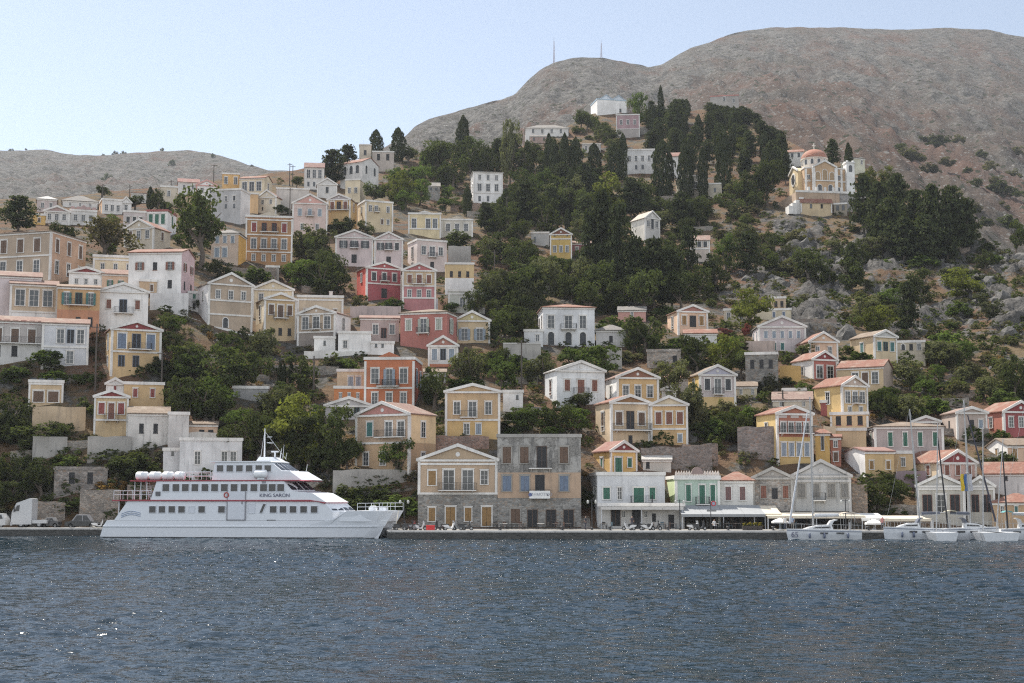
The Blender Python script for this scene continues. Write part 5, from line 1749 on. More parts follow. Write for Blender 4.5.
# low dry-stone terrace walls that step up the slope
TW = [stone((.24, .22, .19), 1.9), stone((.30, .27, .23), 1.8), stone((.26, .20, .16), 1.9)]
n, tries = 34, 0
while n and tries < 3000:
    tries += 1
    px, yb, w = wood.uniform(20, 1010), wood.uniform(215, 500), wood.uniform(22, 60)
    h_ = wood.uniform(3.5, 8)
    if yb < interp(RIDGE, px) + 25 or not clear_of_houses(px - w / 2, px + w / 2, yb - h_, yb, .25):
        continue
    r_ = rel(px, yb, w, h_)
    lb = next((x for x in (f'dry-stone terrace wall {r_[j][1]} {r_[j][2]}' for j in range(5)) if x not in LABELS), None)
    if lb is None:
        continue
    LABELS.add(lb)
    wall(lb, px - w / 2, px + w / 2, yb - h_, yb, TW[n % 3], name='terrace_wall')
    n -= 1
# bushes on the mountain foot
MB_ = [(936, 146, 30), (958, 142, 18), (912, 160, 34), (930, 172, 24), (1000, 194, 30), (1014, 178, 22), (990, 170, 20), (1002, 210, 20), (1018, 196, 16), (975, 186, 18), (960, 196, 14), (1010, 226, 26), (986, 226, 20), (946, 164, 18), (1018, 154, 18), (982, 156, 14), (900, 150, 16), (968, 172, 12), (996, 182, 14), (976, 210, 18), (1020, 238, 20), (956, 182, 14)]
for i, (px, py, w) in enumerate(MB_):
    plant(random.choice('sgbs' if w > 24 else 'sg'), px, py - w * .62, py + w * .12, w, 'scrub bushes on the reddish mountain foot', d=mt_depth(px, py) - 2, label='dark scrub bush on the reddish mountain slope beyond the wood')
for px, py, w in ((11, 150, 6), (26, 149, 3), (103, 155, 5), (115, 153, 7), (123, 153, 7), (162, 149, 5), (107, 177, 12), (172, 162, 9), (213, 155, 6), (252, 166, 5), (140, 156, 4)):
    dd = 800 + (225 - py) * 14
    plant('s', px, py - w * .5, py + w * .5, w, 'shrubs dotting the pale distant hill', d=dd - 4, label='lone dark shrub on the pale distant hill')

# ------------------------------------------------------------------ ground cover and loose rock (nobody could count them)
gr = np.random.default_rng(5)


def inhouse(px, py):
    for key, x0, x1, yt, yb in HOUSES:
        if x0 - 1 < px < x1 + 1 and yt - 1 < py < yb + 1.5:
            return True
    return False


base = {k_: crown_verts(k_, 900 + i) for i, k_ in enumerate('sg')}
small = {}
for k_ in base:
    q = base[k_].reshape(-1, 4, 3)
    small[k_] = q[gr.permutation(len(q))[:110]]


def scatter(n, name, mat, size, dens, seed, kd='s'):
    r = np.random.default_rng(seed)
    out = []
    while len(out) < n:
        px, py = r.uniform(-200, 1260), r.uniform(interp(RIDGE, 500) - 5, 520)
        if py < interp(RIDGE, px) + 2 or r.random() > dens(px, py) or inhouse(px, py):
            continue
        p = ground(px, py)
        w = size * r.uniform(.5, 1.5)
        a = r.uniform(0, 6.28)
        c_, s_ = math.cos(a) * w, math.sin(a) * w
        q = small[kd]
        qc = q.mean(1, keepdims=True)
        q2 = (q - qc) * 1.9 + qc
        h = w * r.uniform(.45, .8)
        out.append(np.stack([q2[..., 0] * c_ - q2[..., 1] * s_ + p.x, q2[..., 0] * s_ + q2[..., 1] * c_ + p.y, q2[..., 2] * h + p.z - .1], -1).reshape(-1, 3))
    o = link(name, quads_mesh(np.concatenate(out), name, mat))
    tag(o, None, None, None, 'stuff')
    return o


scatter(1950, 'undergrowth', LEAF['b'], 3.0, lambda x, y: .3 + .35 * (x > 680) * (y < 420) + .6 * (440 < x < 700) * (y < 330), 1)
scatter(1950, 'scrub_vegetation', LEAF['g'], 2.4, lambda x, y: .4 + .6 * (x > 650) * (y < 440), 2, 'g')
scatter(1150, 'dry_grass', LEAF['d'], 1.3, lambda x, y: .25 + .75 * (x > 650) * (y < 440) + .3 * (440 < x < 560), 3, 'g')

ico = bmesh.new()
bmesh.ops.create_icosphere(ico, subdivisions=2, radius=1)
iv = np.array([tuple(v_.co) for v_ in ico.verts])
it = np.array([[v_.index for v_ in f.verts] for f in ico.faces])
ico.free()
vv, ff, off = [], [], 0
while off < 1250 * len(iv):
    px, py = gr.uniform(680, 1220), gr.uniform(205, 440)
    r_ = rockiness(px, py) + .12 * (py > 340) + .2 * (py < 235)
    if py < interp(RIDGE, px) + 2 or gr.random() > r_ or inhouse(px, py):
        continue
    p = ground(px, py)
    sz = gr.uniform(.3, 1.0) * (1 + 1.5 * (gr.random() < .08)) * (.6 + .5 * rockiness(px, py))
    o_ = gr.uniform(0, 100)
    q = np.array([x * (1 + .55 * mnoise.noise(Vector((x[0] * 1.3 + o_, x[1] * 1.3, x[2] * 1.3)))) for x in iv])
    q = np.round(q * 2.6) / 2.6 * .35 + q * .65
    a = gr.uniform(0, 6.28)
    q = np.stack([q[:, 0] * math.cos(a) - q[:, 1] * math.sin(a), q[:, 0] * math.sin(a) + q[:, 1] * math.cos(a), q[:, 2] * gr.uniform(.6, 1.3)], 1)
    vv.append(q * sz + np.array([p.x, p.y, p.z - .15 * sz]))
    ff.append(it + off)
    off += len(iv)
me = bpy.data.meshes.new('rock_rubble')
me.from_pydata(np.concatenate(vv).tolist(), [], np.concatenate(ff).tolist())
m, nt, b = nm('limestone_boulder')
v = coords(nt, world=True)
n1 = noise(nt, v, .9, 7, .7)
col = mix(nt, ramp(nt, n1, .35, .68), (.05, .048, .045), (.145, .138, .128))
nt.links.new(col, b.inputs['Base Color'])
b.inputs['Roughness'].default_value = .95
bump(nt, b, noise(nt, v, 3, 5), .2, .8)
me.materials.append(m)
tag(link('rock_rubble', me), None, None, None, 'stuff')
# ------------------------------------------------------------------ the ferry (catamaran)
FPSI = R(-7.5)
FS = P(102, 537, 183.0)
fer = thing('ferry', 'white red-lined passenger catamaran ferry moored along the quay', 'ferry', (FS.x, 183.0, 0), FPSI)
HOUSES.append(('moored white ferry', 102, 403, 455, 540))
bowY = 178.3
Lx = (P(373, 538, bowY).x - FS.x) / math.cos(FPSI)


def fx(px):                       # metres from the stern along the near side
    t = (px - 102) / (373 - 102)
    # perspective along the slanted side
    c, s_ = math.cos(FPSI), math.sin(FPSI)
    k_ = (px - 512) / F / (CP + SP * ((450 - 341.5) / F))
    return (k_ * 183.0 - FS.x) / (c - k_ * s_)


def fz(py, px=240):
    Y = 183.0 + fx(px) * math.sin(FPSI)
    return Zat(py, Y)


HW = paint((.68, .70, .73), .35, 0, .05)
HW2 = paint((.60, .62, .66), .4, 0, .06)
RED = paint((.30, .03, .05), .4)
FGL = paint((.03, .033, .04), .12)
BEAM = 8.6
# two hulls
st_px = [102, 109, 150, 250, 320, 345, 362, 373]


def hull(y0, y1, name):
    mb = MB()
    cy = (y0 + y1) / 2
    secs = []
    n = 26
    xe_b, xe_t = fx(373), fx(392)
    for i in range(n + 1):
        t = i / n
        xb, xt = fx(102) + (xe_b - fx(102)) * t, fx(109) + (xe_t - fx(109)) * t
        w = (y1 - y0) / 2 * (1 if t < .7 else max(.02, max(0, math.cos((t - .7) / .3 * math.pi / 2)) ** .7))
        wt = (y1 - y0) / 2 * (1 if t < .78 else max(.02, max(0, math.cos((t - .78) / .22 * math.pi / 2)) ** .6))
        ztop = fz(520.5, 240) if t < .8 else fz(520.5, 240) + (fz(511, 380) - fz(520.5, 240)) * min(1, (t - .8) / .04)
        zc_ = fz(527, 240)
        s = []
        for f_, ww, z in ((0, w * .8, -1.0), (0, w * .96, .0), (.45, w, zc_ - .1), (.47, w + .10 * (t < .97), zc_), (.52, w + .1 * (t < .97), zc_ + .12), (.54, w, zc_ + .14), (1, wt, ztop)):
            x = xb + (xt - xb) * f_
            s.append((x, cy - ww, z))
        secs.append(s + [(p[0], 2 * cy - p[1], p[2]) for p in s[::-1]])
    k_ = len(secs[0])
    vs_ = [p for s in secs for p in s]
    fs = [(i * k_ + j, i * k_ + (j + 1) % k_, (i + 1) * k_ + (j + 1) % k_, (i + 1) * k_ + j) for i in range(n) for j in range(k_)]
    fs += [tuple(range(k_)), tuple(range(n * k_ + k_ - 1, n * k_ - 1, -1))]
    mb.add(vs_, fs)
    h_ = mb.build(name, HW, fer)
    wl = MB().add([(x, y, z) for s in secs for x, y, z in ((s[1][0], s[1][1] - .02, -.3), (s[1][0], s[1][1] - .03, .16))], [(2 * i, 2 * i + 2, 2 * i + 3, 2 * i + 1) for i in range(n)])
    wl.build('boot_top', paint((.04, .045, .05), .5), h_)
    return h_


hull(0, 2.7, 'hull')
hull(BEAM - 2.7, BEAM, 'hull')
zd = fz(520.5)
# bridging deck, raised foredeck (seen from above they narrow with the bows)
MB().prism([(fx(112), .35), (fx(343), .35), (fx(378), 1.32), (fx(378), BEAM - 1.32), (fx(343), BEAM - .35), (fx(112), BEAM - .35)], fz(528), zd, 'z').build('deck', HW2, fer)
MB().prism([(fx(340), .12), (fx(360), .34), (fx(386), 1.3), (fx(386), BEAM - 1.3), (fx(360), BEAM - .34), (fx(340), BEAM - .12)], zd - .1, fz(511.6, 380), 'z').build('foredeck', HW, fer)


def slab(poly, y0, y1, name, mat=HW):
    """side outline swept across the beam; a third number pushes that corner forward amidships (pointed fronts)"""
    n = len(poly)
    secs = []
    for y_, f_ in ((y0, 0), (y0 + (y1 - y0) * .25, .62), (y0 + (y1 - y0) * .5, 1), (y0 + (y1 - y0) * .75, .62), (y1, 0)):
        secs.append([(fx(p[0] + (p[2] if len(p) > 2 else 0) * f_), y_, fz(p[1], 240)) for p in poly])
    vs_ = [p for q in secs for p in q]
    fs = [tuple(range(n)), tuple(range(5 * n - 1, 4 * n - 1, -1))]
    fs += [(j * n + i, j * n + (i + 1) % n, (j + 1) * n + (i + 1) % n, (j + 1) * n + i) for j in range(4) for i in range(n)]
    return MB().add(vs_, fs).build(name, mat, fer)


main = slab([(116, 520.3), (129, 501.1), (324, 501.1, 13), (333, 511.5, 15), (333, 520.3, 15)], .06, BEAM - .06, 'main_cabin')
slab([(114, 501.1), (114, 499.9), (311, 499.9), (326, 502.4, 14), (325, 503.6, 14), (318, 501.5, 8)], -.14, BEAM + .14, 'deck_edge', RED)
slab([(152, 499.85), (157.5, 481.2), (284, 481.2, 12), (292, 491, 15), (313, 493.2, 12), (327, 502.3, 14), (311, 499.8)], .0, BEAM, 'upper_cabin')
slab([(131, 481.2), (131, 480), (299, 480, 12), (302, 481.0, 12), (290, 481.2, 8)], -.1, BEAM + .1, 'deck_edge', RED)
slab([(211, 479.95), (214, 462), (270, 462, 7), (281, 471, 9), (289, 471.2, 10), (301, 480.0, 13)], .5, BEAM - .5, 'bridge')
slab([(209, 462), (209, 461), (269, 461, 8), (271, 462, 8)], .3, BEAM - .3, 'bridge_roof')
slab([(250, 461), (253, 456.5), (266, 456.5), (273, 461)], 2.5, 6, 'roof_housing')
# windows
m0 = MB()


def fwin(px, y0, y1, w, yy, mat=FGL, slant=0):
    a, c = fx(px) - w / 2, fx(px) + w / 2
    z0, z1 = fz(y1, px), fz(y0, px)
    o = MB().prism([(a, z0), (c, z0), (c + slant, z1), (a + slant, z1)], yy - .04, yy + .03).build('window', mat, fer)
    fr_ = MB()
    for pa_ in (((a - .07, z0 - .07), (c + .07, z0 - .07), (c + .07, z0), (a - .07, z0)), ((a - .07 + slant, z1), (c + .07 + slant, z1), (c + .07 + slant, z1 + .07), (a - .07 + slant, z1 + .07)),
                ((a - .07, z0), (a, z0), (a + slant, z1), (a - .07 + slant, z1)), ((c, z0), (c + .07, z0), (c + .07 + slant, z1), (c + slant, z1))):
        fr_.prism(pa_, yy - .07, yy + .03)
    fr_.build('frame', HW2, o)
    return o


for px in (154, 163.5, 173.3, 183, 203, 222.8, 274.3, 284, 294, 304.5, 315):
    fwin(px, 506.2, 512.7, .84, .06)
fwin(193, 506.6, 512.4, .7, .06, HW2)
fwin(252.6, 504, 513, .75, .06, HW2)
fwin(262, 504, 512.8, .34, .06, FGL, .45)
for px in (167, 177, 186.4, 196, 206, 215.6, 225.3, 235, 245, 254.8, 264.4, 273, 281.5):
    fwin(px, 484.1, 491.3, .88, .0)
for px in (219.3, 229, 238.7, 248.4, 258, 267):
    fwin(px, 465.2, 471.5, .84, .5)


def raked(pa, pb, sa, sb, y0, y1, mat=FGL):
    """two panes on each of the four facets of a raked, pointed front"""
    ys_ = [y0 + (y1 - y0) * t for t in (0, .25, .5, .75, 1)]
    f_ = (0, .62, 1, .62, 0)
    for j in range(4):
        for u0, u1 in ((.06, .46), (.54, .94)):
            q = []
            for u, t in ((u0, .10), (u1, .10), (u1, .9), (u0, .9)):
                g = f_[j] + (f_[j + 1] - f_[j]) * u
                xa, xb = pa[0] + sa * g, pb[0] + sb * g
                q.append(Vector((fx(xa + (xb - xa) * t) + .03, ys_[j] + (ys_[j + 1] - ys_[j]) * u, fz(pa[1] + (pb[1] - pa[1]) * t))))
            nr_ = (q[1] - q[0]).cross(q[3] - q[0]).normalized()
            if nr_.x < 0:
                nr_ = -nr_
            q = [p + nr_ * .03 for p in q]
            MB().add(q + [p - nr_ * .06 for p in q], [(0, 1, 2, 3), (7, 6, 5, 4), (0, 4, 5, 1), (1, 5, 6, 2), (2, 6, 7, 3), (3, 7, 4, 0)]).build('window', mat, fer)


raked((284, 481.4), (292, 490.8), 12, 15, .1, BEAM - .1)
raked((270, 462.3), (281, 470.8), 7, 9, .6, BEAM - .6)
raked((324, 502.6), (333, 511.2), 13, 15, .15, BEAM - .15)
# boarding door
dr = MB().box(fx(229), fx(246), -.06, .02, fz(519.5), fz(491.6)).build('boarding_door', HW2, fer)
df = MB()
for a, c, z0, z1 in ((228, 229, 520.3, 491), (246, 247, 520.3, 491), (228, 247, 520.6, 519.6)):
    df.box(fx(a), fx(c), -.09, .02, fz(z0), fz(z1))
df.build('frame', paint((.25, .25, .27)), dr)
MB().box(fx(242.5), fx(244), -.1, -.05, fz(504), fz(501)).build('handle', paint((.3, .3, .32)), dr)
MB().box(fx(157), fx(161.5), -.12, .02, fz(495.8), fz(491.5)).build('life_ring_box', paint((.1, .1, .11)), fer)
lr = MB()
for t in range(12):
    a0, a1 = t * math.pi / 6, (t + 1) * math.pi / 6
    lr.tube((fx(227.5) + .3 * math.cos(a0), -.06, fz(495) + .3 * math.sin(a0)), (fx(227.5) + .3 * math.cos(a1), -.06, fz(495) + .3 * math.sin(a1)), .07, n=6)
lr.build('life_ring', paint((.45, .05, .04)), fer)
LET = paint((.10, .10, .16), .5)
LETR = paint((.24, .05, .06), .5)
nmo = link('name_lettering', text_mesh('KING SARON', .72, LET), fer)
nmo.location = (fx(275.5), -.06, fz(496.9, 275))
nmo.rotation_euler = (math.pi / 2, 0, 0)
nmo.scale = (.9, .86, 1)
# dolphin-like grey swirl painted on the quarter
sw = MB()
for dz in (0, .22, -.2):
    pts = [(fx(123 + q * 2.4), -.0, fz(516 - 2.2 * math.sin(q * .42) - (q * .18)) + dz) for q in range(9)]
    sw.path([(x, .05, z) for x, y, z in pts], .055, 5)
sw.build('painted_swirl', paint((.30, .36, .46)), fer)
# life raft canisters and davits
RAFT = paint((.76, .77, .78), .4)
for c0, c1 in ((134.5, 147), (148, 160), (161, 172.5), (173.5, 184)):
    r_ = .52
    x0, x1 = fx(c0), fx(c1)
    g = MB()
    for j, (u, rr_) in enumerate(((0, .25), (.12, .47), (.25, .52), (1.0, .52))):
        pass
    L_ = x1 - x0
    prof = [(0.02, 0), (.4, .06), (.52, .2), (.52, L_ * .48), (.56, L_ * .49), (.56, L_ * .51), (.52, L_ * .52), (.52, L_ - .2), (.4, L_ - .06), (.02, L_)]
    g.lathe(prof, 14)
    ob = g.build('life_raft', RAFT, fer, True)
    ob.matrix_local = Matrix.Translation((x0, .75, fz(475.5))) @ Matrix.Rotation(math.pi / 2, 4, 'Y')
    cr_ = MB()
    for t in (.25, .75):
        cr_.box(x0 + L_ * t - .05, x0 + L_ * t + .05, .2, 1.3, fz(479.6), fz(475.6) - .3)
    cr_.build('cradle', IRON, ob).matrix_local = ob.matrix_local.inverted()
g = MB().lathe([(.02, 0), (.45, .08), (.55, .25), (.55, 1.5), (.45, 1.68), (.02, 1.75)], 14)
ob = g.build('life_raft', RAFT, fer, True)
ob.matrix_local = Matrix.Translation((fx(254), .15, fz(474.2))) @ Matrix.Rotation(math.pi / 2, 4, 'Y')
MB().box(fx(258), fx(265), -.1, .7, fz(479.6), fz(477)).build('raft_bracket', HW, fer)
MB().prism([(fx(262.5), fz(491.5)), (fx(266.5), fz(491.5)), (fx(266.5), fz(479.8)), (fx(262.5), fz(479.8))], -.03, .02).build('dark_stripe', paint((.25, .26, .28)), fer)


def rails(pts, y0s, h, name='railing', step=1.0):
    mb = MB()
    for (a, za), (c, zb) in zip(pts, pts[1:]):
        for y_ in y0s:
            for f_ in (1, .55):
                mb.tube((a, y_, za + h * f_), (c, y_, zb + h * f_), .03, n=5)
            n = max(1, int(abs(c - a) / step))
            for i in range(n + 1):
                t = i / n
                x, z = a + (c - a) * t, za + (zb - za) * t
                mb.tube((x, y_, z), (x, y_, z + h), .028, n=5)
    mb.build(name, HW, fer)


rails([(fx(115), fz(499.5)), (fx(152), fz(499.5))], (.05, BEAM - .05), 1.1)
rails([(fx(184), fz(479.6)), (fx(211), fz(479.6))], (.05, BEAM - .05), 1.0)
rails([(fx(131), fz(479.6)), (fx(184), fz(479.6))], (BEAM - .05,), 1.0)
rails([(fx(357), fz(511.5, 380)), (fx(390), fz(511.2, 380))], (.6, BEAM - .4), 1.0)
ax = MB()
for y_ in (.1, 2.2, 4.4, 6.5, BEAM - .1):
    ax.tube((fx(115), y_, fz(499.5)), (fx(115), y_, fz(499.5) + 1.1), .03, n=5)
for f_ in (1.1, .6):
    ax.tube((fx(115), .05, fz(499.5) + f_), (fx(115), BEAM - .05, fz(499.5) + f_), .03, n=5)
ax.build('railing', HW, fer)
ps = MB()
for px in (120, 127):
    for y_ in (.2, BEAM - .2):
        ps.tube((fx(px), y_, fz(520)), (fx(px), y_, fz(501)), .06, n=6)
for px in (135, 141, 147):
    ps.tube((fx(px), .3, fz(499.5)), (fx(px), .3, fz(481)), .05, n=6)
ps.build('deck_stanchion', HW, fer)
ld = MB()
for q in (0, .5):
    ld.tube((fx(140) + q, 2, fz(481)), (fx(146) + q, 2, fz(499.5)), .04, n=5)
for i in range(9):
    t = i / 8
    x = fx(140) + (fx(146) - fx(140)) * t
    z = fz(481) + (fz(499.5) - fz(481)) * t
    ld.box(x, x + .5, 1.8, 2.2, z - .02, z + .02)
ld.build('stairway', HW, fer)
mm = MB().tube((fx(254.5), 4.2, fz(457)), (fx(254.5), 4.2, fz(427)), .11, .06, 8)
mm.box(fx(257), fx(262), 4.1, 4.3, fz(436), fz(435.4)).box(fx(258), fx(262), 3.6, 4.8, fz(442), fz(441.4))
mm.tube((fx(254.5), 4.2, fz(428)), (fx(250), 4.2, fz(461)), .02, n=4).tube((fx(254.5), 4.2, fz(430)), (fx(277), 4.2, fz(459)), .02, n=4)
mast = mm.build('mast', HW, fer)
MB().box(fx(262), fx(269), 3.9, 4.3, fz(451.4), fz(450)).tube((fx(265.5), 4.1, fz(456.5)), (fx(265.5), 4.1, fz(451)), .12, n=8).build('radar', HW, fer)
an = MB()
for px, t in ((269, 447), (273, 450), (276, 444), (279, 452), (252, 455), (300, 464)):
    an.tube((fx(px), 3 + (px % 3), fz(458 if px < 290 else 471)), (fx(px) + .15, 3 + (px % 3), fz(t)), .04, .02, 5)
an.build('aerial', HW, fer)
wn_ = MB().box(fx(366), fx(371), 2, 3.2, fz(511.4, 380), fz(508, 380)).box(fx(373), fx(380), 3.5, 5, fz(511.4, 380), fz(507.6, 380))
wn_.tube((fx(369), 1.6, fz(508.6, 380)), (fx(369), 3.6, fz(508.6, 380)), .35, n=10)
wn_.build('windlass', HW, fer)
MB().box(fx(268), fx(277), -.03, .03, fz(520.4), fz(519.7)).build('vent_slot', IRON, fer)

# ------------------------------------------------------------------ yachts
YW = paint((.60, .61, .62), .3, 0, .1)
TEAK = paint((.30, .2, .12), .7)
MASTM = paint((.36, .36, .36), .4, .2)
CANV = paint((.10, .11, .14), .8)


def yacht(label, pl, pr, yw, ydk, bow, mast_px, mast_top, jib, bimini, sprayc, boom=True, lean=0.0, Y=174.0, num=None):
    cx = (pl + pr) / 2
    b_ = P(cx, 540, Y)
    s = mpp(Y)
    L = (pr - pl) * s
    root = thing('sailing_yacht', label, 'yacht', (b_.x, Y, 0), 0)
    HOUSES.append((label, pl, pr, ydk - 20, 541))
    bw = bow        # -1 bow to the left, +1 to the right
    fb = Zat(ydk, Y)
    n = 18
    B = L * .3
    secs = []
    for i in range(n + 1):
        t = i / n                      # 0 stern .. 1 bow
        hw = B / 2 * (.72 + .28 * math.sin(min(1, t / .45) * math.pi / 2)) * (1 if t < .45 else max(0, math.cos((t - .45) / .55 * math.pi / 2)) ** .75 + .012)
        x = -L / 2 + L * t
        z = fb * (.93 + .14 * t)
        kk = .07 * L * (t > .9) * (t - .9) * 10
        secs.append([(bw * (x - kk * .5), -hw * .5, -.35), (bw * (x - kk * .3), -hw * .86, .02), (bw * x, -hw * .97, z * .55), (bw * x, -hw, z), (bw * x, hw, z), (bw * x, hw * .97, z * .55), (bw * (x - kk * .3), hw * .86, .02), (bw * (x - kk * .5), hw * .5, -.35)])
    k_ = 8
    mb = MB().add([p for q in secs for p in q], [(i * k_ + j, i * k_ + (j + 1) % k_, (i + 1) * k_ + (j + 1) % k_, (i + 1) * k_ + j) for i in range(n) for j in range(k_)] + [tuple(range(k_)), tuple(range(n * k_ + 7, n * k_ - 1, -1))])
    hl = mb.build('hull', YW, root)
    st = MB()
    for i in range(n):
        a, c = secs[i], secs[i + 1]
        st.add([(a[3][0], a[3][1] - .012, a[3][2] - .22), (c[3][0], c[3][1] - .012, c[3][2] - .22), (c[3][0], c[3][1] - .012, c[3][2] - .12), (a[3][0], a[3][1] - .012, a[3][2] - .12)], [(0, 1, 2, 3)])
    st.build('sheer_stripe', paint((.2, .22, .27)), hl)
    # coach roof
    ch_ = fb + .5
    cb_ = MB()
    pr_ = [(-L * .12, fb - .05), (L * .28, fb + .02), (L * .2, fb + .28), (L * .08, ch_), (-L * .1, ch_ + .05)]
    cb_.prism([(bw * x, z) for x, z in pr_], -B * .27, B * .27)
    cab = cb_.build('coach_roof', YW, root)
    MB().prism([(bw * x, z) for x, z in ((-L * .08, fb + .16), (L * .16, fb + .14), (L * .12, fb + .3), (-L * .08, fb + .38))], -B * .275, -B * .265).build('cabin_window', FGL, cab)
    hwn = MB()
    for t in (.02, -.2):
        hwn = MB().prism([(bw * (t * L - .45), fb * .6), (bw * (t * L + .45), fb * .61), (bw * (t * L + .45), fb * .75), (bw * (t * L - .45), fb * .74)], -B / 2 - .02, -B / 2 + .1)
        hwn.build('port_light', FGL, hl)
    # guard rails, pulpit
    gr_ = MB()
    for y_ in (-1, 1):
        pts = [(q[3][0], q[3][1] if y_ < 0 else q[4][1], q[3][2]) for q in secs[::2]]
        for p, q in zip(pts, pts[1:]):
            gr_.tube((p[0], p[1] * .97, p[2] + .6), (q[0], q[1] * .97, q[2] + .6), .014, n=4)
        for p in pts:
            gr_.tube((p[0], p[1] * .97, p[2]), (p[0], p[1] * .97, p[2] + .62), .018, n=4)
    gr_.build('guard_rail', MASTM, root)
    # mast, spreaders, boom, stays
    mx = P(mast_px, 520, Y).x - b_.x
    mz = Zat(mast_top, Y)
    tp = (mx + lean * mz, 0, mz)
    ma = MB().tube((mx, 0, fb), tp, .11, .075, 8)
    for t in (.42, .72):
        z = fb + (mz - fb) * t
        x = mx + lean * mz * t
        ma.tube((x - bw * .1, -B * .33 * (1.1 - t * .4), z + .1), (x - bw * .1, B * .33 * (1.1 - t * .4), z + .1), .035, n=5)
    ms = ma.build('mast', MASTM, root)
    sy = MB()
    for y_ in (-1, 1):
        sy.path([(mx, y_ * B * .45, fb), (mx + lean * mz * .42, y_ * B * .3, fb + (mz - fb) * .42), tp], .014, 4)
    sy.tube(tp, (-bw * L * .49, 0, fb), .014, n=4)
    fo = (bw * L * .47, 0, fb + .1)
    sy.tube(tp, fo, .014, n=4)
    sy.build('standing_rigging', MASTM, ms)
    if jib:
        a, c = Vector(fo), Vector(tp)
        MB().tube(a.lerp(c, .04), a.lerp(c, .88), .13, .07, 8).build('furled_jib', jib, root)
    if boom:
        MB().tube((mx, 0, fb + 1.5), (mx - bw * L * .36, 0, fb + 1.62), .09, .08, 8).build('boom', MASTM, root)
        MB().tube((mx - bw * .2, 0, fb + 1.68), (mx - bw * L * .35, 0, fb + 1.75), .2, .14, 8).build('sail_cover', sprayc, root)
    if sprayc:
        sp_ = MB()
        arc = [(bw * (-L * .1), fb + .5), (bw * (-L * .06), fb + .55), (bw * (-L * .1), fb + 1.05), (bw * (-L * .17), fb + 1.2), (bw * (-L * .19), fb + 1.15), (bw * (-L * .13), fb + .98)]
        sp_.prism(arc, -B * .26, B * .26)
        sp_.build('sprayhood', sprayc, root)
    if bimini:
        bm_ = MB()
        pts = [(-L * .24 - i * L * .19 / 6, fb + 1.85 + .16 * math.sin(i * math.pi / 6)) for i in range(7)]
        bm_.prism([(bw * x, z) for x, z in pts] + [(bw * x, z + .06) for x, z in pts[::-1]], -B * .3, B * .3)
        bi = bm_.build('bimini', bimini, root)
        fr_ = MB()
        for x in (-L * .26, -L * .41):
            for y_ in (-.29, .29):
                fr_.tube((bw * x, B * y_, fb - .1), (bw * x, B * y_, fb + 1.88), .02, n=4)
        fr_.build('bimini_frame', MASTM, bi)
    whl = MB()
    wx = -bw * L * .36
    for t in range(10):
        a0, a1 = t * math.pi / 5, (t + 1) * math.pi / 5
        whl.tube((wx, .5 * math.cos(a0), fb + .75 + .5 * math.sin(a0)), (wx, .5 * math.cos(a1), fb + .75 + .5 * math.sin(a1)), .02, n=4)
    whl.box(wx - .1, wx + .1, -.12, .12, fb - .3, fb + .85)
    whl.build('steering_wheel', MASTM, root)
    for t in (-.3, .02, .22):
        f_ = MB().lathe([(.02, -.34), (.12, -.3), (.14, 0), (.12, .28), (.03, .34)], 8)
        fo_ = f_.build('fender', paint((.12, .14, .2)), root, True)
        fo_.location = (bw * L * t, -B / 2 - .12, fb * .45)
    if num:
        t_ = link('sail_number', text_mesh(num, .95, LET), root)
        t_.location = (bw * L * .455, -B * .12 - .12, fb * .3)
        t_.rotation_euler = (math.pi / 2, 0, R(10) * -bw)
        t_.location = (P(793.5, 530, Y).x - b_.x, -B * .26, fb * .28)
        t_.rotation_euler = (math.pi / 2, 0, R(-33))
    return root


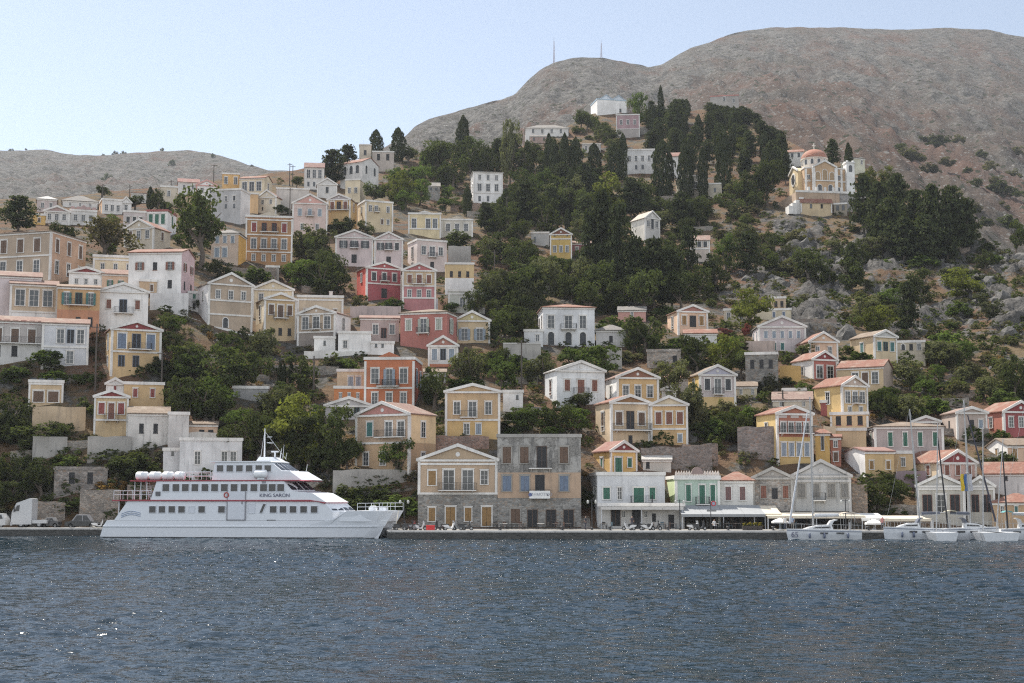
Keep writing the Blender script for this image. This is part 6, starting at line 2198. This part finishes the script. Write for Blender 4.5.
yacht('white sailing yacht with bow number moored before the big grey warehouse', 787, 860, 540, 529.5, -1, 813, 397, paint((.55, .56, .58), .7), paint((.5, .42, .34), .8), YW, True, -.003, 173.5, '65')
yacht('white sailing yacht with bare mast beside the low stone waterfront wall', 884, 941, 540, 527.5, -1, 920, 409, None, None, CANV, True, -.055, 174, None)
yacht('white sailing yacht with dark furled jib beside the twin-columned pavilion', 942, 999, 540, 527.5, 1, 970.5, 400, paint((.05, .05, .07), .8), paint((.42, .39, .3), .8), CANV, True, -.02, 174, None)
yacht('white sailing yacht with teal bimini before the ochre kiosk', 1000, 1050, 540, 528, 1, 1030, 400, None, paint((.10, .32, .32), .8), paint((.5, .5, .5), .8), True, 0, 174.5, None)
for px, top, ln, lb, lo_ in ((931, 424, -.04, 'thin white mast with black furled sail behind the middle yachts', 'd'), (977, 428, -.03, 'thin grey mast behind the pavilion flags', None), (990, 440, -.1, 'slanting mast wrapped in a black sail beside the ochre kiosk', 'k')):
    Y_ = 175.4
    b_ = P(px, 527, Y_)
    yb_ = thing('moored_boat', lb, 'boat', (b_.x, Y_ + 1.0, 0), R(88))
    L = 9
    sec = []
    for i in range(11):
        t = i / 10
        hw = 1.35 * (1 if t < .4 else max(0, math.cos((t - .4) / .6 * math.pi / 2)) ** .7 + .01)
        sec.append([(-L * .75 + L * t - 1.5, -hw * .7, -.3), (-L * .75 + L * t - 1.5, -hw, 1.0), (-L * .75 + L * t - 1.5, hw, 1.0), (-L * .75 + L * t - 1.5, hw * .7, -.3)])
    MB().add([p for q in sec for p in q], [(i * 4 + j, i * 4 + (j + 1) % 4, i * 4 + 4 + (j + 1) % 4, i * 4 + 4 + j) for i in range(10) for j in range(4)] + [(0, 1, 2, 3), (43, 42, 41, 40)]).build('hull', YW, yb_)
    h_ = Zat(top, Y_)
    mo_ = MB().tube((-3.6, 0, .9), (-3.6, -ln * -h_, h_), .09, .06, 8).build('mast', MASTM, yb_)
    if lo_:
        MB().tube((-2.8, -1.6, 1.4), (-3.6, -ln * -h_ * .9, h_ * .88), .11, .07, 7).build('furled_jib', paint((.03, .03, .035), .8), yb_)

# ------------------------------------------------------------------ things on the quay
AWN = paint((.62, .55, .44), .85)
GAW = paint((.27, .28, .29), .85)


def awning(label, x0, x1, yback, yfront, mat, Yb=192.6, Yf=187.5, posts=True):
    cx = (x0 + x1) / 2
    b_ = P(cx, 528.5, Yf)
    root = thing('awning', label, 'awning', (b_.x, Yf, QZ), 0)
    s = mpp(Yf)
    a = (x1 - x0) * s / 2
    zb_, zf_ = Zat(yback, Yb) - QZ, Zat(yfront, Yf) - QZ
    d_ = Yb - Yf
    mb = MB()
    n = max(3, int(a * 2 / 2.2))
    for i in range(n):
        u0, u1 = -a + 2 * a * i / n, -a + 2 * a * (i + 1) / n - .03
        mb.prism([(0, zf_), (d_ * .5, (zf_ + zb_) / 2 - .12), (d_, zb_), (d_, zb_ + .05), (d_ * .5, (zf_ + zb_) / 2 - .07), (0, zf_ + .05)], u0, u1, 'x')
        mb.prism([(0, zf_ - .3), (.03, zf_ - .3), (.03, zf_), (0, zf_)], u0, u1, 'x')
    mb.build('canvas', mat, root)
    if posts:
        for i in range(max(2, n // 2) + 1):
            x = -a + .1 + (2 * a - .2) * i / max(2, n // 2)
            MB().tube((x, .12, 0), (x, .12, zf_), .04, n=6).build('post', HW2, root)
    return root


awning('grey canvas awning over the taverna terrace', 682, 766, 505.5, 514.5, GAW)
awning('pale flat canopy of the white taverna house', 601, 683, 506.4, 507.4, paint((.55, .53, .5), .85), 192.3, 188.6)
awning('long cream awning before the big grey warehouse', 768, 866, 512.4, 516, AWN, 192.4, 186)
awning('small cream awning at the end of the grey terrace', 754, 782, 506, 514, AWN, 192.4, 188.2)
awning('white canvas roof beside the broken stone pier', 862, 889, 513.5, 518.5, paint((.66, .65, .62), .85), 191, 185.5)
awning('cream boat-side shelter behind the bare-masted yacht', 885, 932, 516, 519, AWN, 190, 185)


def parasol(label, px, py_top, py_edge, wpx, Y):
    b_ = P(px, 528, Y)
    root = thing('parasol', label, 'parasol', (b_.x, Y, QZ), random.uniform(0, 1))
    s = mpp(Y)
    r_ = wpx * s / 2
    zt, ze_ = Zat(py_top, Y) - QZ, Zat(py_edge, Y) - QZ
    MB().lathe([(.02, zt), (r_ * .5, (zt + ze_) / 2 + .05), (r_, ze_), (r_, ze_ - .2), (r_ * .98, ze_ - .2), (r_ * .98, ze_ - .03), (r_ * .5, (zt + ze_) / 2), (.02, zt - .05)], 8).build('canopy', paint((.72, .71, .68), .85), root)
    MB().tube((0, 0, 0), (0, 0, zt + .1), .035, n=6).lathe([(.28, 0), (.28, .1), (.05, .16)], 10).build('pole', HW2, root)


parasol('white parasol beside the bow-numbered yacht', 780, 518, 521.5, 17, 184)
parasol('white parasol behind the grey terrace awning end', 787, 515, 518, 15, 188)
parasol('pale parasol by the stone waterfront wall', 874, 519, 523, 18, 184)


def scooter_proto(body, label, kx):
    root = thing('scooter', label, 'scooter', (0, 0, 0), 0)
    bodym = paint(body, .3, 0, .08)
    for x in (-.62, .66):
        w = MB()
        for t in range(16):
            a0, a1 = t * math.pi / 8, (t + 1) * math.pi / 8
            w.tube((x + .2 * math.cos(a0), 0, .26 + .2 * math.sin(a0)), (x + .2 * math.cos(a1), 0, .26 + .2 * math.sin(a1)), .065, n=6)
        wo = w.build('wheel', paint((.02, .02, .02), .8), root)
        MB().prism([(x + .14 * math.cos(t * math.pi / 6), .26 + .14 * math.sin(t * math.pi / 6)) for t in range(12)], -.03, .03).build('rim', MASTM, wo)
    MB().prism([(-.95, .55), (-.75, .42), (-.4, .35), (-.15, .24), (.3, .22), (.42, .4), (.5, .85), (.42, .92), (.3, .5), (.1, .34), (-.1, .36), (-.2, .62), (-.45, .72), (-.95, .68)], -.16, .16).build('body', bodym, root)
    MB().prism([(-.98, .70), (-.2, .66), (-.15, .76), (-.5, .84), (-.95, .82)], -.15, .15).build('seat', paint((.03, .03, .03), .6), root)
    MB().tube((.62, 0, .3), (.42, 0, 1.02), .035, n=6).tube((.4, -.33, 1.05), (.42, .33, 1.05), .022, n=6).build('handlebar', IRON, root)
    MB().prism([(.5, .62), (.58, .62), (.46, 1.2), (.4, 1.2)], -.2, .2).build('leg_shield', bodym, root)
    MB().box(.5, .56, -.08, .08, .88, 1.0).build('headlight', HW, root)
    for y_ in (-.26, .26):
        MB().tube((.42, y_, 1.05), (.38, y_ * 1.15, 1.22), .012, n=4).box(.36, .38, y_ * 1.15 - .06, y_ * 1.15 + .06, 1.2, 1.28).build('mirror', IRON, root)
    return root


SCP = {'w': scooter_proto((.62, .62, .62), 'x', 0), 'k': scooter_proto((.025, .026, .03), 'x', 0), 'r': scooter_proto((.25, .03, .03), 'x', 0), 'g': scooter_proto((.2, .21, .22), 'x', 0)}
used_p = set()
SCOOT = [('k', 401, 'black scooter parked just past the ferry bow'), ('k', 409, 'black scooter parked between the ferry bow and a white scooter'), ('g', 415.5, 'grey scooter parked short of the ochre quay house corner'), ('w', 420, 'white scooter parked beside the red box'), ('k', 440, 'black scooter parked just beyond the red box'), ('w', 450, 'white scooter parked under the long iron balcony'), ('g', 459, 'grey scooter parked under the long iron balcony'), ('k', 466, 'black scooter parked before the third orange shutter'),
         ('w', 629, 'white scooter parked before the dark taverna door'), ('k', 636, 'black scooter parked before the dark taverna door'), ('w', 648, 'white scooter parked below the taverna iron balcony'), ('k', 655, 'black scooter parked below the small dark taverna window'), ('w', 694, 'white scooter parked before the grey canvas awning'), ('k', 700, 'black scooter parked before the grey canvas awning'), ('r', 411, 'dark red scooter half hidden in the row by the ferry bow')]
for kd, px, lb in SCOOT:
    o = SCP[kd] if kd not in used_p else copy_tree(SCP[kd])
    used_p.add(kd)
    o['label'] = lb
    o['group'] = 'scooters parked along the quay'
    Y_ = 179.5 + (2.5 if px == 411 else random.uniform(0, .5))
    o.location = (P(px, 530, Y_).x, Y_, QZ)
    o.rotation_euler = (0, 0, random.choice((0, math.pi)) + random.uniform(-.5, .5))
b_ = P(430.5, 531, 178.3)
rb = thing('crate', 'bright red box standing on the quay edge among scooters', 'box', (b_.x, 178.3, QZ), .1)
MB().box(-.5, .5, -.3, .3, 0, .6).build('body', paint((.55, .02, .02), .5), rb)
MB().box(-.54, .54, -.34, .34, .6, .68).build('lid', paint((.58, .03, .03), .5), rb)


def table_proto(top):
    t = thing('cafe_table', 'x', 'table', (0, 0, 0), 0)
    MB().box(-.45, .45, -.45, .45, .72, .76).build('tabletop', top, t)
    for x in (-.38, .38):
        for y_ in (-.38, .38):
            MB().box(x - .025, x + .025, y_ - .025, y_ + .025, 0, .72).build('leg', IRON, t)
    return t


def chair_proto(mat):
    t = thing('cafe_chair', 'x', 'chair', (0, 0, 0), 0)
    MB().box(-.22, .22, -.22, .22, .43, .47).build('seat', mat, t)
    MB().prism([(-.22, .6), (.22, .6), (.2, .95), (-.2, .95)], .2, .24).build('backrest', mat, t)
    for x in (-.2, .2):
        MB().box(x - .02, x + .02, -.21, -.17, 0, .43).build('leg', mat, t)
        MB().prism([(.17, 0), (.21, 0), (.24, .95), (.2, .95)], x - .02, x + .02, 'x').build('leg', mat, t)
    return t


TP = [table_proto(paint((.1, .085, .075), .5)), table_proto(paint((.58, .57, .54), .6))]
CPR = [chair_proto(paint((.035, .032, .03), .6)), chair_proto(paint((.10, .05, .035), .6)), chair_proto(paint((.08, .13, .16), .6))]
first = {}


def inst(protos, i, label, group, x, y, rz):
    key = (id(protos), i)
    o = protos[i] if key not in first else copy_tree(protos[i])
    first[key] = 1
    o['label'], o['group'] = label, group
    o.location = (x, y, QZ)
    o.rotation_euler = (0, 0, rz)


for px, white, where in ((494, 0, 'at the corner of the grey stone ruin'), (504, 1, 'below the first stone ruin window'), (520, 0, 'before the barred ruin window'), (541, 1, 'between the dark ruin doors'), (556, 0, 'before the middle ruin door'), (568, 0, 'before the last ruin doorway'), (604, 0, 'at the taverna corner'), (662, 0, 'under the taverna canopy end'), (673, 0, 'behind the canopy post of the taverna'), (715, 1, 'under the grey canvas awning'), (728, 0, 'under the middle of the grey awning'), (737, 0, 'deep beneath the grey awning'), (788, 0, 'under the white parasol'), (799, 0, 'under the long cream awning')):
    Y_ = 186.5 + random.uniform(-1, 1)
    x_ = P(px, 529, Y_).x
    inst(TP, white, ('white-topped' if white else 'dark') + ' cafe table standing ' + where, 'cafe tables along the waterfront', x_, Y_, random.uniform(-.3, .3))
    for q, (dx_, dy_, rz_) in enumerate(((-.8, .1, 1.57), (.8, -.1, -1.57), (.1, .8, 0))):
        if q == 2 and px % 2:
            continue
        inst(CPR, random.randrange(3) if px > 590 else random.choice((0, 0, 1)), 'small chair at the cafe table ' + where, 'chairs round the cafe table ' + where, x_ + dx_, Y_ + dy_, rz_ + random.uniform(-.3, .3))
fp = None
for i, px in enumerate((745, 750, 755, 760)):
    Y_ = 181.5
    pot = thing('flower_planter', ('dark planter of yellow flowers at the terrace edge', 'second planter of yellow flowers from the grey awning', 'third planter of yellow flowers from the grey awning', 'last planter of yellow flowers before the parasols')[i], 'planter', (P(px, 529, Y_).x, Y_, QZ), 0, 'planters along the terrace')
    MB().prism([(-.28, 0), (.28, 0), (.32, .55), (-.32, .55)], -.2, .2).build('trough', paint((.05, .04, .035), .7), pot)
    q = crown_verts('S', 300 + i)
    link('foliage', quads_mesh(q * np.array([.75, .5, .6]) + np.array([0, 0, .5]), 'foliage', LEAF['b']), pot)
    q2 = q.reshape(-1, 4, 3)[::7].reshape(-1, 3)
    link('bloom', quads_mesh(q2 * np.array([.8, .55, .66]) + np.array([0, 0, .52]), 'bloom', paint((.62, .48, .03), .8)), pot)

# round road sign on its post
b_ = P(711, 529, 180.5)
sg = thing('road_sign', 'round red and white road sign on a dark post', 'sign', (b_.x, 180.5, QZ), 0)
hz = Zat(503.5, 180.5) - QZ
MB().tube((0, 0, 0), (0, 0, hz + .3), .05, n=8).build('post', IRON, sg)
MB().prism([(.35 + .33 * math.cos(t * math.pi / 10), hz + .33 * math.sin(t * math.pi / 10)) for t in range(20)], -.09, -.06).build('disc', paint((.45, .03, .04), .4), sg)
MB().prism([(.35 + .2 * math.cos(t * math.pi / 10), hz + .2 * math.sin(t * math.pi / 10)) for t in range(20)], -.1, -.07).build('disc_centre', paint((.30, .34, .45), .4), sg)
MB().box(-.5, .7, -.06, -.03, hz - 1.0, hz - .75).build('name_plate', paint((.2, .2, .2), .5), sg)

# flags by the pavilion
for px, c1, c2, lb in ((963, (.60, .42, .03), (.62, .45, .04), 'yellow flag hanging from the pavilion rigging'), (966.5, (.05, .12, .3), (.08, .16, .36), 'blue flag hanging from the pavilion rigging'), (971, (.45, .45, .48), (.1, .15, .4), 'blue and white flag beside the yellow and blue ones')):
    Y_ = 176.2
    z1, z0 = Zat(474, Y_), Zat(491, Y_)
    b_ = P(px, 500, Y_)
    fl_ = thing('flag', lb, 'flag', (b_.x, Y_, z0), 0)
    n = 10
    vs_ = []
    for i in range(n + 1):
        t = i / n
        for u in (0, .5, 1):
            vs_.append((u * .42 - .2 + .07 * math.sin(t * 7 + u), .12 * math.sin(t * 5 + u * 3), (z1 - z0) * t))
    me_ = MB().add(vs_, [(i * 3 + j, i * 3 + j + 1, i * 3 + 4 + j, i * 3 + 3 + j) for i in range(n) for j in range(2)])
    o = me_.build('cloth', paint(c1, .8), fl_)
    so_ = o.modifiers.new('thickness', 'SOLIDIFY')
    so_.thickness = .02
    MB().tube((-.22, 0, -(z0 - 1.0)), (-.22, 0, z1 - z0 + .6), .02, n=5).build('staff', MASTM, fl_)

# ------------------------------------------------------------------ lorry, cars
YV = 196.0


def wheel(root, x, y, r_, w_=.26):
    wo = MB()
    wo.lathe([(r_ * .55, -w_ / 2), (r_ * .95, -w_ / 2), (r_, -w_ * .35), (r_, w_ * .35), (r_ * .95, w_ / 2), (r_ * .55, w_ / 2)], 18)
    o = wo.build('tyre', paint((.015, .015, .015), .9), None)
    wh = bpy.data.objects.new('wheel', None)
    COL.objects.link(wh)
    wh.parent = root
    wh.matrix_local = Matrix.Translation((x, y, r_)) @ Matrix.Rotation(math.pi / 2, 4, 'X')
    o.parent = wh
    MB().lathe([(.01, -w_ * .3), (r_ * .3, -w_ * .34), (r_ * .56, -w_ * .28), (r_ * .56, w_ * .28), (.01, w_ * .28)], 14).build('rim', paint((.3, .3, .31), .35, .6), wh)


b_ = P(10, 527.3, YV)
lor = thing('lorry', 'white lorry tractor with flat empty bed on the quay', 'lorry', (b_.x, YV, QZ), .0)
HOUSES.append(('white lorry cab', 10, 46, 498, 527))
sv = mpp(YV)
lx_ = lambda px: (px - 10) * sv
lz_ = lambda py: Zat(py, YV) - QZ
VW = paint((.50, .50, .50), .3, 0, .06)
MB().prism([(lx_(10.3), .45), (lx_(31), .45), (lx_(31.2), lz_(498.6)), (lx_(28.5), lz_(498.3)), (lx_(21), lz_(501)), (lx_(15.5), lz_(503)), (lx_(11.2), lz_(512))], 0, 2.4).build('cab', VW, lor)
MB().prism([(lx_(14.2), lz_(511)), (lx_(18.5), lz_(511)), (lx_(19), lz_(505)), (lx_(16), lz_(505.5))], -.03, .02).build('side_window', FGL, lor)
MB().add([(lx_(11.25) - .02, .2, lz_(511.5)), (lx_(11.25) - .02, 2.2, lz_(511.5)), (lx_(15.4) - .02, 2.2, lz_(503.6)), (lx_(15.4) - .02, .2, lz_(503.6))], [(0, 1, 2, 3)]).build('windscreen', FGL, lor)
MB().box(lx_(13.8), lx_(14.2), -.35, -.05, lz_(512), lz_(506.5)).build('mirror', IRON, lor)
MB().box(lx_(31.4), lx_(46), .1, 2.3, lz_(526) + .35, lz_(520)).build('flat_bed', VW, lor)
MB().box(lx_(10.1), lx_(12), -.02, 2.42, .3, .75).build('bumper', paint((.4, .4, .41)), lor)
for px, y_ in ((20.5, .16), (20.5, 2.24), (38, .3), (38, 2.2)):
    wheel(lor, lx_(px), y_, .52 if px < 30 else .46, .3)
b_ = P(-14, 527.3, YV)
van = thing('van', 'white van cut by the picture edge behind the lorry cab', 'van', (b_.x, YV, QZ), 0)
MB().prism([(0, .35), (lx_(5) - lx_(-14), .35), (lx_(5) - lx_(-14), 1.1), (lx_(4) - lx_(-14), 1.35), (lx_(1) - lx_(-14), 1.9), (0, 1.95)], 0, 1.9).build('body', VW, van)
MB().prism([(1.4, 1.2), (2.2, 1.2), (2.0, 1.75), (1.4, 1.75)], -.03, .02).build('side_window', FGL, van)
for x in (.5, 2.0):
    wheel(van, x, .12, .33, .2)


def car(label, px0, px1, py_t, body, Y_, flip=False, roof_w=None, cat='car', name='parked_car'):
    b_ = P((px0 + px1) / 2, 527.3, Y_)
    c = thing(name, label, cat, (b_.x, Y_, QZ), math.pi if flip else 0)
    L = (px1 - px0) * mpp(Y_)
    h = Zat(py_t, Y_) - QZ
    bm_ = paint(body, .25, 0, .05)
    k_ = L / 2
    MB().prism([(-k_, .35), (-k_ * .97, .75), (-k_ * .6, .9), (k_ * .5, .95), (k_ * .96, .82), (k_, .4), (k_ * .92, .26), (-k_ * .94, .26)], -.82, .82).build('body', bm_, c)
    MB().prism([(-k_ * .62, .89), (-k_ * .34, h - .03), (k_ * .3, h), (k_ * .58, .93)], -.7, .7).build('cabin', paint(roof_w or body, .25), c)
    for y_ in (-.705, .705):
        for xa, xb, xc, xd in ((-.54, -.1, -.1, -.32), (-.04, .48, .27, -.04)):
            MB().prism([(k_ * xa, .97), (k_ * xb, .97), (k_ * xc, h - .12), (k_ * xd, h - .14)], y_ - .015, y_ + .015).build('side_window', FGL, c)
    for x in (-.62, .62):
        for y_ in (-.72, .72):
            wheel(c, k_ * x, y_, .32, .2)
    for y_ in (-.55, .55):
        MB().box(-k_ - .01, -k_ * .97, y_ - .15, y_ + .15, .55, .7).build('headlight', HW, c)
    return c


car('dark car half hidden behind the flat lorry bed', 42, 60, 517.2, (.05, .05, .055), 197.6, roof_w=(.3, .3, .3))
car('black saloon car parked beside the ferry stern', 66, 99, 514.4, (.022, .023, .025), 195.6, True, roof_w=(.25, .25, .26))
b_ = P(99, 526, 194.6)
bk = thing('scooter', 'pale scooter parked at the ferry stern behind the black car', 'scooter', (0, 0, 0), 0)
bpy.data.objects.remove(bk)
bk = copy_tree(SCP['w'])
bk['label'] = 'pale scooter parked between the black saloon car and ferry stern'
bk['group'] = 'scooters parked along the quay'
bk.location = (b_.x, 194.4, QZ)
bk.rotation_euler = (0, 0, .3)

# ------------------------------------------------------------------ poles and masts
def pole(label, px, yt, yb, arms=1, d=None):
    d = d or D(px, yb)
    p = P(px, yb, d)
    h = Zat(yt, d) - p.z
    t = thing('utility_pole', label, 'pole', p, -.1 + random.uniform(-.2, .2))
    MB().tube((0, 0, -1.2), (0, 0, h), .16, .11, 8).build('shaft', paint((.085, .07, .06), .9), t)
    for i in range(arms):
        z = h - .5 - .7 * i
        MB().box(-.8, .8, -.06, .06, z - .06, z + .06).build('crossarm', paint((.10, .085, .07), .9), t)
    return t


for px, yt, yb, lb in ((102.5, 184, 201, 'utility pole standing over the white flat ridge house'), (129.5, 185, 200, 'utility pole behind the white gabled wing'), (171, 180, 190, 'utility pole on the ridge above the tall tree'), (213.5, 164, 185, 'utility pole beside the red-eaved white gable'), (289.5, 163, 186, 'taller of two thin poles on the ridge skyline'), (292.6, 165, 186, 'shorter of two thin poles on the ridge skyline'), (289.6, 188, 222, 'utility pole before the grey windowless warehouse'), (95, 324, 392, 'tall utility pole beside the yellow house with blue shutters'), (161.5, 350, 386, 'thin utility pole behind the yellow flat house'), (313.5, 356, 398, 'utility pole on the slope above the orange wing'), (214, 328, 342, 'short pole beside the white ramp'), (521.5, 340, 392, 'utility pole above the white modern block'), (431, 414, 452, 'utility pole at the cream flank of the ochre villa'), (783, 390, 408, 'utility pole above the pink-tiled houses'), (329, 184, 199, 'pole before the tiny grey ridge gable'), (507, 196, 224, 'utility pole in the trees below the tall white house'), (494.5, 250, 274, 'utility pole on the dry slope')):
    pole(lb, px, yt, yb)
for px, yt, yb, lb in ((554, 41, 63, 'thin radio mast on the mountain shoulder'), (601.3, 43, 59, 'shorter radio mast on the mountain shoulder')):
    d_ = mt_depth(px, interp(MT_TOP, px)) + 4
    p_ = P(px, yb, d_)
    h_ = Zat(yt, d_) - p_.z
    rm = thing('radio_mast', lb, 'mast', p_, 0)
    mb = MB()
    for a in range(3):
        mb.tube((1.1 * math.cos(a * 2.09), 1.1 * math.sin(a * 2.09), -6), (.25 * math.cos(a * 2.09), .25 * math.sin(a * 2.09), h_), .3, .14, 5)
    for i in range(14):
        z = h_ * i / 14
        r_ = 1.1 - .85 * i / 14
        mb.box(-r_, r_, -.12, .12, z - .12, z + .12)
    mb.build('lattice', paint((.3, .2, .2), .7), rm)
    MB().tube((0, 0, h_), (0, 0, h_ + 4), .15, .08, 5).build('aerial', paint((.3, .3, .3), .7), rm)

# ------------------------------------------------------------------ people on the waterfront


def person(label, px, Y_, shirt, trousers, seated=False, turn=0.0):
    v_ = [(0, 0, .95), (0, 0, 1.2), (0, 0, 1.42), (0, -.02, 1.56), (0, -.03, 1.70), (-.19, 0, 1.40), (-.25, .02, 1.12), (-.24, -.10, .90), (.19, 0, 1.40), (.26, .03, 1.13), (.24, -.08, .90),
          (-.10, 0, .90), (-.11, -.03, .50), (-.11, .02, .07), (-.12, -.16, .03), (.10, 0, .90), (.12, .04, .50), (.12, .07, .07), (.13, -.11, .03)]
    if seated:
        v_ = [(x, y_, z - .42) for x, y_, z in v_]
        for i, q in ((11, (-.1, 0, .50)), (12, (-.12, -.42, .50)), (13, (-.12, -.42, .08)), (14, (-.12, -.58, .04)), (15, (.1, 0, .50)), (16, (.12, -.42, .5)), (17, (.12, -.44, .08)), (18, (.12, -.6, .04)), (7, (-.2, -.3, .62)), (10, (.2, -.3, .62))):
            v_[i] = q
    e_ = [(0, 1), (1, 2), (2, 3), (3, 4), (2, 5), (5, 6), (6, 7), (2, 8), (8, 9), (9, 10), (0, 11), (11, 12), (12, 13), (13, 14), (0, 15), (15, 16), (16, 17), (17, 18)]
    rad = [.145, .14, .13, .06, .105, .065, .05, .035, .065, .05, .035, .095, .065, .045, .04, .095, .065, .045, .04]
    me_ = bpy.data.meshes.new('person')
    me_.from_pydata(v_, e_, [])
    o = link('person', me_)
    o.modifiers.new('skin', 'SKIN')
    for i, r_ in enumerate(rad):
        me_.skin_vertices[0].data[i].radius = (r_, r_ * .85)
        me_.skin_vertices[0].data[i].use_root = (i == 0)
    sb = o.modifiers.new('sub', 'SUBSURF')
    sb.levels = sb.render_levels = 2
    bpy.context.view_layer.update()
    nm_ = bpy.data.meshes.new_from_object(o.evaluated_get(bpy.context.evaluated_depsgraph_get()))
    o.modifiers.clear()
    o.data = nm_
    nm_.materials.clear()
    for m_ in (paint((.36, .22, .15), .6), paint(shirt, .8), paint(trousers, .8), paint((.04, .03, .02), .8)):
        nm_.materials.append(m_)
    dz_ = .42 if seated else 0
    for p in nm_.polygons:
        c = p.center
        z = c.z + dz_
        if z > 1.5:
            p.material_index = 3 if (z > 1.72 or c.y > .0) else 0
        elif (z > .93 and not (abs(c.x) > .19 and z < 1.2)):
            p.material_index = 1
        elif abs(c.x) > .19 and z > .85:
            p.material_index = 0
        else:
            p.material_index = 2 if (c.z > .12) else 3
        p.use_smooth = True
    o.location = (P(px, 529, Y_).x, Y_, QZ)
    o.rotation_euler = (0, 0, turn)
    tag(o, label, 'person', None)


person('person in white shirt standing under the white parasol', 785, 183.2, (.6, .6, .58), (.08, .09, .12), False, .4)
person('person in pale blue shirt standing beside the parasol table', 792.5, 183.4, (.3, .36, .45), (.2, .18, .15), False, -.6)
person('person in pink top standing by the white canvas roof', 882.5, 181.5, (.5, .22, .2), (.1, .1, .12), False, 0)
person('person in dark clothes walking past the ruin alley', 585.5, 184, (.04, .04, .05), (.05, .05, .07), False, 1.2)
person('person in white sitting at the grey awning table', 714.3, 185.4, (.55, .55, .55), (.06, .06, .07), True, .3)
person('person in dark shirt standing before the taverna door', 632, 185, (.06, .05, .06), (.1, .1, .12), False, .2)

# alley stair between the stone ruin and the white taverna
al = thing('stair', 'ochre-walled stair alley beside the white taverna house', 'stair', (P(586, 528.5, 192.5).x, 192.5, QZ), 0)
stm = MB()
for i in range(14):
    stm.box(-.62, .62, i * .32, i * .32 + .34, -.5, .17 * (i + 1))
stm.build('steps', stone((.36, .33, .3), 1.2), al)

# ------------------------------------------------------------------ bollards, lamps and lines along the edge
BOLL = [(394, 177.9, 'iron bollard at the quay corner by the ferry bow'), (440, 177.7, 'iron bollard before the red box and scooters'), (500, 177.5, 'iron bollard where the ochre house meets the stone ruin'), (562, 177.2, 'iron bollard before the last ruin doorway'), (610, 177.1, 'iron bollard before the white taverna corner'), (668, 177.0, 'iron bollard before the taverna canopy end'), (728, 176.9, 'iron bollard before the grey canvas awning'), (773, 176.8, 'iron bollard beside the bow of the numbered yacht'), (868, 176.8, 'iron bollard between the numbered and bare-masted yachts')]
bp0 = None
for px, Y_, lb in BOLL:
    p_ = P(px, 530, Y_)
    if bp0 is None:
        bp0 = MB().lathe([(.02, .52), (.2, .5), (.24, .42), (.2, .36), (.13, .3), (.13, .1), (.24, .04), (.26, 0)], 12).build('bollard', IRON, None, True)
        o = bp0
    else:
        o = bp0.copy()
        COL.objects.link(o)
    o.location = (p_.x, Y_, QZ + .08)
    tag(o, lb, 'bollard', 'bollards along the quay edge')


def rope(label, a, c, sag):
    a, c = Vector(a), Vector(c)
    pts = [a.lerp(c, t / 10) - Vector((0, 0, sag * 4 * (t / 10) * (1 - t / 10))) for t in range(11)]
    tag(MB().path(pts, .045, 5).build('mooring_rope', paint((.35, .33, .28), .9)), label, 'rope')


FM = fer.matrix_basis
rope('slack bow rope from the ferry to the quay corner bollard', FM @ Vector((fx(388), 6.5, fz(511.5, 380))), (P(394, 530, 177.9).x, 177.9, QZ + .4), .5)
rope('stern rope from the ferry up to the far quay', FM @ Vector((fx(112), 3.0, fz(520, 240))), (P(92, 528, 193.4).x, 193.4, QZ + .3), .6)
rope('bow rope of the numbered yacht', (P(788, 530, 173.5).x, 173.6, 1.3), (P(773, 530, 176.8).x, 176.8, QZ + .4), .2)
for px, Y_, lb in ((592, 183, 'black lamp post at the ruin alley'), (680, 183.5, 'black lamp post at the taverna canopy end'), (846, 183, 'black lamp post before the big grey warehouse'), (404, 184, 'black lamp post beyond the ferry bow')):
    p_ = P(px, 529, Y_)
    lp = thing('street_lamp', lb, 'lamp post', (p_.x, Y_, QZ), 0, 'lamp posts along the quay')
    MB().lathe([(.16, 0), (.16, .3), (.07, .4), (.055, 3.6), (.03, 3.9)], 8).tube((-.5, 0, 3.7), (.5, 0, 3.7), .025, n=5).build('post', IRON, lp)
    for q in (-.5, .5):
        ln_ = MB().lathe([(.05, 3.3), (.13, 3.35), (.17, 3.6), (.05, 3.75)], 6).build('lantern', paint((.5, .5, .47), .3), lp)
        ln_.location = (q, 0, 0)
